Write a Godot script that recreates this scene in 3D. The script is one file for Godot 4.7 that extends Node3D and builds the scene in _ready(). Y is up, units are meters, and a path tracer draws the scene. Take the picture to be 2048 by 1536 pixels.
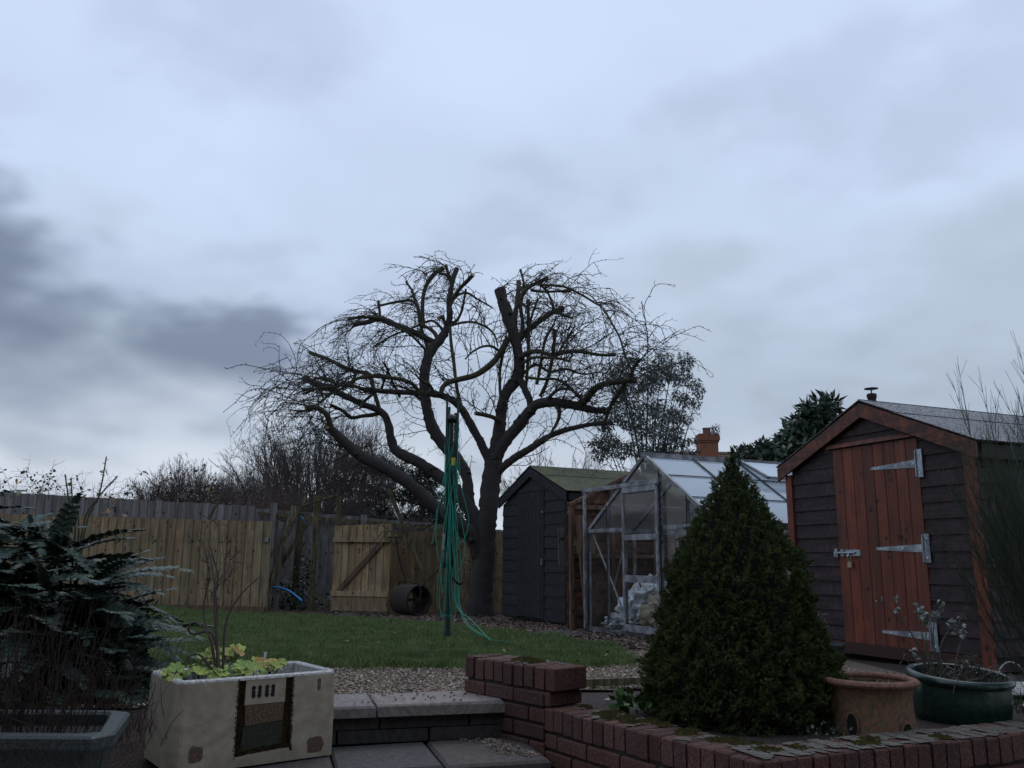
extends Node3D
# A walled garden under a heavy overcast sky: lopped apple tree, sheds, greenhouse, new fencing, pots and a stone sink.

class MB:
	var v := PackedVector3Array()
	var n := PackedVector3Array()
	var ix := PackedInt32Array()

	func tri(a: Vector3, b: Vector3, c: Vector3) -> void:
		var m := (b - a).cross(c - a)
		if m.length_squared() < 1e-16:
			return
		m = m.normalized()
		var k := v.size()
		v.append(a); v.append(b); v.append(c)
		n.append(m); n.append(m); n.append(m)
		ix.append(k); ix.append(k + 2); ix.append(k + 1)

	func quad(a: Vector3, b: Vector3, c: Vector3, d: Vector3) -> void:
		tri(a, b, c)
		tri(a, c, d)

	# eight corners: bottom ring (counter-clockwise from above), then top ring
	func hexa(p: Array) -> void:
		quad(p[3], p[2], p[1], p[0])
		quad(p[4], p[5], p[6], p[7])
		for i in 4:
			var j := (i + 1) % 4
			quad(p[i], p[j], p[j + 4], p[i + 4])

	func box(c: Vector3, s: Vector3, b := Basis()) -> void:
		var h := s * 0.5
		var p := []
		for y in [-1.0, 1.0]:
			for q in [[-1.0, 1.0], [1.0, 1.0], [1.0, -1.0], [-1.0, -1.0]]:
				p.append(c + b * Vector3(q[0] * h.x, y * h.y, q[1] * h.z))
		hexa(p)

	# a bar of rectangular section from a to b
	func bar(a: Vector3, b: Vector3, w: float, t: float, up := Vector3.UP) -> void:
		var z := (b - a).normalized()
		if absf(z.dot(up)) > 0.98:
			up = Vector3.BACK
		var x := up.cross(z).normalized()
		var y := z.cross(x)
		box((a + b) * 0.5, Vector3(w, t, a.distance_to(b)), Basis(x, y, z))

	func tube(p: PackedVector3Array, r: PackedFloat32Array, sides := 6, caps := true) -> void:
		var m := p.size()
		if m < 2:
			return
		var t := (p[1] - p[0]).normalized()
		var u := t.cross(Vector3.UP if absf(t.y) < 0.9 else Vector3.RIGHT).normalized()
		var k := v.size()
		for i in m:
			var t2 := (p[mini(i + 1, m - 1)] - p[maxi(i - 1, 0)]).normalized()
			u = (u - t2 * u.dot(t2)).normalized()
			var w := t2.cross(u)
			for j in sides:
				var a := TAU * j / sides
				var o := u * cos(a) + w * sin(a)
				v.append(p[i] + o * r[i])
				n.append(o)
		for i in m - 1:
			for j in sides:
				var a := k + i * sides + j
				var b := k + i * sides + (j + 1) % sides
				var c := b + sides
				var d := a + sides
				ix.append(a); ix.append(c); ix.append(b)
				ix.append(a); ix.append(d); ix.append(c)
		if caps:
			for e in [0, m - 1]:
				for j in sides - 2:
					var a := v[k + e * sides]
					var b := v[k + e * sides + j + 1]
					var c := v[k + e * sides + j + 2]
					if e == 0:
						tri(c, b, a)
					else:
						tri(a, b, c)

	func rod(a: Vector3, b: Vector3, r: float, sides := 8, r2 := -1.0) -> void:
		tube(PackedVector3Array([a, b]), PackedFloat32Array([r, r if r2 < 0.0 else r2]), sides)

	# a turned shape: profile of (radius, height) from the outside bottom onward
	func lathe(prof: Array, sides := 32, c := Vector3.ZERO) -> void:
		var k := v.size()
		var m := prof.size()
		for i in m:
			var d: Vector2 = prof[mini(i + 1, m - 1)] - prof[maxi(i - 1, 0)]
			var nn := Vector2(d.y, -d.x).normalized()
			for j in sides:
				var a := TAU * j / sides
				v.append(c + Vector3(cos(a) * prof[i].x, prof[i].y, -sin(a) * prof[i].x))
				n.append(Vector3(cos(a) * nn.x, nn.y, -sin(a) * nn.x))
		for i in m - 1:
			for j in sides:
				var a := k + i * sides + j
				var b := k + i * sides + (j + 1) % sides
				ix.append(a); ix.append(b + sides); ix.append(b)
				ix.append(a); ix.append(a + sides); ix.append(b + sides)

	func mesh() -> ArrayMesh:
		var a := []
		a.resize(Mesh.ARRAY_MAX)
		a[Mesh.ARRAY_VERTEX] = v
		a[Mesh.ARRAY_NORMAL] = n
		a[Mesh.ARRAY_INDEX] = ix
		var m := ArrayMesh.new()
		m.add_surface_from_arrays(Mesh.PRIMITIVE_TRIANGLES, a)
		return m

var rng := RandomNumberGenerator.new()
var M := {}
var taken := {}

func lin(r: float, g: float, b: float) -> Color:
	return Color(r, g, b).linear_to_srgb()

func rf(a: float, b: float) -> float:
	return rng.randf_range(a, b)

func rv() -> Vector3:
	return Vector3(rf(-1, 1), rf(-1, 1), rf(-1, 1))

func numbered(called: String) -> String:
	taken[called] = taken.get(called, -1) + 1
	return called if taken[called] == 0 else "%s_%03d" % [called, taken[called]]

func tag(o: Node3D, label: String, category := "", group := "", kind := "") -> Node3D:
	if label: o.set_meta("label", label)
	if category: o.set_meta("category", category)
	if group: o.set_meta("group", group)
	if kind: o.set_meta("kind", kind)
	return o

func thing(called: String, label: String, category: String, at := Vector3.ZERO, turn := 0.0, group := "") -> Node3D:
	var o := Node3D.new()
	o.name = numbered(called)
	add_child(o, true)
	o.position = at
	o.rotation.y = turn
	return tag(o, label, category, group)

# one named mesh, under parent or at top level
func obj(called: String, shape, mat: Material, parent: Node3D = null, xf := Transform3D()) -> MeshInstance3D:
	var o := MeshInstance3D.new()
	o.mesh = shape.mesh() if shape is MB else shape
	o.material_override = mat
	o.transform = xf
	if parent:
		o.name = called
		parent.add_child(o, true)
	else:
		o.name = numbered(called)
		add_child(o, true)
	return o

func struct(called: String, shape, mat: Material, label: String) -> MeshInstance3D:
	var o := obj(called, shape, mat)
	tag(o, label, called.replace("_", " "), "", "structure")
	return o

func many(called: String, shape, mat: Material, places: Array, parent: Node3D = null, tints = null) -> MultiMeshInstance3D:
	var mm := MultiMesh.new()
	mm.transform_format = MultiMesh.TRANSFORM_3D
	mm.use_colors = tints != null
	mm.mesh = shape.mesh() if shape is MB else shape
	mm.instance_count = places.size()
	for i in places.size():
		mm.set_instance_transform(i, places[i])
		if tints != null:
			mm.set_instance_color(i, tints[i])
	var o := MultiMeshInstance3D.new()
	o.multimesh = mm
	o.material_override = mat
	if parent:
		o.name = called
		parent.add_child(o, true)
	else:
		o.name = numbered(called)
		add_child(o, true)
	o.set_meta("kind", "stuff")
	return o

func turned(d: Vector3, roll: float, s: float, at: Vector3) -> Transform3D:
	# a transform whose y axis runs along d
	var y := d.normalized()
	var x := y.cross(Vector3.UP if absf(y.y) < 0.95 else Vector3.RIGHT).normalized()
	var z := x.cross(y)
	return Transform3D(Basis(x, y, z) * Basis(Vector3.UP, roll) * Basis.from_scale(Vector3(s, s, s)), at)

func smooth(p: PackedVector3Array, r: PackedFloat32Array, step: float) -> Array:
	var q := PackedVector3Array()
	var s := PackedFloat32Array()
	for i in p.size() - 1:
		var a := p[maxi(i - 1, 0)]
		var d := p[mini(i + 2, p.size() - 1)]
		var k := maxi(1, int(ceil(p[i].distance_to(p[i + 1]) / step)))
		for j in k:
			var t := float(j) / k
			q.append(p[i].cubic_interpolate(p[i + 1], a, d, t))
			s.append(lerpf(r[i], r[i + 1], t))
	q.append(p[-1])
	s.append(r[-1])
	return [q, s]

func line(pts: Array, r: float, step := 0.05, taper := 1.0) -> Array:
	var p := PackedVector3Array(pts)
	var s := PackedFloat32Array()
	for i in p.size():
		s.append(r * lerpf(1.0, taper, float(i) / (p.size() - 1)))
	return smooth(p, s, step)

func hose(mb: MB, pts: Array, r: float, sides := 6, step := 0.05, taper := 1.0) -> void:
	var q := line(pts, r, step, taper)
	mb.tube(q[0], q[1], sides)

# ---------------------------------------------------------------- ground shape
# garden level falls a little away from the house and rises towards the left fence
func gy(x: float, z: float) -> float:
	var d := -z
	var y := -0.018 * maxf(minf(d, 22.0) - 4.3, 0.0)
	y += 0.10 * smoothstep(-4.3, -6.2, x) * smoothstep(9.0, 14.0, d)
	y += 0.012 * sin(x * 1.3 + 0.7) * sin(d * 0.9) * smoothstep(4.8, 7.0, d)
	return y

func on(x: float, z: float, up := 0.0) -> Vector3:
	return Vector3(x, gy(x, z) + up, z)

# ---------------------------------------------------------------- textures
func tex(im: Image) -> ImageTexture:
	return ImageTexture.create_from_image(im)

func noise(s: int, f: float, oct := 4, kind := FastNoiseLite.TYPE_SIMPLEX_SMOOTH) -> FastNoiseLite:
	var n := FastNoiseLite.new()
	n.seed = s
	n.noise_type = kind
	n.frequency = f
	n.fractal_type = FastNoiseLite.FRACTAL_FBM
	n.fractal_octaves = oct
	return n

# boards seen along the grain: streaks run down the picture, knots sit between them
func wood_image(s: int, knots: int, lo: float, hi: float, blotch: float) -> Image:
	var w := 384
	var im := Image.create(w, w, false, Image.FORMAT_RGB8)
	var a := noise(s, 0.9, 4)
	var b := noise(s + 1, 1.6, 3)
	var r := RandomNumberGenerator.new()
	r.seed = s
	var ks := []
	for i in knots:
		ks.append(Vector3(r.randf(), r.randf(), r.randf_range(0.6, 1.4)))
	for y in w:
		var fy := float(y) / w
		var cy := cos(TAU * fy) * 0.5
		var sy := sin(TAU * fy) * 0.5
		for x in w:
			var fx := float(x) / w
			var bend := 0.0
			var dark := 0.0
			for k in ks:
				var dx := fposmod(fx - k.x + 0.5, 1.0) - 0.5
				var dy := fposmod(fy - k.y + 0.5, 1.0) - 0.5
				var q: float = (dx * dx * 2600.0 + dy * dy * 9000.0) / k.z
				if q < 14.0:
					dark = maxf(dark, 1.0 - smoothstep(0.5, 1.6, q))
					bend += signf(dx) * 0.012 * exp(-q * 0.25)
			var ang := TAU * (fx + bend)
			var g := a.get_noise_3d(cos(ang) * 6.0 + cy, sin(ang) * 6.0 + sy, cy * 0.4 + sy * 0.3)
			var f := b.get_noise_3d(cos(ang) * 22.0, sin(ang) * 22.0, sy * 3.0 + cy * 2.0)
			var h := b.get_noise_3d(cos(ang) * 0.6 + 9.0, sin(ang) * 0.6, sy * 1.2 + cy)
			var t := clampf(0.5 + g * 0.55 + f * 0.35, 0.0, 1.0)
			var l := lerpf(lo, hi, t) * (1.0 + h * blotch)
			l *= 1.0 - 0.55 * dark
			im.set_pixel(x, y, Color(clampf(l, 0, 1), clampf(l * (1.0 - 0.06 * (1.0 - t) - 0.1 * dark), 0, 1), clampf(l * (1.0 - 0.14 * (1.0 - t) - 0.2 * dark), 0, 1)))
	return im

# seamless blotches between two colours, with fine grain on top
func blotch_image(s: int, f: float, c0: Color, c1: Color, grain: float, sharp := 1.0, w := 320) -> Image:
	var im := Image.create(w, w, false, Image.FORMAT_RGB8)
	var a := noise(s, f, 5)
	var r := RandomNumberGenerator.new()
	r.seed = s
	for y in w:
		var ay := TAU * y / w
		for x in w:
			var ax := TAU * x / w
			# a torus in four dimensions, folded into three: seamless and free of visible repeats
			var g := a.get_noise_3d(cos(ax) * 3.0 + 1.7 * sin(ay), sin(ax) * 3.0 + 1.3 * cos(ay), 3.0 * sin(ay) + 2.0 * cos(ay) * cos(ax))
			var t := clampf(0.5 + g * 1.1 * sharp, 0.0, 1.0)
			var c := c0.lerp(c1, t)
			var l := 1.0 + r.randf_range(-grain, grain)
			im.set_pixel(x, y, Color(clampf(c.r * l, 0, 1), clampf(c.g * l, 0, 1), clampf(c.b * l, 0, 1)))
	return im

func mat(called: String, c: Color, rough: float, t: Texture2D = null, scale := Vector3.ONE, bump := 0.0, world := true) -> StandardMaterial3D:
	var m := StandardMaterial3D.new()
	m.resource_name = called
	m.albedo_color = c
	m.roughness = rough
	if t:
		m.albedo_texture = t
		m.uv1_triplanar = true
		m.uv1_world_triplanar = world
		m.uv1_scale = scale
		m.uv1_triplanar_sharpness = 4.0
		if bump != 0.0:
			m.heightmap_enabled = true
			m.heightmap_texture = t
			m.heightmap_scale = bump
	return m

func tinted(m: StandardMaterial3D, k: float, shift := Vector3.ONE) -> StandardMaterial3D:
	var o: StandardMaterial3D = m.duplicate()
	var c := m.albedo_color.srgb_to_linear()
	o.albedo_color = Color(c.r * k * shift.x, c.g * k * shift.y, c.b * k * shift.z).linear_to_srgb()
	return o

# a few tones of one material
func tones(m: StandardMaterial3D, spread: float, count := 5, warm := 0.05) -> Array:
	var out := []
	for i in count:
		var q := float(i) / (count - 1) * 2.0 - 1.0
		out.append(tinted(m, 1.0 + spread * q, Vector3(1.0 + warm * sin(i * 2.4), 1.0, 1.0 - warm * sin(i * 2.4))))
	return out

func pick(a: Array):
	return a[rng.randi() % a.size()]

func sky_image() -> Image:
	# clouds and air only, as linear light by direction
	var w := 1200
	var h := 600
	var im := Image.create(w, h, false, Image.FORMAT_RGBF)
	var a := noise(5, 1.7, 5)
	var b := noise(8, 4.2, 5)
	var c := noise(21, 1.1, 4)
	var dim := Color(0.15, 0.165, 0.19)
	for y in h:
		var el := (0.5 - (y + 0.5) / h) * PI
		if el < -0.06:
			for x in w:
				im.set_pixel(x, y, dim)
			continue
		var e := rad_to_deg(el)
		for x in w:
			var az := wrapf((x + 0.5) / w * TAU, -PI, PI)
			var d := Vector3(sin(az) * cos(el), sin(el), -cos(az) * cos(el))
			# a flat cloud deck: features flatten towards the horizon
			var s := 1.0 / (maxf(d.y, 0.0) + 0.22)
			var p := Vector3(d.x * s, 0.0, d.z * s)
			var n1 := a.get_noise_3d(p.x, 3.0, p.z)
			var n2 := b.get_noise_3d(p.x, 7.0, p.z * 1.2)
			var n3 := c.get_noise_3d(d.x * 1.6, d.y * 3.0, d.z * 1.6)
			var A := rad_to_deg(az)
			var wob := n2 * 3.0 + n1 * 3.0
			# the heavy bank low in the west, and a lighter shelf before it
			var q1 := Vector2((A + 38.0) / 18.0, (e - 14.9 + wob * 0.6 + (A + 32.0) * 0.32) / 7.4).length()
			var q2 := Vector2((A + 19.5 + wob * 0.6) / 10.0, (e - 13.3 + wob * 0.45) / 4.0).length()
			var bank := maxf((1.0 - smoothstep(0.3, 1.08, q1 + n2 * 0.3)) * 1.0, (1.0 - smoothstep(0.35, 1.05, q2 + n2 * 0.35)) * 0.92)
			var top := Vector3(0.61, 0.725, 0.955)
			var mid := Vector3(0.57, 0.68, 0.875)
			var shade := Vector3(0.46, 0.545, 0.67)
			var low := Vector3(0.66, 0.725, 0.82)
			var base := mid.lerp(top, smoothstep(20.0, 33.0, e + n3 * 12.0))
			base = base.lerp(shade, 1.0 - smoothstep(11.0, 20.0, e + n1 * 9.0 - n3 * 5.0))
			base = base.lerp(low, (1.0 - smoothstep(3.5, 11.5 - 2.0 * smoothstep(-15.0, 10.0, A), e + n1 * 4.0)) * (1.0 - 0.6 * smoothstep(-12.0, 20.0, A)))
			base *= 1.0 - 0.13 * smoothstep(-0.1, 0.5, n1 + 0.4 * n2) + 0.08 * n3
			base = base.lerp(Vector3(0.175, 0.222, 0.325), bank * 0.92)
			im.set_pixel(x, y, Color(base.x, base.y, base.z))
	return im

func materials() -> void:
	var wood := tex(wood_image(3, 16, 0.62, 1.0, 0.22))
	var wood2 := tex(wood_image(11, 8, 0.40, 1.0, 0.45))
	var rough := tex(blotch_image(4, 0.55, Color(0.62, 0.62, 0.62), Color(1, 1, 1), 0.16))
	var speck := tex(blotch_image(9, 1.6, Color(0.45, 0.43, 0.42), Color(1, 0.98, 0.95), 0.30))
	M.rough_t = rough
	M.speck_t = speck
	var V := Vector3(1.5, 0.55, 1.5)
	M.pine = mat("new pine", lin(0.31, 0.238, 0.142), 0.8, wood, V, 0.25)
	M.pine_brace = mat("treated brace", lin(0.17, 0.105, 0.07), 0.8, wood, V, 0.25)
	M.grey_wood = mat("weathered fence", lin(0.235, 0.232, 0.240), 0.9, wood, V, 0.4)
	M.post = mat("mossy post", lin(0.19, 0.175, 0.095), 0.9, wood2, V, 0.5)
	M.pale_post = mat("pale old timber", lin(0.28, 0.26, 0.19), 0.9, wood2, V, 0.5)
	var Hh := Vector3(0.5, 3.0, 0.5)
	M.black_board = mat("black stained boards", lin(0.014, 0.015, 0.021), 0.75, wood2, Hh, 0.5)
	M.brown_board = mat("dark brown boards", lin(0.056, 0.029, 0.037), 0.75, wood2, Hh, 0.5)
	M.red_wood = mat("red cedar stain", lin(0.200, 0.046, 0.018), 0.6, wood, Vector3(1.5, 0.6, 1.5), 0.25)
	M.red_flat = mat("red cedar stain along", lin(0.180, 0.050, 0.022), 0.6, wood2, Vector3(0.5, 2.6, 0.5), 0.25)
	M.raw_brown = mat("rough brown timber", lin(0.135, 0.062, 0.036), 0.85, wood2, Hh, 0.5)
	M.raw_post = mat("rough brown stud", lin(0.19, 0.105, 0.065), 0.85, wood2, V, 0.5)
	M.felt = mat("grey mineral felt", lin(0.31, 0.335, 0.37), 0.85, speck, Vector3(1.2, 1.2, 1.2), 0.15)
	M.moss_felt = mat("mossed felt", Color(1, 1, 1), 0.95, tex(blotch_image(31, 0.8, lin(0.070, 0.062, 0.048), lin(0.115, 0.125, 0.050), 0.25)), Vector3(0.8, 0.8, 0.8), 0.8)
	M.galv = mat("galvanised", lin(0.42, 0.47, 0.52), 0.42, rough, Vector3(0.9, 0.9, 0.9))
	M.galv.metallic = 0.6
	M.alu = mat("dull aluminium", lin(0.30, 0.31, 0.33), 0.5, rough, Vector3(0.7, 0.7, 0.7))
	M.alu.metallic = 0.45
	M.rubber = mat("black rubber", lin(0.02, 0.02, 0.022), 0.7)
	var g := StandardMaterial3D.new()
	g.resource_name = "greenhouse glass"
	g.transparency = BaseMaterial3D.TRANSPARENCY_ALPHA
	g.albedo_color = Color(0.55, 0.62, 0.62, 0.012)
	g.roughness = 0.04
	g.metallic_specular = 0.36
	g.cull_mode = BaseMaterial3D.CULL_DISABLED
	M.glass = g
	var g2: StandardMaterial3D = g.duplicate()
	g2.metallic_specular = 0.5
	g2.albedo_color = Color(0.86, 0.92, 0.96, 0.45)  # pale half-opaque tint stands in for sky reflected in the roof panes
	M.sky_tinted_roof_glass = g2
	M.brick = mat("old red brick", lin(0.195, 0.092, 0.072), 0.9, speck, Vector3(5, 5, 5), 0.4)
	M.mortar = mat("mortar", lin(0.11, 0.098, 0.088), 0.95, speck, Vector3(6, 6, 6), 0.6)
	M.slab = mat("worn concrete slab", Color(1, 1, 1), 0.85, tex(blotch_image(151, 1.1, lin(0.165, 0.142, 0.128), lin(0.27, 0.24, 0.22), 0.10)), Vector3(1.4, 1.4, 1.4), 0.15)
	M.crust = mat("lichened cement", Color(1, 1, 1), 0.95, tex(blotch_image(161, 2.6, lin(0.085, 0.075, 0.062), lin(0.22, 0.205, 0.18), 0.3)), Vector3(4, 4, 4), 0.8)
	M.soil = mat("dark soil and leaf litter", Color(1, 1, 1), 0.95, tex(blotch_image(51, 2.2, lin(0.016, 0.011, 0.009), lin(0.058, 0.038, 0.030), 0.45)), Vector3(1.3, 1.3, 1.3), 2.0)
	M.field = mat("rough field", lin(0.05, 0.06, 0.03), 0.95, speck, Vector3(0.3, 0.3, 0.3))
	M.turf = mat("turf base", Color(1, 1, 1), 0.95, tex(blotch_image(61, 1.4, lin(0.050, 0.070, 0.022), lin(0.09, 0.12, 0.036), 0.3)), Vector3(0.7, 0.7, 0.7))
	M.grit = mat("gravel bed", Color(1, 1, 1), 0.95, tex(blotch_image(71, 3.0, lin(0.07, 0.052, 0.038), lin(0.24, 0.19, 0.14), 0.4)), Vector3(2.0, 2.0, 2.0), 1.5)
	M.stone = mat("pebble", Color(1, 1, 1), 0.8)
	M.stone.vertex_color_use_as_albedo = true
	M.blade = mat("grass blade", Color(1, 1, 1), 0.75)
	M.blade.vertex_color_use_as_albedo = true
	M.blade.backlight_enabled = true
	M.blade.backlight = Color(0.25, 0.3, 0.1)
	M.bark = mat("apple bark", Color(1, 1, 1), 0.95, tex(blotch_image(81, 1.6, lin(0.020, 0.017, 0.018), lin(0.080, 0.066, 0.058), 0.4)), Vector3(4.0, 1.6, 4.0), 3.0)
	M.bark_green = mat("algae green bark", Color(1, 1, 1), 0.95, tex(blotch_image(82, 1.4, lin(0.022, 0.019, 0.013), lin(0.078, 0.072, 0.030), 0.35)), Vector3(4.0, 2.0, 4.0), 2.0)
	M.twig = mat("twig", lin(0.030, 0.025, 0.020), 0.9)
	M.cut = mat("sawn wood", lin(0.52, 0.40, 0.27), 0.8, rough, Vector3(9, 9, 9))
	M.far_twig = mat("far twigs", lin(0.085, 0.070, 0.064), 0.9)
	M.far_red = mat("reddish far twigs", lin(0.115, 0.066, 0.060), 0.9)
	M.leaf = mat("leaf", Color(1, 1, 1), 0.45)
	M.leaf.vertex_color_use_as_albedo = true
	M.leaf.cull_mode = BaseMaterial3D.CULL_DISABLED
	M.green_metal = mat("green coated steel", lin(0.012, 0.060, 0.045), 0.45, rough, Vector3(5, 5, 5))
	M.line = mat("green washing line", lin(0.010, 0.30, 0.20), 0.4)
	M.clay = mat("terracotta", Color(1, 1, 1), 0.85, tex(blotch_image(91, 1.0, lin(0.105, 0.085, 0.040), lin(0.235, 0.110, 0.072), 0.14, 1.3)), Vector3(2.4, 2.4, 2.4), 0.3)
	M.clay_rim = mat("clean terracotta rim", lin(0.26, 0.125, 0.08), 0.8, rough, Vector3(5, 5, 5), 0.2)
	M.glaze = mat("green glaze", lin(0.012, 0.055, 0.040), 0.22, rough, Vector3(3, 3, 3))
	M.glaze.clearcoat_enabled = true
	M.glaze.clearcoat = 0.6
	M.black_plastic = mat("black plastic", lin(0.015, 0.017, 0.02), 0.4, rough, Vector3(6, 6, 6))
	M.trough = mat("grey green plastic", lin(0.060, 0.085, 0.085), 0.55, speck, Vector3(4, 4, 4))
	M.ceramic = mat("stained white fireclay", Color(1, 1, 1), 0.45, tex(blotch_image(101, 0.7, lin(0.27, 0.228, 0.160), lin(0.40, 0.345, 0.255), 0.08)), Vector3(1.2, 1.2, 1.2))
	M.ceramic_rim = mat("white fireclay rim", lin(0.66, 0.65, 0.61), 0.3, rough, Vector3(6, 6, 6))
	M.moss = mat("moss", Color(1, 1, 1), 0.98)
	M.moss.vertex_color_use_as_albedo = true
	M.moss_flat = mat("moss film", Color(1, 1, 1), 0.98, tex(blotch_image(111, 2.4, lin(0.045, 0.032, 0.014), lin(0.12, 0.085, 0.024), 0.4)), Vector3(4, 4, 4), 2.0)
	M.clay_stain = mat("bare clay", lin(0.27, 0.185, 0.125), 0.9, speck, Vector3(6, 6, 6), 0.5)
	M.slime = mat("dark algae", Color(1, 1, 1), 0.9, tex(blotch_image(112, 1.8, lin(0.018, 0.020, 0.016), lin(0.050, 0.058, 0.026), 0.3)), Vector3(4, 4, 4), 0.5)
	M.hole_shade = mat("painted hole shade", lin(0.012, 0.010, 0.009), 0.95)  # near-black colour standing in for the shade inside openings
	M.white = mat("white plastic", lin(0.72, 0.74, 0.76), 0.45)
	M.sack = mat("crumpled polythene", lin(0.80, 0.83, 0.87), 0.4, rough, Vector3(1, 1, 1))
	M.sack_tan = mat("dirty sack", Color(1, 1, 1), 0.7, tex(blotch_image(121, 0.9, lin(0.15, 0.13, 0.09), lin(0.34, 0.30, 0.22), 0.2)), Vector3(2, 2, 2), 0.4)
	M.blue = mat("blue water pipe", lin(0.02, 0.22, 0.55), 0.4)
	M.rust = mat("rusty iron", Color(1, 1, 1), 0.9, tex(blotch_image(131, 1.5, lin(0.012, 0.010, 0.009), lin(0.045, 0.027, 0.020), 0.3)), Vector3(4, 4, 4), 1.0)
	M.yellow = mat("yellow sticker", lin(0.55, 0.42, 0.03), 0.6)
	M.far_brick = mat("orange chimney brick", Color(1, 1, 1), 0.9, tex(blotch_image(141, 2.0, lin(0.12, 0.045, 0.028), lin(0.30, 0.125, 0.065), 0.25)), Vector3(2.5, 4, 2.5), 1.0)
	M.tile = mat("weathered roof tile", Color(1, 1, 1), 0.9, tex(blotch_image(142, 1.4, lin(0.075, 0.048, 0.032), lin(0.17, 0.105, 0.065), 0.3)), Vector3(0.8, 0.8, 0.8), 1.0)
	M.red_tile = mat("red roof tile", Color(1, 1, 1), 0.9, tex(blotch_image(143, 1.4, lin(0.085, 0.045, 0.036), lin(0.15, 0.072, 0.055), 0.25)), Vector3(0.5, 0.5, 0.5), 1.0)
	M.render = mat("wall render", lin(0.30, 0.28, 0.25), 0.9, rough)
	M.dry = mat("dry stems", lin(0.062, 0.036, 0.026), 0.9)
	M.cane = mat("bramble cane", lin(0.075, 0.055, 0.045), 0.85)
	M.leaf_litter = mat("fallen leaf", Color(1, 1, 1), 0.9)
	M.leaf_litter.vertex_color_use_as_albedo = true
	M.leaf_litter.cull_mode = BaseMaterial3D.CULL_DISABLED

func _ready() -> void:
	rng.seed = 20160212
	var cam := Camera3D.new()
	cam.name = "camera"
	cam.position = Vector3(0, 0.68, 0)
	cam.rotation = Vector3(deg_to_rad(11.6), 0, deg_to_rad(0.45))
	cam.fov = 48.22
	cam.near = 0.05
	cam.far = 900.0
	add_child(cam)
	var we := WorldEnvironment.new()
	we.name = "environment"
	var e := Environment.new()
	e.background_mode = Environment.BG_SKY
	e.sky = Sky.new()
	var sm := PanoramaSkyMaterial.new()
	sm.panorama = tex(sky_image())
	e.sky.sky_material = sm
	e.tonemap_mode = Environment.TONE_MAPPER_LINEAR
	e.tonemap_exposure = 1.0
	e.background_energy_multiplier = 1.0
	e.sdfgi_enabled = true
	e.ssao_enabled = true
	e.ssil_enabled = true
	we.environment = e
	add_child(we)
	var sun := DirectionalLight3D.new()
	sun.name = "sun"
	sun.light_energy = 0.15
	sun.light_angular_distance = 30.0
	sun.light_color = Color(1.0, 0.97, 0.93)
	sun.rotation_degrees = Vector3(-62, 160, 0)
	sun.shadow_enabled = true
	add_child(sun)
	materials()
	ground()
	patio()
	walls()
	unseen_house()
	fences()
	gap_timbers()
	black_shed()
	brown_panel()
	greenhouse()
	red_shed()
	far_houses()
	background_trees()
	apple_tree()
	rotary_dryer()
	conifer()
	pots()
	sink()
	trough()
	mahonia()
	rose_and_brambles()
	broom()
	small_things()

# ---------------------------------------------------------------- ground
# the line where the raised garden stops at the sunken patio: (x, z)
const EDGE := [Vector2(-60, -4.05), Vector2(-2.6, -4.05), Vector2(-0.86, -4.55), Vector2(-0.16, -4.80), Vector2(-0.14, -4.70), Vector2(0.26, -4.25), Vector2(0.86, -3.32), Vector2(0.96, -3.36), Vector2(2.2, -3.87), Vector2(60, -24)]

func edge_z(x: float) -> float:
	for i in EDGE.size() - 1:
		if x <= EDGE[i + 1].x:
			return lerpf(EDGE[i].y, EDGE[i + 1].y, (x - EDGE[i].x) / (EDGE[i + 1].x - EDGE[i].x))
	return -24.0

func sheet(inside: Callable, x0: float, x1: float, z0: float, z1: float, step: float, up: float) -> MB:
	var mb := MB.new()
	var nx := int(ceil((x1 - x0) / step))
	var nz := int(ceil((z1 - z0) / step))
	for i in nx:
		for j in nz:
			var x := x0 + i * step
			var z := z0 + j * step
			if inside.call(Vector2(x + step * 0.5, z + step * 0.5)):
				mb.quad(on(x, z + step, up), on(x + step, z + step, up), on(x + step, z, up), on(x, z, up))
	return mb

var lawn_shape := PackedVector2Array()

func in_lawn(p: Vector2) -> bool:
	return Geometry2D.is_point_in_polygon(p + Vector2(0.09 * sin(p.y * 5.1 + p.x), 0.09 * sin(p.x * 4.3)), lawn_shape)

func in_gravel(p: Vector2) -> bool:
	# the pale strip between lawn and steps, and round to the right of the wall
	if in_lawn(p):
		return false
	if p.x < -0.1:
		return p.y < edge_z(p.x) - 0.02 and p.y > -6.7
	if p.y < -5.16 - 0.28 * (p.x - 0.45) + 0.1 or p.x < 0.3:
		return p.y > -7.6 and p.x < 2.6 and p.y < edge_z(p.x) - 0.1
	return false

func in_mulch(p: Vector2) -> bool:
	return not in_lawn(p) and not in_gravel(p) and p.y < -6.0 and p.y > -17.5 and p.x > -9.0 and p.x < 2.4

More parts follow.
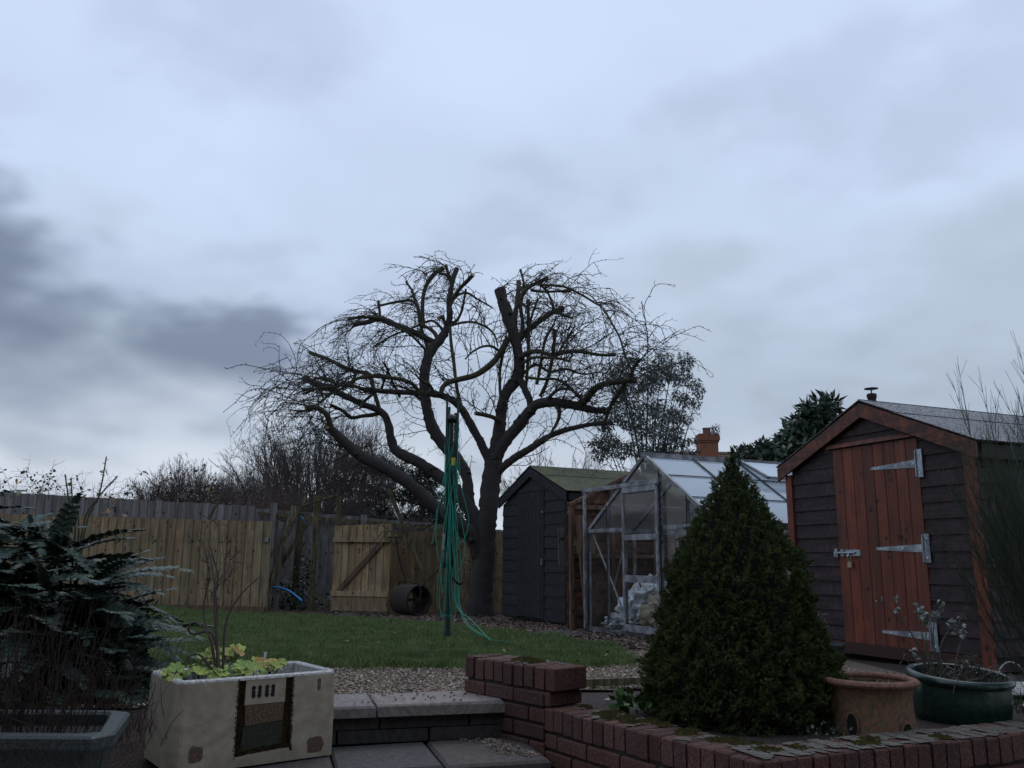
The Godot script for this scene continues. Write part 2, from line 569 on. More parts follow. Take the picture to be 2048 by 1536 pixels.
func ground() -> void:
	lawn_shape = PackedVector2Array([Vector2(-9.5, -6.1), Vector2(-1.2, -5.95), Vector2(-0.3, -6.3), Vector2(0.5, -6.2), Vector2(0.86, -6.7), Vector2(0.98, -7.4), Vector2(0.72, -8.3), Vector2(0.32, -9.1), Vector2(-0.1, -10.0), Vector2(-0.9, -11.2), Vector2(-2.2, -12.5), Vector2(-3.5, -13.5), Vector2(-4.4, -14.0), Vector2(-9.5, -14.4)])
	# one sheet of soil to the horizon, open where the patio lies
	var mb := MB.new()
	var xs := []
	for x in [-600.0, -200.0, -80.0, -60.0, -40.0, -25.0, -15.0]:
		xs.append(x)
	for i in range(-40, 41):
		xs.append(i * 0.25)
	for v in EDGE:
		if absf(v.x) < 10.0:
			xs.append(v.x)
	for x in [15.0, 25.0, 40.0, 60.0, 80.0, 200.0, 600.0]:
		xs.append(x)
	xs.sort()
	var ts := [0.0, 0.03, 0.06, 0.1, 0.14, 0.19, 0.25, 0.31, 0.38, 0.46, 0.55, 0.66, 0.8, 1.0]
	for i in xs.size() - 1:
		for j in ts.size() + 2:
			var c := []
			for q in [[i, j], [i + 1, j], [i + 1, j + 1], [i, j + 1]]:
				var x: float = xs[q[0]]
				var z0 := edge_z(clampf(x, -60.0, 60.0))
				var z: float = lerpf(z0, -30.0, ts[q[1]]) if q[1] < ts.size() else [-70.0, -200.0, -700.0][q[1] - ts.size()]
				c.append(Vector3(x, gy(x, z) - 0.03, z))
			mb.quad(c[0], c[1], c[2], c[3])
	struct("ground", mb, M.soil, "dark soil ground running out under the garden to the horizon")
	struct("lawn", sheet(in_lawn, -9.6, 1.2, -14.6, -5.8, 0.1, -0.012), M.turf, "damp green lawn between the gravel strip and the new fence")
	struct("gravel_path", sheet(in_gravel, -6.0, 2.6, -7.8, -4.0, 0.08, -0.018), M.grit, "pale gravel strip between the lawn and the concrete steps")
	# grass
	var g := MB.new()
	for k in 9:
		var a := k * 2.4
		var c := Vector3(cos(a), 0, sin(a)) * (0.008 + 0.0035 * k)
		var lean := Vector3(cos(a * 1.7), 0, sin(a * 1.7)) * (0.008 + 0.003 * (k % 4))
		var hgt := 0.030 + 0.0055 * (k % 5)
		var s := Vector3(-sin(a), 0, cos(a)) * 0.0024
		g.tri(c - s, c + s, c + lean * 0.5 + Vector3.UP * hgt * 0.6 + s * 0.8)
		g.tri(c - s, c + lean * 0.5 + Vector3.UP * hgt * 0.6 + s * 0.8, c + lean * 0.5 + Vector3.UP * hgt * 0.6 - s * 0.8)
		g.tri(c + lean * 0.5 + Vector3.UP * hgt * 0.6 - s * 0.8, c + lean * 0.5 + Vector3.UP * hgt * 0.6 + s * 0.8, c + lean * 1.5 + Vector3.UP * hgt)
	var pl := []
	var tn := []
	var pat := noise(77, 0.9, 4)
	while pl.size() < 62000:
		var d := 5.7 + 9.0 * pow(rng.randf(), 1.5)
		var x := rf(-0.62, 0.2) * d
		var p := Vector2(x, -d)
		if not in_lawn(p):
			# ragged border: some tufts stray onto the bare ground
			if rng.randf() > 0.16 or not in_lawn(p + Vector2(rf(-0.16, 0.16), rf(-0.22, 0.22))):
				continue
		var h := pat.get_noise_2d(x * 1.4, d * 1.4)
		var s := rf(0.7, 1.25) * (1.0 + 0.55 * maxf(h, -0.4)) * (0.85 + 0.03 * d)
		pl.append(Transform3D(Basis(Vector3.UP, rf(0, TAU)).rotated(Vector3(rf(-1, 1), 0, rf(-1, 1)).normalized(), rf(0, 0.35)) * Basis.from_scale(Vector3(s, s, s)), on(x, -d, -0.012)))
		var y := clampf(0.5 + pat.get_noise_2d(x * 3.0 + 40.0, d * 3.0) * 0.9 + rf(-0.2, 0.2), 0, 1)
		tn.append(Color(0.062, 0.105, 0.026).lerp(Color(0.140, 0.180, 0.055), y) * rf(0.8, 1.2))
	tag(many("grass", g, M.blade, pl, null, tn), "short damp grass blades covering the lawn", "grass")
	# pebbles: three shapes of a few faces each, one mass
	var pe := MB.new()
	pebble(pe, Vector3.ZERO, Vector3(1, 0.55, 0.75), 4)
	pl = []
	tn = []
	while pl.size() < 24000:
		var x := rf(-2.6, 2.4)
		var z := rf(-7.4, -4.2)
		if rng.randf() > 1.6 - 0.16 * -z or not in_gravel(Vector2(x, z)):
			continue
		var s := rf(0.006, 0.013)
		pl.append(Transform3D(Basis.from_euler(Vector3(rf(-0.6, 0.6), rf(0, TAU), rf(-0.6, 0.6))) * Basis.from_scale(Vector3(s, s, s)), on(x, z, rf(-0.016, -0.006))))
		tn.append(stone_tone())
	tag(many("gravel", pe, M.stone, pl, null, tn), "loose tan and brown pebbles on the strip before the lawn", "gravel")
	# leaf litter and chippings over the bare bed at the back
	var lf := MB.new()
	lf.tri(Vector3(-1, 0, 0), Vector3(0, 0.18, 0.5), Vector3(1, 0.1, 0))
	lf.tri(Vector3(-1, 0, 0), Vector3(1, 0.1, 0), Vector3(0.1, 0.2, -0.5))
	pl = []
	tn = []
	while pl.size() < 9000:
		var d := rf(6.5, 17.0)
		var x := rf(-0.33, 0.32) * d
		if not in_mulch(Vector2(x, -d)):
			continue
		var s := rf(0.014, 0.034)
		pl.append(Transform3D(Basis.from_euler(Vector3(rf(-0.5, 0.5), rf(0, TAU), rf(-0.5, 0.5))) * Basis.from_scale(Vector3(s, s, s)), on(x, -d, rf(-0.028, 0.0))))
		var t := rng.randf()
		tn.append((Color(0.10, 0.05, 0.035) if t < 0.62 else Color(0.045, 0.026, 0.02) if t < 0.88 else Color(0.26, 0.20, 0.14)) * rf(0.7, 1.2))
	tag(many("leaf_litter", lf, M.leaf_litter, pl, null, tn), "brown fallen leaves and chippings on the bed before the sheds", "leaves")
	# a few leaves blown onto the grass
	pl = []
	tn = []
	while pl.size() < 150:
		var d := 5.8 + 8.0 * pow(rng.randf(), 1.4)
		var x := rf(-0.5, 0.15) * d
		if not in_lawn(Vector2(x, -d)):
			continue
		var s := rf(0.014, 0.030)
		pl.append(Transform3D(Basis.from_euler(Vector3(rf(-0.5, 0.5), rf(0, TAU), rf(-0.5, 0.5))) * Basis.from_scale(Vector3(s, s, s)), on(x, -d, 0.028)))
		tn.append((Color(0.16, 0.085, 0.045) if rng.randf() < 0.6 else Color(0.30, 0.21, 0.12)) * rf(0.6, 1.1))
	tag(many("lawn_leaves", lf, M.leaf_litter, pl, null, tn), "scattered brown leaves lying on the lawn", "leaves")
	pl = []
	tn = []
	while pl.size() < 5000:
		var d := rf(6.8, 13.8)
		var x := rf(-0.24, 0.2) * d
		if not in_mulch(Vector2(x, -d)):
			continue
		var s := rf(0.008, 0.018)
		pl.append(Transform3D(Basis.from_euler(Vector3(rf(-0.6, 0.6), rf(0, TAU), rf(-0.6, 0.6))) * Basis.from_scale(Vector3(s, s, s)), on(x, -d, -0.022)))
		tn.append(stone_tone() * 0.8)
	tag(many("chippings", pe, M.stone, pl, null, tn), "scattered stones among the leaves behind the lawn", "gravel")

func stone_tone() -> Color:
	var t := rng.randf()
	var c := Color(0.25, 0.19, 0.135) if t < 0.5 else Color(0.13, 0.085, 0.06) if t < 0.78 else Color(0.42, 0.37, 0.30) if t < 0.92 else Color(0.15, 0.14, 0.14)
	return c * rf(0.7, 1.25)

func pebble(mb: MB, c: Vector3, s: Vector3, sides: int) -> void:
	var ring := []
	for j in sides + 1:
		var a := TAU * j / (sides + 1)
		ring.append(c + Vector3(cos(a) * s.x, 0.12 * sin(j * 2.2) * s.y, -sin(a) * s.z))
	for j in ring.size():
		var b: Vector3 = ring[(j + 1) % ring.size()]
		mb.tri(ring[j], b, c + Vector3(0.2 * s.x, s.y, 0.1 * s.z))
		mb.tri(b, ring[j], c - Vector3(0, s.y, 0))

# ---------------------------------------------------------------- patio and steps
func slab_mesh(a: Vector2, b: Vector2, c: Vector2, d: Vector2, top: float, thick: float, wob: float) -> MB:
	# corners front-left, front-right, back-right, back-left; arrises knocked off
	var mb := MB.new()
	var cen := (a + b + c + d) * 0.25
	var e := 0.012
	var up := []
	var lo := []
	for q in [a, b, c, d]:
		var i: Vector2 = q + (cen - q).normalized() * e * 1.4
		lo.append(Vector3(q.x, top - thick, q.y))
		up.append(Vector3(q.x, top - e + rf(-wob, wob), q.y))
		lo.append(Vector3(i.x, top + rf(-wob, wob), i.y))
	var p0 := [lo[0], lo[2], lo[4], lo[6]]
	var p2 := [lo[1], lo[3], lo[5], lo[7]]
	mb.hexa(p0 + up)
	for i in 4:
		var j := (i + 1) % 4
		mb.quad(up[i], up[j], p2[j], p2[i])
	mb.quad(p2[0], p2[1], p2[2], p2[3])
	return mb

func patio() -> void:
	var mb := MB.new()
	mb.quad(Vector3(-30, -0.36, 12), Vector3(30, -0.36, 12), Vector3(30, -0.36, -18), Vector3(-30, -0.36, -5.2))
	struct("patio", mb, M.slab, "dark sunken patio at the foot of the steps")
	var st := thing("garden_steps", "two worn concrete slab steps between the stone sink and the brick wall", "steps")
	var t := tones(M.slab, 0.12, 4)
	var fl := Vector2(-1.36, -4.12)
	var fr := Vector2(-0.017, -4.485)
	var dir := (fr - fl).normalized()
	var back := Vector2(dir.y, -dir.x) * 0.37
	if back.y > 0: back = -back
	var cut := [0.0, 0.757, 1.45]
	var all := fl.distance_to(fr)
	for i in 2:
		var a: Vector2 = fl + dir * (cut[i] + 0.006)
		var b: Vector2 = fl + dir * (minf(cut[i + 1], all) - 0.006)
		obj("paving_slab", slab_mesh(a, b, b + back, a + back, rf(-0.004, 0.004), 0.055, 0.003), t[i], st)
	# riser: two courses of long dark blocks, set back under the slab
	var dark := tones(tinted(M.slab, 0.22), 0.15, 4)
	for c in 2:
		var x := -0.1 - 0.2 * c
		while x < all:
			var a: Vector2 = fl + dir * maxf(x, 0.0) + back * 0.10
			var b: Vector2 = fl + dir * minf(x + 0.43, all) + back * 0.10
			var blk := MB.new()
			var y := -0.056 - c * 0.063
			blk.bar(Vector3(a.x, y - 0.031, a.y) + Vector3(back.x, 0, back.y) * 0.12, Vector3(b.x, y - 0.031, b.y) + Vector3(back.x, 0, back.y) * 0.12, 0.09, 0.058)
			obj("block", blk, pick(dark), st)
			x += 0.44
	# the tread below
	var b2 := Vector2(dir.y, -dir.x)
	if b2.y > 0: b2 = -b2
	fl = Vector2(-1.25, -3.63)
	fr = Vector2(0.19, -4.04)
	dir = (fr - fl).normalized()
	all = fl.distance_to(fr)
	cut = [0.0, 0.56, 1.02, all]
	for i in 3:
		var a: Vector2 = fl + dir * (cut[i] + 0.006)
		var b: Vector2 = fl + dir * (cut[i + 1] - 0.006)
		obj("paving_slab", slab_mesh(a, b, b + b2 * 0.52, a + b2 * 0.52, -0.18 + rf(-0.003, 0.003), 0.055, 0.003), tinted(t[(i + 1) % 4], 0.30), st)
	var low := MB.new()
	var m := (fl + fr) * 0.5 + b2 * 0.3
	low.bar(Vector3(fl.x, -0.3, fl.y) + Vector3(b2.x, 0, b2.y) * 0.28, Vector3(fr.x, -0.3, fr.y) + Vector3(b2.x, 0, b2.y) * 0.28, 0.48, 0.124)
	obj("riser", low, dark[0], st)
	var pe := MB.new()
	pebble(pe, Vector3.ZERO, Vector3(1, 0.55, 0.75), 4)
	var pl := []
	var tn := []
	for i in 420:
		var u := pow(rng.randf(), 1.6)
		var q: Vector2 = Vector2(-0.05, -4.46) + Vector2(0.2, 0.36) * rf(-0.05, 0.95) - Vector2(0.20, 0.0) * u * rf(0.2, 1.0) + Vector2(rf(-0.03, 0.02), rf(-0.02, 0.03))
		var s := rf(0.005, 0.011)
		pl.append(Transform3D(Basis.from_euler(Vector3(rf(-0.6, 0.6), rf(0, TAU), rf(-0.6, 0.6))) * Basis.from_scale(Vector3(s, s, s)), Vector3(q.x, -0.178, q.y)))
		tn.append(stone_tone() * 0.8)
	for i in 60:
		var q := Vector2(rf(-0.75, 0.05), 0)
		q.y = -4.30 - 0.27 * (q.x + 0.8) - rf(0.0, 0.3)
		var s := rf(0.005, 0.010)
		pl.append(Transform3D(Basis.from_euler(Vector3(rf(-0.6, 0.6), rf(0, TAU), rf(-0.6, 0.6))) * Basis.from_scale(Vector3(s, s, s)), Vector3(q.x, 0.004, q.y)))
		tn.append(stone_tone() * 0.6)
	tag(many("loose_gravel", pe, M.stone, pl, null, tn), "loose gravel washed into the corner of the lower step", "gravel")

# ---------------------------------------------------------------- brick walls
func brick_mesh(s: Vector3) -> ArrayMesh:
	# worn arrises: a box with its top and front edges knocked off
	var mb := MB.new()
	var e := 0.006
	var h := s * 0.5
	var r := []
	for y in [[-h.y, 0.0], [-h.y + e, e], [h.y - e, e], [h.y, 0.0]]:
		var k: float = y[1]
		var ring := []
		for q in [[-1, 1], [1, 1], [1, -1], [-1, -1]]:
			ring.append(Vector3(q[0] * (h.x - e + k), y[0], q[1] * (h.z - e + k)))
		r.append(ring)
	for i in 3:
		for j in 4:
			var k := (j + 1) % 4
			mb.quad(r[i][j], r[i][k], r[i + 1][k], r[i + 1][j])
	mb.quad(r[3][0], r[3][1], r[3][2], r[3][3])
	return mb.mesh()

var moss_places := []
var moss_tints := []

func moss_at(p: Vector3, size: float, count: int) -> void:
	for i in count:
		var a := rf(0, TAU)
		var r := sqrt(rng.randf())
		var s := rf(0.006, 0.014) * (1.3 - 0.6 * r)
		moss_places.append(Transform3D(Basis(Vector3.UP, rf(0, TAU)) * Basis.from_scale(Vector3(s, s * rf(0.7, 1.3), s)), p + Vector3(cos(a) * r * size, 0, sin(a) * r * size * 0.6)))
		var t := rng.randf()
		moss_tints.append(Color(0.045, 0.044, 0.012).lerp(Color(0.10, 0.078, 0.014), t) * rf(0.7, 1.2))

func brick_wall(called: String, label: String, p0: Vector2, p1: Vector2, top: float, bottom: float, shift: float) -> Node3D:
	# local x runs from p0 to p1 along the face, local z comes out of the face
	var d := p1 - p0
	var all := d.length()
	var w := thing(called, label, "wall", Vector3(p0.x, 0, p0.y), -atan2(d.y, d.x))
	var tone := tones(M.brick, 0.28, 6, 0.08)
	var cop := brick_mesh(Vector3(0.064, 0.104, 0.218))
	var str_ := brick_mesh(Vector3(0.213, 0.064, 0.1))
	var core := MB.new()
	core.box(Vector3(all * 0.5, (top - 0.012 + bottom) * 0.5, -0.112), Vector3(all - 0.02, top - 0.012 - bottom, 0.196))
	obj("mortar", core, M.mortar, w)
	var n := int(round(all / 0.0735))
	for i in n:
		var x := (i + 0.5) * all / n
		obj("brick", cop, pick(tone), w, Transform3D(Basis.from_euler(Vector3(rf(-0.012, 0.012), rf(-0.02, 0.02), rf(-0.02, 0.02))), Vector3(x, top - 0.052 + rf(-0.004, 0.003), -0.109 + rf(-0.003, 0.004))))
	var y := top - 0.104 - 0.011 - 0.032
	var c := 0
	while y > bottom - 0.02:
		var x := -0.112 * (c % 2) - shift
		while x < all:
			var a := maxf(x, 0.0)
			var b := minf(x + 0.213, all)
			if b - a > 0.04:
				obj("brick", str_, pick(tone), w, Transform3D(Basis.from_euler(Vector3(rf(-0.01, 0.01), rf(-0.012, 0.012), 0)) * Basis.from_scale(Vector3((b - a) / 0.213, 1, 1)), Vector3((a + b) * 0.5, y, -0.05 + rf(-0.003, 0.003))))
			x += 0.224
		y -= 0.075
		c += 1
	return w

func walls() -> void:
	var up := brick_wall("upper_garden_wall", "short upper brick wall with brick on edge coping beside the concrete steps", Vector2(-0.235, -4.74), Vector2(0.165, -4.27), 0.18, -0.30, 0.05)
	# the exposed end of its coping: a course across the end
	var tone := tones(M.brick, 0.2, 4)
	obj("brick", brick_mesh(Vector3(0.06, 0.106, 0.212)), tone[1], up, Transform3D(Basis(), Vector3(0.652, 0.128, -0.109)))
	obj("brick", brick_mesh(Vector3(0.1, 0.064, 0.21)), tone[2], up, Transform3D(Basis(), Vector3(0.60, 0.036, -0.109)))
	var lo := brick_wall("lower_garden_wall", "low brick retaining wall with mossy brick coping running from the steps to the corner", Vector2(0.165, -4.28), Vector2(0.875, -3.19), 0.0, -0.38, 0.12)
	var rw := brick_wall("front_garden_wall", "front brick wall with pale lichened coping below the terracotta and green pots", Vector2(0.888, -3.19), Vector2(3.7, -4.40), 0.003, -0.38, 0.0)
	# the corner bricks above the steps continue under the upper wall
	var bk := MB.new()
	for i in 24:
		for j in 6:
			var v := []
			for q in [[i, j], [i + 1, j], [i + 1, j + 1], [i, j + 1]]:
				var x: float = -4.6 + q[0] * 0.15
				var f: float = q[1] / 6.0
				v.append(Vector3(x, lerpf(-0.37, -0.025, f) + 0.02 * sin(x * 9.0 + f * 5.0) * sin(f * PI), lerpf(-3.62 - 0.1 * (x + 2.0), edge_z(x) + 0.02, f)))
			mb_quad(bk, v)
	struct("soil_bank", bk, M.soil, "dark soil bank falling to the patio behind the trough and the sink")
	# moss on the copings
	var a := Vector3(0.235, 0.0, -4.33)
	var b := Vector3(0.96, 0.0, -3.26)
	for i in 15:
		var t: float = [0.22, 0.27, 0.33, 0.38, 0.44, 0.5, 0.63, 0.68, 0.72, 0.76, 0.80, 0.1, 0.9, 0.93, 0.3][i]
		moss_at(a.lerp(b, t) + Vector3(rf(-0.02, 0.09), 0.003, rf(-0.06, 0.03)), rf(0.03, 0.07), 60)
	for t in [0.08, 0.30, 0.33, 0.36, 0.55]:
		moss_at(Vector3(0.95, 0.003, -3.31).lerp(Vector3(2.3, 0.003, -3.89), t) + Vector3(rf(-0.03, 0.03), 0.003, rf(-0.05, 0.03)), rf(0.03, 0.06), 50)
	for t in [0.45, 0.5, 0.55, 0.6, 0.66]:
		moss_at(Vector3(-0.10, 0.185, -4.72).lerp(Vector3(0.25, 0.185, -4.36), t) + Vector3(0.0, 0.0, rf(-0.03, 0.03)), 0.045, 75)
	var mo := MB.new()
	for k in 6:
		var q := k * 1.05
		mo.tri(Vector3(cos(q), -0.3, sin(q)), Vector3(cos(q + 1.3), -0.3, sin(q + 1.3)), Vector3(0.4 * cos(q + 0.6), 1.0, 0.4 * sin(q + 0.6)))
	tag(many("moss", mo, M.moss, moss_places, null, moss_tints), "olive and yellow moss cushions on the brick copings", "moss")
	# pale cement and lichen crust left on the coping tops, broken up
	cap_crust(rw, 3.0, 0.0045, 0.60, 71)
	cap_crust(lo, 1.28, 0.0015, 0.22, 72)
	cap_crust(up, 0.58, 0.181, 0.25, 73)
	# timber edging between gravel and bed
	var ed := MB.new()
	ed.bar(Vector3(0.40, -0.025, -5.12), Vector3(1.2, -0.03, -5.42), 0.022, 0.085)
	tag(obj("edging_board", ed, M.post), "thin grey edging board between the gravel and the conifer bed", "edging")

# ---------------------------------------------------------------- fences and gate
func feather() -> ArrayMesh:
	var mb := MB.new()
	# unit height, 0.15 wide, thick edge on the right, standing proud of the next board
	mb.hexa([Vector3(-0.075, 0, 0.004), Vector3(0.075, 0, 0.022), Vector3(0.075, 0, 0.004), Vector3(-0.075, 0, -0.004), Vector3(-0.075, 1, 0.004), Vector3(0.075, 1, 0.022), Vector3(0.075, 1, 0.004), Vector3(-0.075, 1, -0.004)])
	return mb.mesh()

# boards from a to b (plan), tops at ya..yb
func fence_run(f: Node3D, a: Vector3, b: Vector3, ya: float, yb: float, pitch: float, width: float, mats: Array, jag: float, sink := 0.03) -> void:
	var d := Vector3(b.x - a.x, 0, b.z - a.z)
	var all := d.length()
	d /= all
	var yaw := -atan2(d.z, d.x)
	var bd := feather()
	var n := int(all / pitch)
	for i in n:
		var t := (i + 0.5) / n
		var p := a.lerp(b, t)
		var y0 := gy(p.x, p.z) - sink + rf(0, 0.015)
		var y1 := lerpf(ya, yb, t) + rf(-jag, jag)
		obj("board", bd, pick(mats), f, Transform3D(Basis(Vector3.UP, yaw + rf(-0.01, 0.01)) * Basis.from_scale(Vector3(width / 0.15 * rf(0.97, 1.03), y1 - y0, 1.0)), Vector3(p.x, y0, p.z) - f.position))

func fences() -> void:
	var pine := tones(M.pine, 0.17, 7, 0.06)
	var grey := tones(M.grey_wood, 0.2, 6, 0.03)
	# old grey fence behind everything
	var og := thing("old_grey_fence", "weathered grey featheredge fence running behind the new pine fence", "fence")
	fence_run(og, Vector3(-11.2, 0, -16.0), Vector3(-4.95, 0, -16.7), 1.93, 1.66, 0.14, 0.17, grey, 0.008)
	fence_run(og, Vector3(-4.95, 0, -16.7), Vector3(0.9, 0, -17.7), 1.63, 1.20, 0.14, 0.17, grey, 0.008)
	for q in [[Vector3(-4.85, 1.52, -16.6), Vector3(-1.2, 1.27, -17.2)], [Vector3(-1.2, 1.27, -17.2), Vector3(0.9, 1.1, -17.6)]]:
		var r := MB.new()
		r.bar(q[0], q[1], 0.06, 0.055)
		obj("rail", r, M.post, og)
	for q in [Vector3(-4.55, 1.72, -16.6), Vector3(-2.86, 1.52, -16.85)]:
		var r := MB.new()
		r.box(Vector3(q.x, (q.y - 0.4) * 0.5, q.z), Vector3(0.1, q.y + 0.4, 0.1))
		obj("post", r, M.grey_wood, og)
	# new pine fence on the left
	var nf := thing("new_pine_fence", "new pale pine featheredge fence panel behind the lawn and the spiky shrub", "fence")
	fence_run(nf, Vector3(-9.4, 0, -15.35), Vector3(-3.96, 0, -14.4), 1.42, 1.275, 0.155, 0.185, pine, 0.004)
	var gb := MB.new()
	gb.bar(Vector3(-9.4, -0.12, -15.32), Vector3(-3.98, -0.15, -14.37), 0.03, 0.12)
	obj("gravel_board", gb, M.pine_brace, nf)
	var latch := MB.new()
	latch.box(Vector3(-4.02, 0.98, -14.375), Vector3(0.06, 0.07, 0.02))
	obj("latch_plate", latch, M.galv, nf)
	# new fence to the right of the gate, behind the tree
	var rfence := thing("new_pine_fence", "new pine fence panel between the gate and the black shed behind the tree trunk", "fence")
	fence_run(rfence, Vector3(-2.15, 0, -15.3), Vector3(0.35, 0, -15.75), 1.18, 1.14, 0.155, 0.185, tones(M.pine, 0.14, 6, 0.05), 0.006)
	# the new gate, ledged and braced, set ajar in the gap
	var a := Vector3(-2.985, -0.17, -14.8)
	var b := Vector3(-2.015, -0.15, -14.6)
	var d := (b - a)
	var wd := Vector2(d.x, d.z).length()
	var g := thing("garden_gate", "new ledged and braced pine gate with a diagonal brace beside the iron roller", "gate", a, -atan2(d.z, d.x))
	var bd := feather()
	for i in 8:
		var p := wd / 8.0
		obj("board", bd, tinted(pine[(i * 3 + 1) % 7], 1.35), g, Transform3D(Basis.from_scale(Vector3((p + 0.018) / 0.15, 1.385 + rf(-0.006, 0.006) + 0.045 * i / 8.0, 1)), Vector3((i + 0.5) * p, 0.01, 0)))
	for y in [1.17, 0.285]:
		var r := MB.new()
		r.box(Vector3(wd * 0.5, y, 0.045), Vector3(wd + 0.005, 0.085, 0.038))
		obj("ledge", r, tinted(M.pine, 1.45), g)
	var br := MB.new()
	br.bar(Vector3(0.12, 0.325, 0.042), Vector3(wd - 0.13, 1.128, 0.042), 0.032, 0.075, Vector3(-0.63, 0.77, 0))
	obj("brace", br, M.pine_brace, g)
	var kb := MB.new()
	kb.box(Vector3(wd * 0.5, 0.125, 0.032), Vector3(wd, 0.235, 0.022))
	obj("kick_board", kb, tinted(M.pine, 1.0), g)
	var hn := MB.new()
	hn.box(Vector3(wd + 0.05, 1.17, 0.03), Vector3(0.09, 0.06, 0.012))
	obj("hinge", hn, M.pale_post, g)

func timber(called: String, label: String, cat: String, a: Vector3, b: Vector3, w: float, t: float, m: Material, group := "") -> void:
	var mb := MB.new()
	mb.bar(Vector3.ZERO, b - a, w, t, Vector3(0.3, 0.2, 1))
	var o := obj(called, mb, m)
	o.position = a
	tag(o, label, cat, group)

func gap_timbers() -> void:
	timber("standing_post", "brown upright post between the leaning timbers and the new gate", "post", Vector3(-3.43, -0.45, -15.3), Vector3(-3.44, 1.775, -15.3), 0.085, 0.085, tinted(M.post, 1.35))
	timber("standing_post", "mossy dark post standing directly behind the new gate", "post", Vector3(-3.0, -0.45, -15.2), Vector3(-3.01, 1.755, -15.2), 0.10, 0.10, M.post)
	timber("standing_post", "dark post beside the ivy behind the leaning timbers", "post", Vector3(-3.9, -0.45, -15.9), Vector3(-3.86, 1.5, -15.9), 0.12, 0.12, tinted(M.post, 0.6))
	timber("mossy_rail", "green mossed rail sloping up to the top of the posts", "rail", Vector3(-3.68, 1.565, -15.12), Vector3(-3.05, 1.775, -15.1), 0.03, 0.062, tinted(M.post, 1.2))
	timber("leaning_post", "thick pale round topped post leaning behind the end of the pine fence", "post", Vector3(-4.12, -0.2, -14.9), Vector3(-3.753, 1.57, -15.0), 0.10, 0.10, M.pale_post)
	timber("leaning_batten", "thin mossy batten crossing in front of the leaning pale post", "batten", Vector3(-4.18, 0.45, -14.72), Vector3(-3.53, 1.73, -14.9), 0.05, 0.035, tinted(M.post, 1.3))
	timber("leaning_plank", "dark mossy plank leaning lowest in the gap beside the pine fence", "plank", Vector3(-4.25, 0.02, -15.0), Vector3(-3.49, 1.36, -15.1), 0.075, 0.03, tinted(M.post, 1.0))
	timber("leaning_plank", "narrow broken plank leaning under the pale post", "plank", Vector3(-4.3, 0.15, -15.12), Vector3(-3.62, 1.12, -15.2), 0.05, 0.03, M.pale_post)
	timber("fallen_rail", "thin dark rail running from the grey post to the leaning post", "rail", Vector3(-4.08, 1.30, -15.1), Vector3(-3.72, 1.43, -15.1), 0.03, 0.035, tinted(M.post, 0.7))
	timber("grey_stub_post", "short grey post at the end of the new pine fence", "post", Vector3(-3.97, -0.4, -15.0), Vector3(-3.97, 1.3, -15.0), 0.09, 0.09, M.grey_wood)
	timber("slanting_pole", "slanting square pole behind the gate rising above the old fence", "pole", Vector3(-1.36, 0.2, -14.75), Vector3(-2.14, 1.875, -15.05), 0.06, 0.06, tinted(M.post, 0.9))
	timber("slanting_board", "short mossy board sticking up above the pine fence near the brambles", "board", Vector3(-5.5, 1.1, -15.45), Vector3(-5.19, 1.80, -15.5), 0.03, 0.13, tinted(M.post, 0.8))
	timber("fallen_plank", "dark plank lying on the ground left of the gate", "plank", Vector3(-3.42, 0.14, -15.1), Vector3(-3.05, -0.10, -14.95), 0.07, 0.03, tinted(M.post, 0.55))
	timber("prop_stick", "thin grey stick lying across the gap behind the gate", "stick", Vector3(-3.36, 0.74, -15.25), Vector3(-3.08, 0.78, -15.2), 0.018, 0.018, M.pale_post)
	timber("iron_rod", "dark rod leaning on the fence between the roller and the washing line", "rod", Vector3(-1.52, 0.2, -14.75), Vector3(-0.82, 0.92, -15.2), 0.02, 0.02, M.rust)
	var mb := MB.new()
	hose(mb, [Vector3(-4.05, 0.20, -14.9), Vector3(-3.9, 0.20, -14.85), Vector3(-3.72, 0.15, -14.8), Vector3(-3.55, 0.05, -14.75), Vector3(-3.46, -0.01, -14.7)], 0.016, 8)
	hose(mb, [Vector3(-3.72, 1.41, -15.3), Vector3(-3.66, 1.36, -15.3), Vector3(-3.63, 1.28, -15.3), Vector3(-3.61, 1.22, -15.32)], 0.013, 8)
	tag(obj("blue_hose", mb, M.blue), "bright blue water pipe curling out of the gap in the fence", "hose")
	# cast roller
	var rl := thing("lawn_roller", "old rusty iron garden roller with a handle beside the new gate", "garden roller", on(-1.62, -14.35), 0.7)
	var dm := MB.new()
	var pr := [Vector2(0.215, -0.25), Vector2(0.24, -0.25), Vector2(0.24, 0.25), Vector2(0.215, 0.25), Vector2(0.215, -0.25)]
	dm.lathe(pr, 32)
	obj("drum", dm, M.rust, rl, Transform3D(Basis(Vector3.RIGHT, PI * 0.5), Vector3(0, 0.22, 0)))
	for z in [0.2, -0.2]:
		var sp := MB.new()
		for k in 6:
			var an := TAU * k / 6.0
			sp.rod(Vector3(0, 0.22, z), Vector3(cos(an) * 0.22, 0.22 + sin(an) * 0.22, z), 0.012, 6)
		sp.rod(Vector3(0, 0.22, z - 0.03), Vector3(0, 0.22, z + 0.03), 0.04, 10)
		obj("spokes", sp, M.rust, rl)
	var hd := MB.new()
	hose(hd, [Vector3(0.0, 0.22, 0.29), Vector3(-0.03, 0.45, 0.30), Vector3(-0.09, 0.50, 0.2), Vector3(-0.1, 0.52, 0)], 0.012)
	hose(hd, [Vector3(0.0, 0.22, -0.29), Vector3(-0.03, 0.45, -0.30), Vector3(-0.09, 0.50, -0.2), Vector3(-0.1, 0.52, 0)], 0.012)
	hose(hd, [Vector3(-0.1, 0.52, 0), Vector3(-0.2, 0.8, -0.03), Vector3(-0.30, 1.22, -0.05)], 0.014)
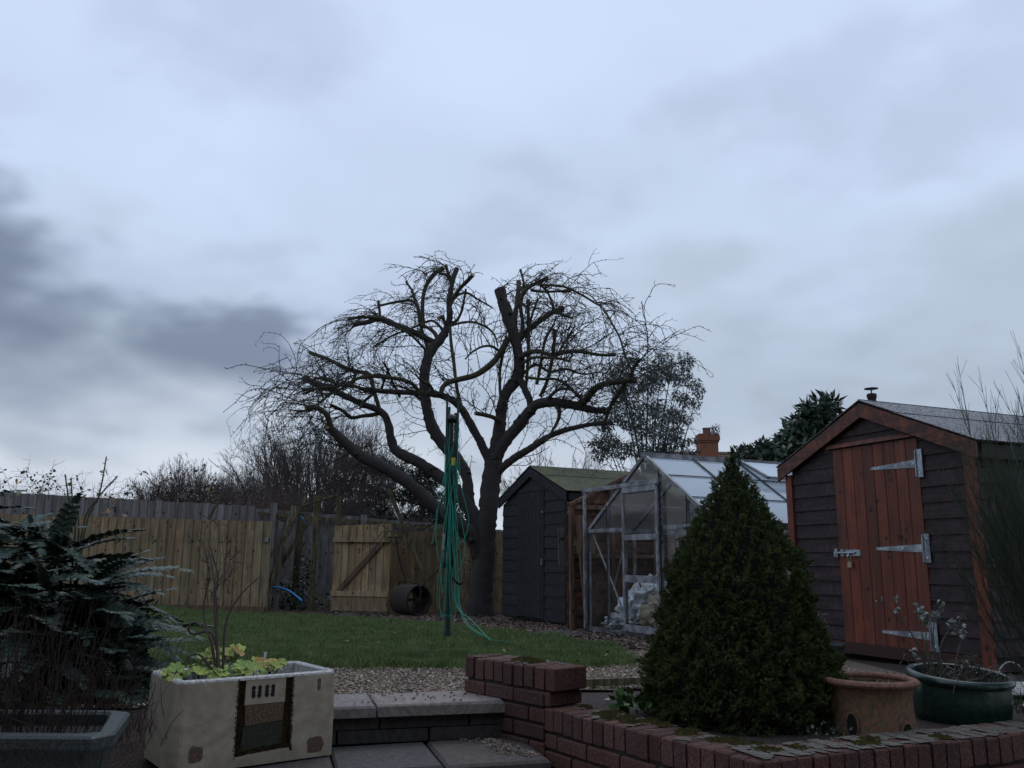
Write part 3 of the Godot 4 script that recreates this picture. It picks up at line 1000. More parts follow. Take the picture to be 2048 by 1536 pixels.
	hd.rod(Vector3(-0.30, 1.22, -0.25), Vector3(-0.30, 1.22, 0.15), 0.014)
	obj("handle", hd, M.rust, rl)

# thin broken crust of old cement over a coping, local to the wall
func cap_crust(w: Node3D, length: float, y: float, cover: float, sd: int) -> void:
	var n := noise(sd, 7.0, 4)
	var mb := MB.new()
	var st := 0.009
	for i in int(length / st):
		for j in 23:
			var x := i * st
			var z := -0.212 + j * st
			var edge := minf(float(j), 22.0 - j) * 0.05
			if n.get_noise_2d(x, z) * 0.9 + 0.5 < cover + minf(edge, 0.12) - 0.08 and fposmod(x, 0.0735) > 0.008 * (1.0 + n.get_noise_2d(x * 3.0, 9.0)):
				var h := 0.0022 + 0.002 * n.get_noise_2d(x * 3.0 + 5.0, z * 3.0)
				mb.quad(Vector3(x, y + h, z + st), Vector3(x + st, y + h, z + st), Vector3(x + st, y + h, z), Vector3(x, y + h, z))
	obj("cement_crust", mb, M.crust, w).set_meta("kind", "stuff")

func mb_quad(mb: MB, v: Array) -> void:
	mb.quad(v[0], v[1], v[2], v[3])

# ---------------------------------------------------------------- sheds
# lapped boards over x0..x1 from y0 to the line top(x); each board its own mesh, bottom edge proud
func clad(parent: Node3D, x0: float, x1: float, y0: float, top: Callable, pitch: float, z: float, mats: Array, skip := Vector2(9, 9), skip_top := 0.0) -> void:
	var y := y0
	var mid := (x0 + x1) * 0.5
	while y < top.call(mid) - 0.03:
		var y2 := minf(y + pitch, top.call(mid) - 0.012)
		for part in ([[x0, x1]] if y2 > skip_top + 0.02 or skip.x > x1 else [[x0, skip.x], [skip.y, x1]]):
			# clip to the slope at the board's bottom and top
			var c := []
			for yy in [y, y2]:
				var a: float = part[0]
				var b: float = part[1]
				var k := 0
				while a < maxf(mid, part[0]) and top.call(a) < yy and k < 400:
					a += 0.005
					k += 1
				k = 0
				while b > maxf(mid, a) and top.call(b) < yy and k < 400:
					b -= 0.005
					k += 1
				c.append([a, maxf(b, a)])
			if c[0][1] - c[0][0] < 0.02:
				continue
			var mb := MB.new()
			var o := rf(0.0, 0.004)
			mb.hexa([Vector3(c[0][0], y, z + 0.020 + o), Vector3(c[0][1], y, z + 0.020 + o), Vector3(c[0][1], y, z - 0.004), Vector3(c[0][0], y, z - 0.004),
				Vector3(c[1][0], y2 + 0.004, z + 0.007 + o), Vector3(c[1][1], y2 + 0.004, z + 0.007 + o), Vector3(c[1][1], y2 + 0.004, z - 0.004), Vector3(c[1][0], y2 + 0.004, z - 0.004)])
			obj("cladding_board", mb, pick(mats), parent)
		y += pitch

func gable(w: float, eave: float, apex: float) -> Callable:
	return func(x: float) -> float: return eave + (apex - eave) * (1.0 - absf(x - w * 0.5) / (w * 0.5))

# side wall boards along depth at x
func side_boards(parent: Node3D, x: float, dir: float, depth: float, y0: float, y1: float, pitch: float, mats: Array) -> void:
	var y := y0
	while y < y1 - 0.02:
		var mb := MB.new()
		var y2 := minf(y + pitch, y1) + 0.004
		var o := x + dir * 0.020
		var i := x + dir * 0.007
		var b := x - dir * 0.004
		if dir > 0:
			mb.hexa([Vector3(b, y, 0), Vector3(o, y, 0), Vector3(o, y, -depth), Vector3(b, y, -depth), Vector3(b, y2, 0), Vector3(i, y2, 0), Vector3(i, y2, -depth), Vector3(b, y2, -depth)])
		else:
			mb.hexa([Vector3(o, y, 0), Vector3(b, y, 0), Vector3(b, y, -depth), Vector3(o, y, -depth), Vector3(i, y2, 0), Vector3(b, y2, 0), Vector3(b, y2, -depth), Vector3(i, y2, -depth)])
		obj("cladding_board", mb, pick(mats), parent)
		y += pitch

func roof_slope(parent: Node3D, called: String, eave: Vector2, ridge: Vector2, z0: float, z1: float, thick: float, m: Material, lift := 0.0) -> void:
	var d := (ridge - eave).normalized()
	var nrm := Vector2(-d.y, d.x)
	if nrm.y < 0: nrm = -nrm
	var a := eave + nrm * lift
	var b := ridge + nrm * lift
	var a2 := a + nrm * thick
	var b2 := b + nrm * thick
	var mb := MB.new()
	var p := [a, b, b2, a2]
	if ridge.x < eave.x:
		p = [b, a, a2, b2]
	mb.hexa([Vector3(p[0].x, p[0].y, z0), Vector3(p[1].x, p[1].y, z0), Vector3(p[1].x, p[1].y, z1), Vector3(p[0].x, p[0].y, z1), Vector3(p[3].x, p[3].y, z0), Vector3(p[2].x, p[2].y, z0), Vector3(p[2].x, p[2].y, z1), Vector3(p[3].x, p[3].y, z1)])
	obj(called, mb, m, parent)

func barge(parent: Node3D, a: Vector2, b: Vector2, z: float, depth: float, m: Material) -> void:
	var mb := MB.new()
	var p := [Vector3(a.x, a.y - depth, z), Vector3(b.x, b.y - depth, z), Vector3(b.x, b.y - depth, z - 0.022), Vector3(a.x, a.y - depth, z - 0.022), Vector3(a.x, a.y, z), Vector3(b.x, b.y, z), Vector3(b.x, b.y, z - 0.022), Vector3(a.x, a.y, z - 0.022)]
	mb.hexa(p)
	obj("bargeboard", mb, m, parent)

func shell(w: float, eave: float, apex: float, depth: float) -> MB:
	var mb := MB.new()
	var f := [Vector3(0.01, 0, -0.012), Vector3(w - 0.01, 0, -0.012), Vector3(w - 0.01, eave, -0.012), Vector3(w * 0.5, apex, -0.012), Vector3(0.01, eave, -0.012)]
	var k := Vector3(0, 0, -depth)
	mb.tri(f[0], f[1], f[2]); mb.tri(f[0], f[2], f[3]); mb.tri(f[0], f[3], f[4])
	mb.tri(f[2] + k, f[1] + k, f[0] + k); mb.tri(f[3] + k, f[2] + k, f[0] + k); mb.tri(f[4] + k, f[3] + k, f[0] + k)
	for i in 5:
		var j := (i + 1) % 5
		mb.quad(f[j], f[i], f[i] + k, f[j] + k)
	return mb

func strap_hinge(parent: Node3D, at: Vector3, reach: float) -> void:
	# tapered strap running to -x from a bolted vertical plate
	var mb := MB.new()
	mb.hexa([Vector3(-reach, -0.010, 0.004), Vector3(-0.012, -0.030, 0.004), Vector3(-0.012, -0.030, 0), Vector3(-reach, -0.010, 0), Vector3(-reach, 0.010, 0.004), Vector3(-0.012, 0.030, 0.004), Vector3(-0.012, 0.030, 0), Vector3(-reach, 0.010, 0)])
	mb.box(Vector3(0.028, 0, 0.003), Vector3(0.05, 0.21, 0.006))
	mb.rod(Vector3(-0.004, -0.10, 0.008), Vector3(-0.004, 0.10, 0.008), 0.009, 8)
	var o := obj("strap_hinge", mb, M.galv, parent, Transform3D(Basis(), at))
	var bolts := MB.new()
	for p in [Vector3(-0.03, 0, 0), Vector3(-reach * 0.42, 0, 0), Vector3(-reach * 0.8, 0, 0), Vector3(0.03, 0.07, 0.003), Vector3(0.03, -0.07, 0.003)]:
		bolts.rod(p, p + Vector3(0, 0, 0.009), 0.010, 8, 0.006)
	obj("bolts", bolts, M.white, o)

func red_shed() -> void:
	var W := 1.915
	var L := 2.7
	var s := thing("brown_shed", "dark brown timber shed with red stained door and bargeboards behind the pots", "shed", Vector3(2.531, -0.04, -7.809), -1.173)
	var E := 1.50
	var A := 1.965
	obj("shell", shell(W, E - 0.03, A - 0.05, L), M.brown_board, s)
	var boards := tones(M.brown_board, 0.22, 6, 0.06)
	clad(s, 0.05, W - 0.05, 0.10, gable(W, E, A - 0.02), 0.118, 0.0, boards, Vector2(0.585, 1.44), 1.60)
	side_boards(s, W, 1.0, L, 0.10, E - 0.02, 0.118, boards)
	side_boards(s, 0.0, -1.0, L, 0.10, E - 0.02, 0.118, boards)
	for x in [0.025, W - 0.025]:
		var p := MB.new()
		p.box(Vector3(x, E * 0.5 + 0.0, 0.016), Vector3(0.075, E - 0.02, 0.045))
		obj("corner_post", p, tones(M.red_wood, 0.12, 3)[1], s)
	var pl := MB.new()
	pl.box(Vector3(W * 0.5, 0.05, 0.012), Vector3(W - 0.09, 0.09, 0.03))
	obj("plinth_board", pl, tinted(M.red_wood, 0.28), s)
	# roof
	var tip := 0.077
	var er := Vector2(W + tip, 1.56)
	var el := Vector2(-tip, 1.56)
	var ap := Vector2(W * 0.5, 2.0)
	roof_slope(s, "roof_deck", er, ap, 0.045, -L - 0.05, 0.014, M.brown_board)
	roof_slope(s, "roof_deck", el, ap, 0.045, -L - 0.05, 0.014, M.brown_board)
	for q in [er, el]:
		var m: Vector2 = q.lerp(ap, 0.64)
		roof_slope(s, "roof_felt", q + (q - ap).normalized() * 0.012, m.lerp(ap, 0.1), 0.074, -L - 0.06, 0.004, M.felt, 0.015)
		roof_slope(s, "roof_felt", m, ap + (ap - q).normalized() * 0.02, 0.076, -L - 0.062, 0.005, tinted(M.felt, 1.06), 0.020)
	barge(s, el, ap, 0.072, 0.115, M.red_flat)
	barge(s, er, ap, 0.075, 0.115, tinted(M.red_flat, 1.1))
	var fs := MB.new()
	fs.box(Vector3(W + tip - 0.02, 1.50, -L * 0.5), Vector3(0.02, 0.10, L))
	obj("fascia", fs, tinted(M.brown_board, 0.7), s)
	# door: tongued boards each a piece
	var d0 := 0.575
	var d1 := 1.455
	var dw := (d1 - d0) / 8.0
	var dm := tones(M.red_wood, 0.2, 7, 0.05)
	var door := Node3D.new()
	door.name = "door"
	s.add_child(door, true)
	for i in 8:
		var mb := MB.new()
		var x0 := d0 + i * dw
		var b := 0.004
		var t := 1.655
		var yb := 0.035
		mb.hexa([Vector3(x0 + 0.001, yb, 0.020), Vector3(x0 + dw - 0.001, yb, 0.020), Vector3(x0 + dw - 0.001, yb, 0.0), Vector3(x0 + 0.001, yb, 0.0), Vector3(x0 + 0.001, t, 0.020), Vector3(x0 + dw - 0.001, t, 0.020), Vector3(x0 + dw - 0.001, t, 0.0), Vector3(x0 + 0.001, t, 0.0)])
		mb.hexa([Vector3(x0 + b + 0.001, yb, 0.025), Vector3(x0 + dw - b - 0.001, yb, 0.025), Vector3(x0 + dw - 0.001, yb, 0.020), Vector3(x0 + 0.001, yb, 0.020), Vector3(x0 + b + 0.001, t, 0.025), Vector3(x0 + dw - b - 0.001, t, 0.025), Vector3(x0 + dw - 0.001, t, 0.020), Vector3(x0 + 0.001, t, 0.020)])
		obj("board", mb, dm[(i * 4 + 2) % 7], door)
	var lt := MB.new()
	lt.hexa([Vector3(d0 - 0.05, 1.665, 0.055), Vector3(d1 + 0.01, 1.665, 0.055), Vector3(d1 + 0.01, 1.665, 0.0), Vector3(d0 - 0.05, 1.665, 0.0), Vector3(d0 - 0.05, 1.70, 0.035), Vector3(d1 + 0.01, 1.70, 0.035), Vector3(d1 + 0.01, 1.71, 0.0), Vector3(d0 - 0.05, 1.71, 0.0)])
	obj("drip_rail", lt, tinted(M.red_flat, 1.15), s)
	for y in [1.46, 0.83, 0.20]:
		strap_hinge(door, Vector3(d1 - 0.012, y, 0.026), 0.46)
	# knots
	var kn := MB.new()
	for p in [Vector3(d0 + 0.42, 0.835, 0.0255), Vector3(d0 + 0.06, 1.30, 0.0255), Vector3(d0 + 0.60, 1.36, 0.0255), Vector3(d0 + 0.30, 1.44, 0.0255)]:
		kn.rod(p, p + Vector3(0, 0, 0.0015), rf(0.010, 0.018), 9)
	obj("knot", kn, tinted(M.red_wood, 0.22), door)
	# bolt with padlock
	var bl := MB.new()
	bl.box(Vector3(d0 + 0.13, 0.80, 0.028), Vector3(0.22, 0.05, 0.005))
	bl.rod(Vector3(d0 - 0.04, 0.80, 0.038), Vector3(d0 + 0.19, 0.80, 0.038), 0.010, 8)
	bl.box(Vector3(d0 + 0.06, 0.80, 0.036), Vector3(0.018, 0.062, 0.022))
	bl.box(Vector3(d0 - 0.008, 0.80, 0.036), Vector3(0.022, 0.07, 0.024))
	bl.rod(Vector3(d0 + 0.125, 0.80, 0.038), Vector3(d0 + 0.125, 0.765, 0.055), 0.008, 8)
	bl.rod(Vector3(d0 - 0.02, 0.83, 0.04), Vector3(d0 - 0.02, 0.77, 0.052), 0.008, 8)
	obj("door_bolt", bl, M.galv, door)
	var pd := MB.new()
	pd.box(Vector3(d0 + 0.135, 0.705, 0.045), Vector3(0.04, 0.045, 0.018))
	hose(pd, [Vector3(d0 + 0.122, 0.725, 0.045), Vector3(d0 + 0.122, 0.765, 0.045), Vector3(d0 + 0.135, 0.778, 0.045), Vector3(d0 + 0.148, 0.765, 0.045), Vector3(d0 + 0.148, 0.725, 0.045)], 0.004, 6, 0.01)
	obj("padlock", pd, M.cut, door)
	# flue with a rain cap standing up behind the ridge
	var f := thing("flue_pipe", "small dark flue pipe with a flat rain cap behind the brown shed roof", "flue", Vector3(4.10, -0.10, -9.6))
	var fp := MB.new()
	fp.rod(Vector3.ZERO, Vector3(0, 2.66, 0), 0.046, 16)
	obj("pipe", fp, tinted(M.rust, 0.9), f)
	var fc := MB.new()
	fc.lathe([Vector2(0.052, 2.62), Vector2(0.056, 2.66), Vector2(0.045, 2.67)], 16)
	obj("collar", fc, M.rust, f)
	var fl := MB.new()
	fl.rod(Vector3(0, 2.6, 0), Vector3(0, 2.735, 0), 0.008, 6)
	fl.lathe([Vector2(0.0, 2.728), Vector2(0.075, 2.724), Vector2(0.078, 2.732), Vector2(0.0, 2.745)], 18)
	obj("rain_cap", fl, M.felt, f)

func black_shed() -> void:
	var W := 1.916
	var L := 2.2
	var s := thing("black_shed", "black stained shed with a green mossed felt roof between the tree and greenhouse", "shed", Vector3(-0.111, -0.16, -13.561), -1.102)
	var E := 1.68
	var A := 2.14
	obj("shell", shell(W, E - 0.03, A - 0.05, L), M.black_board, s)
	var bm := tones(M.black_board, 0.25, 6, 0.04)
	clad(s, 0.0, W, 0.02, gable(W, E, A - 0.02), 0.165, 0.0, bm, Vector2(0.52, 1.33), 1.80)
	side_boards(s, W, 1.0, L, 0.02, E - 0.02, 0.165, bm)
	var door := Node3D.new()
	door.name = "door"
	s.add_child(door, true)
	var dw := 0.81 / 7.0
	for i in 7:
		var mb := MB.new()
		mb.box(Vector3(0.52 + (i + 0.5) * dw, 0.93, 0.012), Vector3(dw - 0.005, 1.78, 0.024))
		obj("board", mb, bm[i % 6], door)
	var hd := MB.new()
	hd.box(Vector3(1.30, 0.82, 0.035), Vector3(0.03, 0.09, 0.03))
	obj("handle", hd, M.galv, door)
	var hl := MB.new()
	hl.box(Vector3(1.30, 1.52, 0.03), Vector3(0.02, 0.03, 0.02))
	obj("hook", hl, M.galv, door)
	var er := Vector2(W + 0.083, 1.765)
	var el := Vector2(-0.083, 1.765)
	var ap := Vector2(W * 0.5, 2.18)
	for q in [er, el]:
		roof_slope(s, "roof_deck", q, ap, 0.03, -L, 0.016, M.black_board)
		var m: Vector2 = q.lerp(ap, 0.6)
		roof_slope(s, "roof_felt", q + (q - ap).normalized() * 0.015, m.lerp(ap, 0.08), 0.06, -L - 0.03, 0.006, M.moss_felt, 0.017)
		roof_slope(s, "roof_felt", m, ap + (ap - q).normalized() * 0.02, 0.063, -L - 0.032, 0.007, tinted(M.moss_felt, 0.92), 0.024)
	barge(s, el, ap, 0.056, 0.13, bm[0])
	barge(s, er, ap, 0.058, 0.13, tinted(M.black_board, 1.35))
	var fs := MB.new()
	fs.box(Vector3(W + 0.065, 1.70, -L * 0.5), Vector3(0.02, 0.1, L))
	obj("fascia", fs, M.black_board, s)

func brown_panel() -> void:
	# an old shed end: lapped boards on a stud frame, inner face towards us
	var W := 1.92
	var s := thing("old_shed_panel", "rough brown gable panel with open stud frame between black shed and greenhouse", "panel", Vector3(0.709, -0.12, -10.62), 0.46)
	var E := 1.47
	var A := 1.92
	var bm := tones(M.raw_brown, 0.25, 6, 0.1)
	clad(s, 0.0, W, 0.0, gable(W, E, A), 0.15, -0.06, bm)
	for x in [0.035, 0.62, 1.28, W - 0.035]:
		var p := MB.new()
		var t: float = gable(W, E, A).call(x) - 0.03
		p.box(Vector3(x, t * 0.5, 0.0), Vector3(0.05, t, 0.06))
		obj("stud", p, M.raw_post, s)
	for y in [1.45, 0.86]:
		var p := MB.new()
		p.box(Vector3(W * 0.5, y, 0.004), Vector3(W - 0.1, 0.05 if y > 1.0 else 0.045, 0.045))
		obj("rail", p, M.raw_post, s)
	var bp := MB.new()
	bp.box(Vector3(0.20, 0.985, 0.03), Vector3(0.30, 0.20, 0.022))
	obj("patch_board", bp, tinted(M.pine, 0.8), s)
	for q in [[0.0, 0.5], [1.0, 0.5]]:
		var p := MB.new()
		p.bar(Vector3(q[0] * W, E, 0.02), Vector3(0.5 * W, A, 0.02), 0.05, 0.04)
		obj("rafter", p, M.raw_post, s)
	timber("leaning_plank", "brown plank leaning upright against the left corner of the greenhouse", "plank", Vector3(0.93, -0.11, -10.36), Vector3(0.83, 1.22, -10.52), 0.10, 0.025, M.raw_post)
	timber("leaning_plank", "brown board propped beside the black shed corner in front of the stud frame", "plank", Vector3(0.735, -0.12, -10.72), Vector3(0.735, 1.40, -10.72), 0.09, 0.03, tinted(M.raw_brown, 0.7))
	timber("hung_tool", "small board with a galvanised bracket hung on the corner of the black shed", "board", Vector3(0.66, 0.62, -11.2), Vector3(0.65, 1.10, -11.2), 0.09, 0.02, tinted(M.grey_wood, 0.7))

# ---------------------------------------------------------------- greenhouse
func pane(parent: Node3D, p: Array, m: Material) -> void:
	var mb := MB.new()
	if p.size() == 3:
		mb.tri(p[0], p[1], p[2])
	else:
		mb.quad(p[0], p[1], p[2], p[3])
	obj("pane", mb, m, parent)

func gbar(parent: Node3D, called: String, a: Vector3, b: Vector3, w: float, t: float, m: Material) -> void:
	var mb := MB.new()
	mb.bar(a, b, w, t)
	obj(called, mb, m, parent)

func greenhouse() -> void:
	var W := 2.316
	var L := 2.5
	var E := 1.146
	var A := 1.90
	var g := thing("greenhouse", "aluminium framed greenhouse with sliding door and white bags inside behind the conifer", "greenhouse", Vector3(0.929, -0.105, -10.264), -1.119)
	var rk := gable(W, E, A)
	var al: StandardMaterial3D = M.alu
	var m := [0.0, 0.405, 0.766, 1.434, 1.885, W]
	var base := MB.new()
	base.box(Vector3(W * 0.5, 0.02, 0), Vector3(W, 0.045, 0.05))
	base.box(Vector3(W * 0.5, 0.02, -L), Vector3(W, 0.045, 0.05))
	base.box(Vector3(0, 0.02, -L * 0.5), Vector3(0.05, 0.043, L))
	base.box(Vector3(W, 0.02, -L * 0.5), Vector3(0.05, 0.043, L))
	obj("base_rail", base, tinted(al, 0.6), g)
	for z in [0.0, -L]:
		for i in 6:
			var x: float = m[i]
			if z < 0.0 and (i == 2 or i == 3):
				continue
			var t: float = rk.call(x)
			gbar(g, "glazing_bar", Vector3(x, 0.03, z), Vector3(x, t, z), 0.020 if i != 0 else 0.03, 0.024, al)
			gbar(g, "glazing_seal", Vector3(x - 0.004, 0.04, z + 0.017), Vector3(x - 0.004, t, z + 0.017), 0.012, 0.008, M.rubber)
		for q in [[0.0, E, W * 0.5, A], [W, E, W * 0.5, A]]:
			gbar(g, "rake_bar", Vector3(q[0], q[1], z), Vector3(q[2], q[3], z), 0.034, 0.04, al)
		gbar(g, "eave_rail", Vector3(0, E - 0.02, z + 0.006), Vector3(0.766, E - 0.02, z + 0.006), 0.03, 0.04, al)
		gbar(g, "eave_rail", Vector3(1.434, E - 0.02, z + 0.006), Vector3(W, E - 0.02, z + 0.006), 0.03, 0.04, al)
	# front cross braces
	gbar(g, "brace", Vector3(0.03, E - 0.06, -0.03), Vector3(0.74, 0.12, -0.03), 0.020, 0.008, al)
	gbar(g, "brace", Vector3(0.74, E - 0.06, -0.045), Vector3(0.42, 0.45, -0.045), 0.020, 0.008, al)
	# front and back panes
	for z in [0.0, -L]:
		for i in 5:
			if i == 2 and z == 0.0:
				continue
			var a: float = m[i] + 0.012
			var b: float = m[i + 1] - 0.012
			pane(g, [Vector3(a, 0.04, z), Vector3(b, 0.04, z), Vector3(b, E - 0.02, z), Vector3(a, E - 0.02, z)], M.glass)
			if rk.call((a + b) * 0.5) > 0:
				var mid := W * 0.5
				if a < mid and b > mid:
					pane(g, [Vector3(a, E, z), Vector3(b, E, z), Vector3(b, rk.call(b) - 0.02, z), Vector3(a, rk.call(a) - 0.02, z)], M.glass)
					pane(g, [Vector3(a, rk.call(a) - 0.02, z), Vector3(b, rk.call(b) - 0.02, z), Vector3(mid, A - 0.03, z)], M.glass)
				else:
					pane(g, [Vector3(a, E, z), Vector3(b, E, z), Vector3(b, rk.call(b) - 0.02, z), Vector3(a, rk.call(a) - 0.02, z)], M.glass)
	# gable pane above the door
	pane(g, [Vector3(0.78, 1.63, 0.001), Vector3(1.42, 1.63, 0.001), Vector3(1.42, rk.call(1.42) - 0.03, 0.001), Vector3(0.78, rk.call(0.78) - 0.03, 0.001)], M.glass)
	pane(g, [Vector3(0.78, rk.call(0.78) - 0.03, 0.001), Vector3(1.42, rk.call(1.42) - 0.03, 0.001), Vector3(W * 0.5, A - 0.04, 0.001)], M.glass)
	# sliding door on its track
	var d := Node3D.new()
	d.name = "sliding_door"
	g.add_child(d, true)
	var z := 0.05
	for x in [0.80, 1.43]:
		gbar(d, "stile", Vector3(x, 0.05, z), Vector3(x, 1.56, z), 0.036, 0.02, tinted(al, 1.15))
	for y in [[1.545, 0.06], [1.035, 0.06], [0.60, 0.075], [0.09, 0.07]]:
		gbar(d, "door_rail", Vector3(0.80, y[0], z + 0.004), Vector3(1.43, y[0], z + 0.004), y[1] if false else 0.022, y[1], tinted(al, 1.15))
	for y in [[1.08, 1.50], [0.65, 0.99], [0.14, 0.55]]:
		pane(d, [Vector3(0.825, y[0], z), Vector3(1.405, y[0], z), Vector3(1.405, y[1], z), Vector3(0.825, y[1], z)], M.glass)
	gbar(g, "door_track", Vector3(-0.06, 1.60, 0.055), Vector3(1.47, 1.60, 0.055), 0.03, 0.045, tinted(al, 1.1))
	gbar(g, "track_post", Vector3(-0.03, 0.03, 0.05), Vector3(-0.03, 1.58, 0.05), 0.028, 0.03, tinted(al, 1.1))
	var rack := MB.new()
	for k in 9:
		rack.box(Vector3(1.462, 0.98 + k * 0.075, 0.03), Vector3(0.02, 0.035, 0.02))
	obj("door_seal", rack, M.rubber, g)
	# roof
	for side in [0, 1]:
		var ex := W + 0.02 if side else -0.02
		var mid := W * 0.5
		for k in 5:
			var zz := -L * k / 4.0
			if k > 0 and k < 4:
				gbar(g, "roof_bar", Vector3(ex, E, zz), Vector3(mid, A, zz), 0.028, 0.03, al)
				gbar(g, "glazing_seal", Vector3(ex, E + 0.022, zz), Vector3(mid, A + 0.022, zz), 0.016, 0.008, M.rubber)
			if k < 4:
				for r in 3:
					var t0 := r / 3.0
					var t1 := (r + 1) / 3.0 + (0.02 if r < 2 else -0.02)
					var za := zz - 0.012
					var zb := zz - L / 4.0 + 0.012
					var a := Vector3(lerpf(ex, mid, t0), lerpf(E, A, t0) + 0.012 - 0.004 * t0, 0)
					var b := Vector3(lerpf(ex, mid, t1), lerpf(E, A, t1) + 0.004, 0)
					pane(g, [a + Vector3(0, 0, za), b + Vector3(0, 0, za), b + Vector3(0, 0, zb), a + Vector3(0, 0, zb)], M.sky_tinted_roof_glass)
					if r > 0:
						var lap := MB.new()
						lap.bar(a + Vector3(0, 0.006, za), a + Vector3(0, 0.006, zb), 0.012, 0.006)
						obj("glazing_lap", lap, M.rubber, g)
		gbar(g, "gutter", Vector3(ex, E - 0.01, 0.02), Vector3(ex, E - 0.01, -L - 0.02), 0.05, 0.05, al)
		for k in 4:
			var za := -L * k / 4.0 - 0.014
			var zb := -L * (k + 1) / 4.0 + 0.014
			var x := W if side else 0.0
			pane(g, [Vector3(x, 0.04, za), Vector3(x, 0.04, zb), Vector3(x, E - 0.03, zb), Vector3(x, E - 0.03, za)], M.glass)
			if k > 0:
				gbar(g, "glazing_bar", Vector3(x, 0.03, za + 0.014), Vector3(x, E, za + 0.014), 0.028, 0.03, al)
	gbar(g, "ridge", Vector3(W * 0.5, A + 0.012, 0.03), Vector3(W * 0.5, A + 0.012, -L - 0.03), 0.05, 0.05, al)
	gbar(g, "ridge", Vector3(W * 0.5 + 0.03, A - 0.005, 0.03), Vector3(W * 0.5 + 0.03, A - 0.005, -L - 0.03), 0.02, 0.02, tinted(al, 1.2))
	# opening roof vent
	var v := Node3D.new()
	v.name = "roof_vent"
	g.add_child(v, true)
	var va := Vector3(W * 0.5 + 0.06, A - 0.0, -L * 0.5 - 0.03)
	var vb := Vector3(lerpf(W * 0.5, W, 0.42), lerpf(A, E, 0.42) + 0.10, -L * 0.5 - 0.03)
	var step := Vector3(0, 0, -L / 4.0 + 0.06)
	for q in [[va, vb], [va + step, vb + step], [vb, vb + step]]:
		gbar(v, "vent_bar", q[0], q[1], 0.035, 0.03, al)
	pane(v, [va, vb, vb + step, va + step], M.sky_tinted_roof_glass)
	# shelf inside
	gbar(g, "staging", Vector3(0.3, 0.78, -L + 0.3), Vector3(W - 0.3, 0.78, -L + 0.3), 0.3, 0.02, al)
	# what is kept inside
	sack("plastic_sack", "crumpled white plastic sack slumped left inside the greenhouse", g.transform * Vector3(0.36, 0.03, -0.42), Vector3(0.24, 0.29, 0.22), 11, M.sack, 0.20)
	sack("plastic_sack", "white carrier bag with a torn handle on top of the greenhouse heap", g.transform * Vector3(0.70, 0.27, -0.46), Vector3(0.23, 0.19, 0.20), 12, M.sack, 0.26)
	sack("plastic_sack", "clear polythene sheet bunched at the foot of the greenhouse heap", g.transform * Vector3(0.42, 0.01, -0.20), Vector3(0.26, 0.12, 0.12), 13, tinted(M.sack, 0.6), 0.25)
	sack("compost_sack", "dirty tan compost sack lying on the right inside the greenhouse", g.transform * Vector3(0.98, 0.01, -0.42), Vector3(0.33, 0.26, 0.28), 14, M.sack_tan, 0.08)
	var hb := MB.new()
	hb.hexa([Vector3(0, 0, 0), Vector3(0.10, -0.05, 0), Vector3(0.10, -0.05, -0.02), Vector3(0, 0, -0.02), Vector3(0.06, 0.09, 0.02), Vector3(0.14, 0.03, 0.02), Vector3(0.14, 0.03, 0), Vector3(0.06, 0.09, 0)])
	var ho := obj("carton_scrap", hb, M.white)
	ho.position = g.transform * Vector3(0.50, 0.56, -0.42)
	tag(ho, "scrap of white packaging standing up behind the white sacks", "packaging")

func sack(called: String, label: String, at: Vector3, s: Vector3, sd: int, m: Material, crumple: float) -> void:
	# a folded, creased skin over a slumped lump
	var mb := MB.new()
	var n1 := noise(sd, 1.3, 3)
	var n2 := noise(sd + 50, 3.2, 2)
	var rows := 40
	var cols := 64
	var p := []
	for i in rows + 1:
		var th := PI * i / rows
		for j in cols:
			var ph := TAU * j / cols
			var d := Vector3(sin(th) * cos(ph), cos(th), sin(th) * sin(ph))
			var r := 1.0 + n1.get_noise_3dv(d * 1.2) * (0.25 + crumple) - crumple * 1.1 * sqrt(absf(n2.get_noise_3dv(d * 0.6)))
			var q := d * r * s
			q.y = maxf(q.y + s.y * 0.72, 0.0)
			p.append(q)
	for i in p.size():
		mb.v.append(p[i])
		mb.n.append(Vector3.ZERO)
	for i in rows:
		for j in cols:
			var k := (j + 1) % cols
			for t in [[i * cols + j, i * cols + k, (i + 1) * cols + k], [i * cols + j, (i + 1) * cols + k, (i + 1) * cols + j]]:
				var nn: Vector3 = (p[t[2]] - p[t[0]]).cross(p[t[1]] - p[t[0]])
				for q in t:
					mb.n[q] += nn
					mb.ix.append(q)
	for i in p.size():
		mb.n[i] = mb.n[i].normalized() if mb.n[i].length() > 1e-9 else Vector3.UP
	var o := obj(called, mb, m)
	o.position = at
	tag(o, label, "sack")

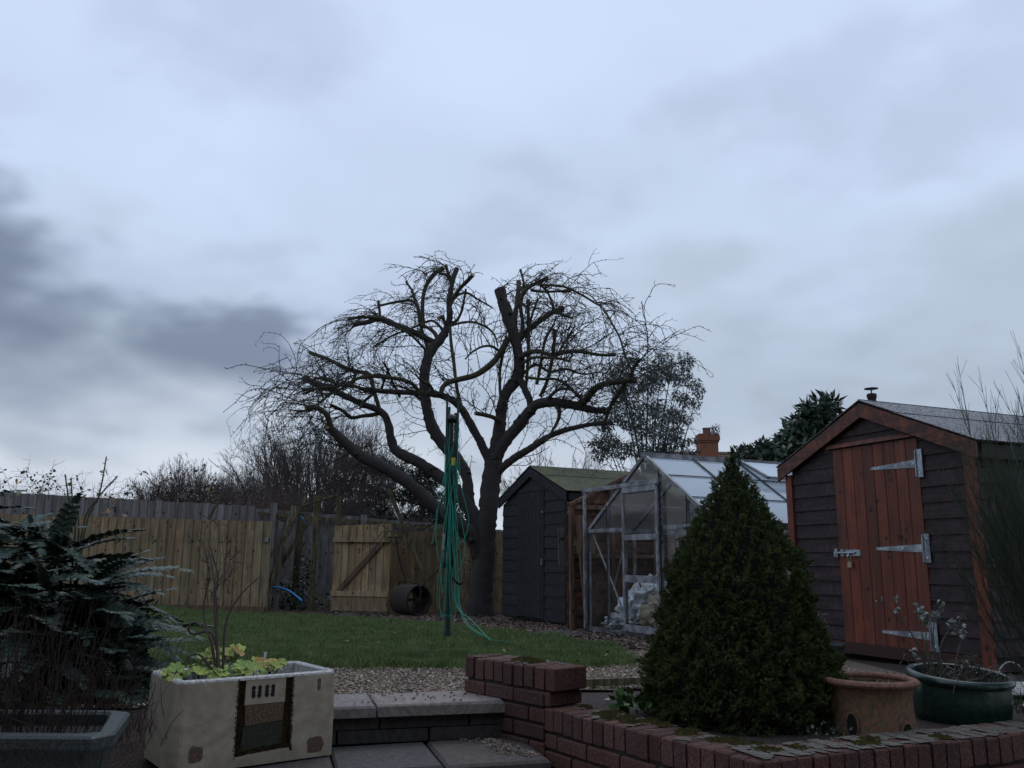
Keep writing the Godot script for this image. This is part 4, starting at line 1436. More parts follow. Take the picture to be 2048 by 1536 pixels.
# a house out of view behind the camera, its wall placed to shade the patio
func unseen_house() -> void:
	var h := thing("house", "unseen brick house out of view behind the patio and placed to shade the foreground", "house", Vector3(0, -0.36, 2.1))
	h.set_meta("kind", "structure")
	var w := MB.new()
	for q in [[-7.0, -2.4, 0.0, 5.0], [-2.4, -0.6, 0.0, 0.9], [-2.4, -0.6, 2.1, 5.0], [-0.6, 0.8, 0.0, 5.0], [0.8, 2.6, 2.1, 5.0], [2.6, 7.0, 0.0, 5.0]]:
		w.box(Vector3((q[0] + q[1]) * 0.5, (q[2] + q[3]) * 0.5, 0.15), Vector3(q[1] - q[0], q[3] - q[2], 0.3))
	obj("wall", w, M.brick, h)
	for q in [[-2.4, -0.6, 0.9, 2.1], [0.8, 2.6, 0.0, 2.1]]:
		var f := MB.new()
		var c := Vector3((q[0] + q[1]) * 0.5, (q[2] + q[3]) * 0.5, 0.1)
		for x in [q[0] + 0.03, (q[0] + q[1]) * 0.5, q[1] - 0.03]:
			f.box(Vector3(x, c.y, 0.1), Vector3(0.06, q[3] - q[2], 0.07))
		for y in [q[2] + 0.03, q[3] - 0.03]:
			f.box(Vector3(c.x, y, 0.1), Vector3(q[1] - q[0] - 0.12, 0.06, 0.068))
		var fr := obj("window_frame" if q[2] > 0.0 else "door_frame", f, M.ceramic_rim, h)
		var p := MB.new()
		p.quad(Vector3(q[0], q[2], 0.11), Vector3(q[1], q[2], 0.11), Vector3(q[1], q[3], 0.11), Vector3(q[0], q[3], 0.11))
		obj("pane", p, M.glass, fr)
	var b := MB.new()
	b.box(Vector3(0, 2.5, 5.15), Vector3(14, 5, 0.3))
	b.box(Vector3(-6.85, 2.5, 2.65), Vector3(0.3, 5, 4.7))
	b.box(Vector3(6.85, 2.5, 2.65), Vector3(0.3, 5, 4.7))
	obj("outer_walls", b, M.brick, h)
	var r := MB.new()
	r.hexa([Vector3(-7.3, 4.9, -0.45), Vector3(7.3, 4.9, -0.45), Vector3(7.3, 7.2, 2.65), Vector3(-7.3, 7.2, 2.65), Vector3(-7.3, 5.05, -0.45), Vector3(7.3, 5.05, -0.45), Vector3(7.3, 7.35, 2.65), Vector3(-7.3, 7.35, 2.65)])
	r.hexa([Vector3(-7.3, 7.2, 2.65), Vector3(7.3, 7.2, 2.65), Vector3(7.3, 4.9, 5.75), Vector3(-7.3, 4.9, 5.75), Vector3(-7.3, 7.35, 2.65), Vector3(7.3, 7.35, 2.65), Vector3(7.3, 5.05, 5.75), Vector3(-7.3, 5.05, 5.75)])
	obj("roof", r, M.tile, h)

# ---------------------------------------------------------------- apple tree
# limb courses in centimetres from the foot of the trunk: x y z radius(mm), one string per limb
func limbs() -> Array:
	return [
		"0 -5 0 314 -1 9 0 255 0 36 0 221 4 84 0 213 6 132 0 196 11 181 0 187 14 223 0 187 17 252 0 170",
		"-1 92 0 128 -15 122 9 135 -36 142 18 126 -66 163 27 117 -92 184 36 108 -118 207 45 103 -152 228 54 98 -191 247 63 89 -218 268 72 81 -238 287 81 68 -244 292 90 60",
		"-234 285 85 40 -240 295 90 44 -243 307 95 44 -251 315 100 43 -261 319 105 43 -275 315 110 39",
		"-2 132 0 128 -23 173 -4 111 -47 202 -7 103 -72 223 -11 98 -110 247 -14 90 -138 261 -18 90 -151 270 -21 86 -159 288 -25 74 -164 310 -29 69 -172 329 -32 65 -186 341 -36 57 -213 351 -39 52 -258 372 -43 53 -295 388 -46 53 -319 398 -50 57",
		"-178 336 -40 39 -194 331 -34 39 -210 328 -28 35 -228 324 -22 35 -242 335 -16 30 -262 344 -10 26",
		"-182 340 -40 39 -193 370 -46 39 -201 396 -51 40 -209 409 -57 40 -224 413 -63 35 -252 422 -69 36 -285 439 -74 31 -319 452 -80 31",
		"13 239 0 77 -1 272 4 72 -18 303 9 68 -36 333 13 63 -52 348 18 59 -73 356 22 50 -106 358 27 46 -147 359 31 42 -180 360 36 37 -197 360 40 33",
		"-107 359 30 33 -118 372 34 33 -134 378 39 33 -167 382 43 33 -191 381 48 29 -209 376 52 29 -224 364 57 29 -245 369 61 24 -261 374 66 24 -274 372 70 20",
		"-191 359 40 29 -206 363 50 29 -221 365 60 24 -239 359 70 24 -261 355 80 24 -286 343 90 20",
		"-223 370 30 25 -212 387 40 25 -217 390 50 21 -213 396 60 16",
		"-7 112 0 102 -18 157 -5 94 -24 194 -10 90 -29 228 -15 94 -44 254 -20 103 -64 275 -25 112 -85 302 -30 108 -97 333 -35 91 -105 369 -40 87 -107 406 -45 88 -103 434 -50 88 -94 457 -55 93 -81 475 -60 80 -72 494 -65 67 -67 519 -70 58 -69 544 -75 54 -67 569 -80 49 -64 592 -85 45 -57 618 -90 41",
		"-84 462 -60 62 -104 472 -54 57 -126 482 -49 57 -153 492 -43 53 -174 499 -37 52 -187 503 -31 48 -208 495 -26 43 -232 488 -20 39",
		"-185 502 -30 35 -199 503 -23 30 -220 501 -17 26 -239 496 -10 26",
		"-187 502 -30 26 -188 517 -30 26 -191 536 -30 22",
		"-84 469 -60 40 -94 488 -67 36 -107 499 -73 31 -119 507 -80 36 -125 533 -87 36 -131 549 -93 32 -144 558 -100 27 -163 558 -107 27 -183 556 -113 23 -200 554 -120 23",
		"-116 506 -100 36 -120 534 -107 37 -121 565 -113 37 -117 592 -120 37 -108 612 -127 42 -98 626 -133 42 -87 635 -140 47",
		"-101 458 -90 32 -116 489 -100 32 -125 520 -110 32 -131 550 -120 28 -140 575 -130 28 -147 593 -140 23 -159 611 -150 19",
		"-66 586 -90 36 -72 601 -93 32 -81 609 -97 27 -91 610 -100 23",
		"-67 592 -90 36 -73 608 -90 32 -78 624 -90 32",
		"-69 539 -80 40 -60 554 -67 40 -47 569 -55 40 -34 578 -42 39 -24 585 -30 39",
		"-63 507 -70 27 -53 507 -55 26 -44 519 -40 26 -39 535 -25 22 -35 552 -10 21",
		"-64 494 -50 26 -61 463 -36 35 -55 428 -22 35 -50 394 -8 34 -44 361 6 34 -36 335 20 29",
		"-71 354 30 37 -69 368 25 42 -60 378 20 42 -41 385 15 46 -16 393 10 46 5 408 5 51 19 423 0 51 30 443 -5 51 40 464 -10 51",
		"-63 499 -60 22 -46 499 -42 22 -23 496 -24 22 0 483 -6 21 16 464 12 17 23 438 30 12",
		"-68 520 -60 22 -62 546 -66 22 -51 561 -72 22 -36 566 -78 22 -18 557 -84 18 10 542 -90 14",
		"-74 502 -60 31 -79 513 -50 31 -84 506 -40 31",
		"15 223 0 145 20 260 -1 128 24 290 -3 111 28 320 -4 102 32 351 -6 90 39 370 -7 90 52 386 -9 103 59 406 -10 107 59 429 -11 94 55 449 -13 86 48 476 -14 103 41 499 -16 107 34 521 -17 108 28 539 -19 95 24 556 -20 90",
		"16 243 0 119 31 272 7 102 49 295 14 97 63 312 21 96 74 326 28 88 87 338 35 79 106 342 42 78 130 339 49 78 150 334 56 69 178 326 63 57 199 324 70 49",
		"79 333 10 63 78 349 7 59 71 367 3 59 62 387 0 60",
		"150 336 50 49 163 338 63 53 173 349 77 52 183 358 90 52 198 362 103 47 216 362 117 47 241 362 130 50",
		"230 362 120 27 234 377 135 27 241 390 150 23",
		"226 361 110 35 215 345 100 36 204 328 90 32 197 308 80 28 193 289 70 20",
		"20 227 0 77 33 238 11 67 55 254 23 63 79 267 34 58 103 282 45 49 125 291 56 45 149 296 68 40 176 300 79 32 207 300 90 28",
		"55 447 -10 56 60 464 -22 52 78 487 -34 52 101 509 -46 48 119 525 -58 49 139 536 -70 49",
		"125 523 -50 26 139 514 -40 26 153 506 -30 22",
		"121 524 -50 26 118 546 -62 27 110 569 -75 22 99 585 -87 23 89 597 -100 18",
		"53 464 -10 39 52 498 -27 39 54 531 -45 39 57 565 -62 40 58 589 -80 45",
		"57 457 -10 39 65 483 -21 39 64 507 -33 39 61 533 -44 39 65 558 -56 40 77 576 -67 40 93 587 -79 40 111 601 -90 41",
		"69 571 -70 22 66 594 -80 22 61 616 -90 23",
		"80 570 -70 27 101 565 -63 22 128 564 -57 22 151 563 -50 26",
		"88 581 -70 22 114 575 -56 22 141 567 -41 22 168 549 -27 22 191 529 -12 21 204 515 2 17 215 487 17 17 227 457 31 17 234 423 46 16 242 394 60 12",
		"71 376 0 30 74 421 -5 34 75 458 -10 34 75 495 -15 34 74 536 -20 34",
		"76 478 -20 22 81 510 -35 22 92 546 -50 22",
		"60 427 0 51 77 434 11 46 94 432 23 38 116 423 34 37 135 426 46 33 160 424 57 33 190 416 69 28 214 414 80 28",
		"89 378 10 30 94 404 12 30 98 430 14 29 103 454 16 29 111 470 18 25 119 483 20 21",
		"94 355 20 29 106 381 25 29 113 411 30 29 117 438 35 29 118 466 40 29",
		"121 422 30 21 131 438 40 21 141 453 50 16 151 468 60 16",
		"64 413 10 25 81 420 28 25 110 416 45 25 129 410 63 24 139 402 80 24",
		"69 391 10 25 94 384 26 25 122 380 42 25 142 363 58 24 155 345 74 24 163 334 90 24",
		"82 338 20 29 98 339 36 29 109 349 52 29 121 357 68 24 138 356 84 24 155 341 100 20",
		"30 335 10 25 27 367 0 30 26 404 -10 30 29 428 -20 30 33 449 -30 26",
		"27 315 10 38 15 320 20 38 1 322 30 37 -13 323 40 33",
		"110 341 40 33 121 333 50 37 124 316 60 33 115 295 70 24 100 271 80 16",
		"66 400 -10 26 87 419 -18 26 113 408 -26 26 140 415 -34 22 171 408 -42 17 202 414 -50 13",
		"31 437 -20 26 13 447 -5 21 -4 443 10 21 -20 430 25 17 -31 414 40 12",
		"-82 358 20 34 -90 370 43 29 -96 369 67 24 -102 371 90 20",
		"-143 357 0 26 -150 371 17 21 -161 397 33 21 -164 404 50 21",
		"-177 365 0 21 -167 384 15 21 -159 398 30 17",
		"-187 363 0 26 -201 345 15 25 -204 332 30 21",
		"-241 377 -20 22 -258 362 0 21 -273 343 20 17 -286 323 40 12",
		"-110 367 -100 27 -122 372 -80 27 -138 382 -60 22 -149 382 -40 17",
		"-76 493 -80 27 -96 516 -96 23 -111 521 -112 23 -145 511 -128 19 -180 502 -144 19 -215 484 -160 14",
		"-101 448 -70 27 -112 456 -43 22 -131 471 -17 21 -145 473 10 17"]

var dome := false

func twig(mb: MB, p: Vector3, d: Vector3, length: float, r: float, depth: int, lift: float) -> void:
	var seg := maxi(3, int(length / 0.075))
	var st := length / seg
	var pts := PackedVector3Array([p])
	var rad := PackedFloat32Array([r])
	var arc := d.cross(rv()).normalized() * rf(0.03, 0.13)
	for i in seg:
		# an even arch with a small zigzag at each bud
		d = (d + arc + rv() * 0.20 + Vector3.UP * lift * 0.05).normalized()
		if dome:
			# growth past the rounded crown arches over and droops
			var e := Vector2((p.x - 0.15) / 3.7, (p.y - 1.6) / 3.35).length()
			if e > 1.0:
				d = (d + Vector3.DOWN * 0.20 * smoothstep(1.0, 1.14, e) + Vector3(signf(p.x) * 0.12, 0, 0)).normalized()
		p += d * st
		pts.append(p)
		rad.append(lerpf(r, r * 0.45, float(i + 1) / seg))
		if depth > 0 and rng.randf() < 0.36:
			var side := (d.cross(rv()).normalized() * rf(0.6, 1.3) + d * rf(0.3, 1.0)).normalized()
			twig(mb, p, side, length * rf(0.16, 0.5), maxf(r * 0.66, 0.0030), depth - 1, lift)
		elif rng.randf() < 0.55:
			# fruiting spur
			var sd := (d.cross(rv()).normalized() + d * 0.4).normalized() * rf(0.015, 0.05)
			mb.tube(PackedVector3Array([p, p + sd]), PackedFloat32Array([r * 0.8, r * 0.7]), 3, false)
	mb.tube(pts, rad, 3, false)

func apple_tree() -> void:
	var base := Vector3(-0.471, -0.19, -14.3)
	var t := thing("apple_tree", "old bare apple tree with lopped limbs and pale sawn ends beside the black shed", "tree", base)
	var crown := Vector3(0.1, 2.3, 0.2)
	var tw := MB.new()
	var first := true
	dome = true
	for s in limbs():
		var q: PackedStringArray = s.split(" ")
		var p := PackedVector3Array()
		var r := PackedFloat32Array()
		for i in q.size() / 4:
			p.append(Vector3(float(q[i * 4]), float(q[i * 4 + 1]), float(q[i * 4 + 2])) * 0.01)
			r.append(float(q[i * 4 + 3]) * 0.001)
		if first:
			r[0] = 0.30
			p[0].y -= 0.16
			for i in range(1, r.size()):
				r[i] *= 0.86
		var c := smooth(p, r, 0.07)
		var pp: PackedVector3Array = c[0]
		var rr: PackedFloat32Array = c[1]
		for i in rr.size():
			rr[i] *= rf(0.93, 1.09)
			if rr[i] > 0.05:
				pp[i] += rv() * rr[i] * 0.06
		# swollen collar at a sawn end
		if not first and rr[-1] > 0.024:
			rr[-1] *= 1.12
			rr[-2] *= 1.10
		var mb := MB.new()
		mb.tube(pp, rr, 14 if first else 9 if r[0] > 0.06 else 6)
		# knots and burrs on the thick wood
		if r[0] > 0.07 and not first:
			for k in int(pp.size() * 0.4):
				var i := rng.randi() % (pp.size() - 1)
				var o := (pp[i + 1] - pp[i]).cross(rv()).normalized()
				var b := pp[i] + o * rr[i] * 0.7
				mb.tube(PackedVector3Array([b, b + o * rr[i] * 0.34, b + o * rr[i] * 0.44]), PackedFloat32Array([rr[i] * 0.50, rr[i] * 0.34, rr[i] * 0.08]), 7)
		var limb := obj("trunk" if first else "limb", mb, M.bark if r[0] > 0.058 else M.bark_green, t)
		if not first and rr[-1] > 0.034:
			var e := MB.new()
			var dd := (pp[-1] - pp[-2]).normalized()
			e.tube(PackedVector3Array([pp[-1] - dd * 0.002, pp[-1] + dd * 0.004]), PackedFloat32Array([rr[-1] * 0.86, rr[-1] * 0.84]), 10)
			obj("sawn_end", e, M.cut, limb)
		if not first:
			var length := 0.0
			for i in pp.size() - 1:
				length += pp[i].distance_to(pp[i + 1])
			var n := int(length * (4.6 if r[0] > 0.07 else 7.2)) + 3
			for k in n:
				var f := pow(rng.randf(), 0.75)
				var i := mini(int(f * (pp.size() - 1)), pp.size() - 2)
				var tan := (pp[i + 1] - pp[i]).normalized()
				var out := (pp[i] - crown) * Vector3(1.0, 0.75, 1.4)
				var away := out.normalized()
				var d := (away * 1.15 + tan * 0.45 + rv() * 0.85).normalized()
				if pp[i].y < 1.5 and rng.randf() < 0.6:
					continue
				var l := rf(0.3, 0.95)
				if rng.randf() < 0.5:
					l = rf(0.9, 1.7)
				if pp[i].y > 3.6:
					l *= 0.80
				if d.y > 0.6:
					l *= 0.7
				twig(tw, pp[i] + d * rr[i] * 0.7, d, l, rf(0.0068, 0.0112), 2 if l > 0.5 else 1, rf(-0.9, 1.0))
		first = false
	dome = false
	var o := obj("twigs", tw, M.twig, t)
	o.set_meta("kind", "stuff")

# ---------------------------------------------------------------- rotary dryer
func rotary_dryer() -> void:
	var b := Vector3(-0.606, -0.09, -8.576)
	var r := thing("rotary_clothes_line", "folded green rotary washing line on a post with lines trailing onto the lawn", "washing line", b)
	var mb := MB.new()
	mb.rod(Vector3(0, -0.1, 0), Vector3(0, 0.98, 0), 0.029, 14, 0.028)
	obj("post", mb, M.green_metal, r)
	mb = MB.new()
	mb.lathe([Vector2(0.0, 0.0), Vector2(0.034, 0.0), Vector2(0.034, 0.10), Vector2(0.029, 0.10)], 14)
	obj("ground_socket", mb, M.green_metal, r)
	mb = MB.new()
	mb.rod(Vector3(0, 0.78, 0), Vector3(0, 2.18, 0), 0.021, 12)
	obj("inner_mast", mb, M.black_plastic, r)
	mb = MB.new()
	mb.lathe([Vector2(0.0, 0.69), Vector2(0.05, 0.69), Vector2(0.062, 0.74), Vector2(0.062, 0.83), Vector2(0.036, 0.86), Vector2(0.036, 1.0), Vector2(0.0, 1.0)], 16)
	obj("hub", mb, M.black_plastic, r)
	mb = MB.new()
	mb.lathe([Vector2(0.0, 2.13), Vector2(0.06, 2.13), Vector2(0.06, 2.18), Vector2(0.03, 2.21), Vector2(0.0, 2.21)], 16)
	obj("top_spider", mb, M.black_plastic, r)
	mb = MB.new()
	hose(mb, [Vector3(0.02, 0.72, 0.03), Vector3(0.045, 0.62, 0.05), Vector3(0.08, 0.57, 0.06), Vector3(0.12, 0.545, 0.06), Vector3(0.135, 0.56, 0.06)], 0.017, 8, 0.02)
	obj("crank_handle", mb, M.black_plastic, r)
	var dirs := [Vector3(-0.042, 0, 0.03), Vector3(0.056, 0, 0.022), Vector3(-0.028, 0, -0.045), Vector3(0.03, 0, -0.05)]
	var tops := [2.37, 2.36, 2.28, 2.22]
	for i in 4:
		mb = MB.new()
		mb.bar(dirs[i] * 0.9 + Vector3(0, 0.80, 0), dirs[i] * 1.15 + Vector3(0, tops[i], 0), 0.022, 0.022, Vector3.BACK)
		obj("arm", mb, M.green_metal, r)
		mb = MB.new()
		mb.box(dirs[i] * 1.15 + Vector3(0, tops[i], 0), Vector3(0.028, 0.03, 0.028))
		obj("arm_cap", mb, M.black_plastic, r)
		mb = MB.new()
		mb.bar(dirs[i] * 0.5 + Vector3(0, 1.0, 0), dirs[i] * 0.95 + Vector3(0, 1.95, 0), 0.014, 0.012, Vector3.BACK)
		obj("strut", mb, M.black_plastic, r)
	mb = MB.new()
	mb.box(Vector3(0.028, 1.73, 0.027), Vector3(0.04, 0.07, 0.004))
	mb.box(Vector3(0.028, 1.73, 0.026), Vector3(0.046, 0.078, 0.003))
	obj("label_sticker", mb, M.yellow, r)
	mb = MB.new()
	mb.box(Vector3(-0.052, 0.94, 0.05), Vector3(0.022, 0.16, 0.012))
	obj("hang_tag", mb, M.ceramic_rim, r)
	# the line: loops that sag from arm to arm, slack runs close against the arms
	var ln := MB.new()
	for k in 44:
		var i := rng.randi() % 4
		var j := rng.randi() % 4
		if rng.randf() < 0.35: j = i
		var y0 := rf(1.5, 2.30)
		var y1 := y0 + rf(-0.12, 0.12)
		var a: Vector3 = dirs[i] * rf(1.05, 1.2) + Vector3(0, minf(y0, tops[i] - 0.02), 0)
		var c: Vector3 = dirs[j] * rf(1.05, 1.2) + Vector3(0, minf(y1, tops[j] - 0.02), 0)
		if i == j:
			c += Vector3(rf(-0.03, 0.03), 0, rf(-0.03, 0.03))
		var drop := rf(0.2, 0.8)
		var side := Vector3(rf(-0.025, 0.04), 0, rf(-0.04, 0.04))
		var lowp := (a + c) * 0.5 + side
		lowp.y = maxf(minf(y0, y1) - drop, 1.12 + 0.5 * rng.randf())
		var wq := rf(0.006, 0.026)
		var across := (c - a).normalized() if a.distance_to(c) > 0.02 else Vector3.RIGHT
		across.y = 0
		var pts := [a, a.lerp(lowp, 0.45) - across * wq * 0.4 + side * 0.3, Vector3(lowp.x, lowp.y + 0.07, lowp.z) - across * wq, lowp, Vector3(lowp.x, lowp.y + 0.07, lowp.z) + across * wq, c.lerp(lowp, 0.45) + across * wq * 0.4 + side * 0.3, c]
		hose(ln, pts, rf(0.0017, 0.0026), 4, 0.07)
	for q in [[1.55, 0.30, 0.13, 0.03], [1.35, 0.16, 0.09, 0.05], [1.9, 0.75, -0.13, 0.02], [1.6, 0.66, 0.16, 0.03], [1.3, 0.60, 0.06, 0.05], [1.5, 0.45, -0.07, 0.06], [1.75, 0.93, 0.19, 0.02], [1.1, 0.22, -0.08, 0.03]]:
		hose(ln, [Vector3(0.03, q[0], 0.05), Vector3(q[2] * 0.6, lerpf(q[0], q[1], 0.35), q[3] + 0.02), Vector3(q[2], lerpf(q[0], q[1], 0.75), q[3]), Vector3(q[2] * 0.6, q[1], q[3] + 0.03), Vector3(q[2] * 0.2, lerpf(q[0], q[1], 0.7), q[3] + 0.05), Vector3(0.0, q[0] * 0.9, 0.05)], 0.003, 4, 0.06)
	# long tails dragging on the grass
	hose(ln, [Vector3(0.03, 1.2, 0.06), Vector3(0.07, 0.7, 0.07), Vector3(0.085, 0.36, 0.1), Vector3(0.25, 0.22, 0.35), Vector3(0.40, 0.10, 0.62), Vector3(0.46, 0.05, 0.72)], 0.0036, 4, 0.08)
	hose(ln, [Vector3(0.05, 1.3, 0.05), Vector3(0.10, 0.6, 0.06), Vector3(0.12, 0.3, 0.08), Vector3(0.22, 0.15, 0.2), Vector3(0.36, 0.09, 0.40), Vector3(0.48, 0.055, 0.50), Vector3(0.62, 0.05, 0.52), Vector3(0.74, 0.045, 0.50)], 0.0036, 4, 0.08)
	hose(ln, [Vector3(0.04, 0.9, 0.05), Vector3(0.09, 0.5, 0.06), Vector3(0.16, 0.25, 0.15), Vector3(0.30, 0.13, 0.42), Vector3(0.5, 0.06, 0.70)], 0.0030, 4, 0.08)
	hose(ln, [Vector3(-0.03, 1.0, 0.06), Vector3(-0.10, 0.52, 0.04), Vector3(-0.085, 0.32, 0.03), Vector3(-0.02, 0.25, 0.05), Vector3(0.05, 0.27, 0.06), Vector3(0.07, 0.6, 0.06)], 0.003, 4, 0.06)
	hose(ln, [Vector3(-0.13, 1.26, 0.0), Vector3(-0.135, 1.1, 0.01), Vector3(-0.17, 0.92, 0.01)], 0.0035, 4, 0.05)
	obj("line", ln, M.line, r)

# ---------------------------------------------------------------- background
func leaf_mesh(l: float, w: float, droop: float) -> ArrayMesh:
	var mb := MB.new()
	var p := [Vector3.ZERO, Vector3(-w, l * 0.4, -droop * 0.3), Vector3(0, l * 0.45, -droop * 0.15 - w * 0.25), Vector3(w, l * 0.4, -droop * 0.3), Vector3(0, l, -droop)]
	mb.tri(p[0], p[2], p[1]); mb.tri(p[0], p[3], p[2]); mb.tri(p[1], p[2], p[4]); mb.tri(p[2], p[3], p[4])
	return mb.mesh()

# bare fan of stems with fine twigs
func bush_twigs(mb: MB, at: Vector3, h: float, spread: float, stems: int, r: float, wild: float, fork: int) -> void:
	for i in stems:
		var a := rf(0, TAU)
		var q := sqrt(rng.randf())
		var d := Vector3(cos(a) * spread * q / h, 1.0, sin(a) * spread * q / h).normalized()
		var p := at + Vector3(cos(a), 0, sin(a)) * spread * 0.12 * q
		branch(mb, p, d, h * rf(0.72, 1.0) * (1.0 - 0.25 * q * q), r * rf(0.7, 1.1), wild, fork)

func branch(mb: MB, p: Vector3, d: Vector3, length: float, r: float, wild: float, fork: int) -> void:
	var seg := maxi(4, mini(9, int(length / 0.35)))
	var st := length / seg
	var pts := PackedVector3Array([p])
	var rad := PackedFloat32Array([r])
	for i in seg:
		d = (d + rv() * wild + Vector3.UP * 0.05).normalized()
		p += d * st
		pts.append(p)
		var f := float(i + 1) / seg
		rad.append(lerpf(r, r * 0.22, f))
		if fork > 0 and f > 0.2:
			for k in (2 if fork > 1 else 1 + rng.randi() % 2):
				var s := (d + d.cross(rv()).normalized() * rf(0.35, 0.85)).normalized()
				branch(mb, p, s, length * rf(0.2, 0.42) * (1.25 - 0.6 * f), maxf(r * (1.0 - 0.7 * f) * 0.6, 0.004), wild * 1.15, fork - 1)
	mb.tube(pts, rad, 3 if r < 0.03 else 5, false)

var sprays := []

func make_sprays() -> void:
	# three small branching sprays one metre long
	for k in 3:
		var mb := MB.new()
		for i in 3:
			branch(mb, Vector3.ZERO, (Vector3.UP + rv() * 0.22).normalized(), rf(0.75, 1.0), 0.010, 0.15, 2)
		sprays.append(mb.mesh())

func bare_tree(called: String, label: String, cat: String, at: Vector3, h: float, spread: float, stems: int, r: float, wild: float, puffs: int, m: Material, group := "") -> void:
	var o := thing(called, label, cat, at, 0.0, group)
	var t := MB.new()
	t.rod(Vector3(0, -0.5, 0), Vector3(0, h * 0.12, 0), r * 3.0, 8, r * 2.4)
	obj("trunk", t, M.bark, o)
	var mb := MB.new()
	bush_twigs(mb, Vector3(0, h * 0.06, 0), h * 0.90, spread, stems, r, wild * 0.7, 1)
	obj("branches", mb, m, o).set_meta("kind", "stuff")
	for s in 3:
		var pl := []
		for i in puffs:
			# more growth towards the outside of the fan
			var f := sqrt(rf(0.10, 1.0))
			var a := rf(0, TAU)
			var q := sqrt(rng.randf()) * (0.35 + 0.65 * f)
			var p := Vector3(cos(a) * spread * q, h * f * (0.80 - 0.22 * q * q), sin(a) * spread * q)
			var d := (Vector3(cos(a) * q * spread / h * 1.1, 1.0, sin(a) * q * spread / h * 1.1) + rv() * 0.3).normalized()
			pl.append(turned(d, rf(0, TAU), h * rf(0.16, 0.30), p))
		many("twigs", sprays[s], m, pl, o)

# leafy lumps: centres are local, each (x, y, z, radius across, radius up)
func leafy(parent: Node3D, lumps: Array, per: float, lm: ArrayMesh, c0: Color, c1: Color, hang: float, smin: float, smax: float, hollow := 0.35) -> void:
	var pl := []
	var tn := []
	for q in lumps:
		var n := int(per * q[3] * q[4] * 10.0)
		for i in n:
			var d := rv()
			while d.length_squared() > 1.0:
				d = rv()
			if d.length() < hollow:
				d = d.normalized() * rf(hollow, 1.0)
			var p := Vector3(q[0], q[1], q[2]) + d * Vector3(q[3], q[4], q[3])
			var dir := (d * 0.6 + rv() * 0.8 + Vector3.DOWN * hang).normalized()
			pl.append(turned(dir, rf(0, TAU), rf(smin, smax), p))
			tn.append(c0.lerp(c1, rng.randf()) * rf(0.75, 1.2))
	many("foliage", lm, M.leaf, pl, parent, tn)

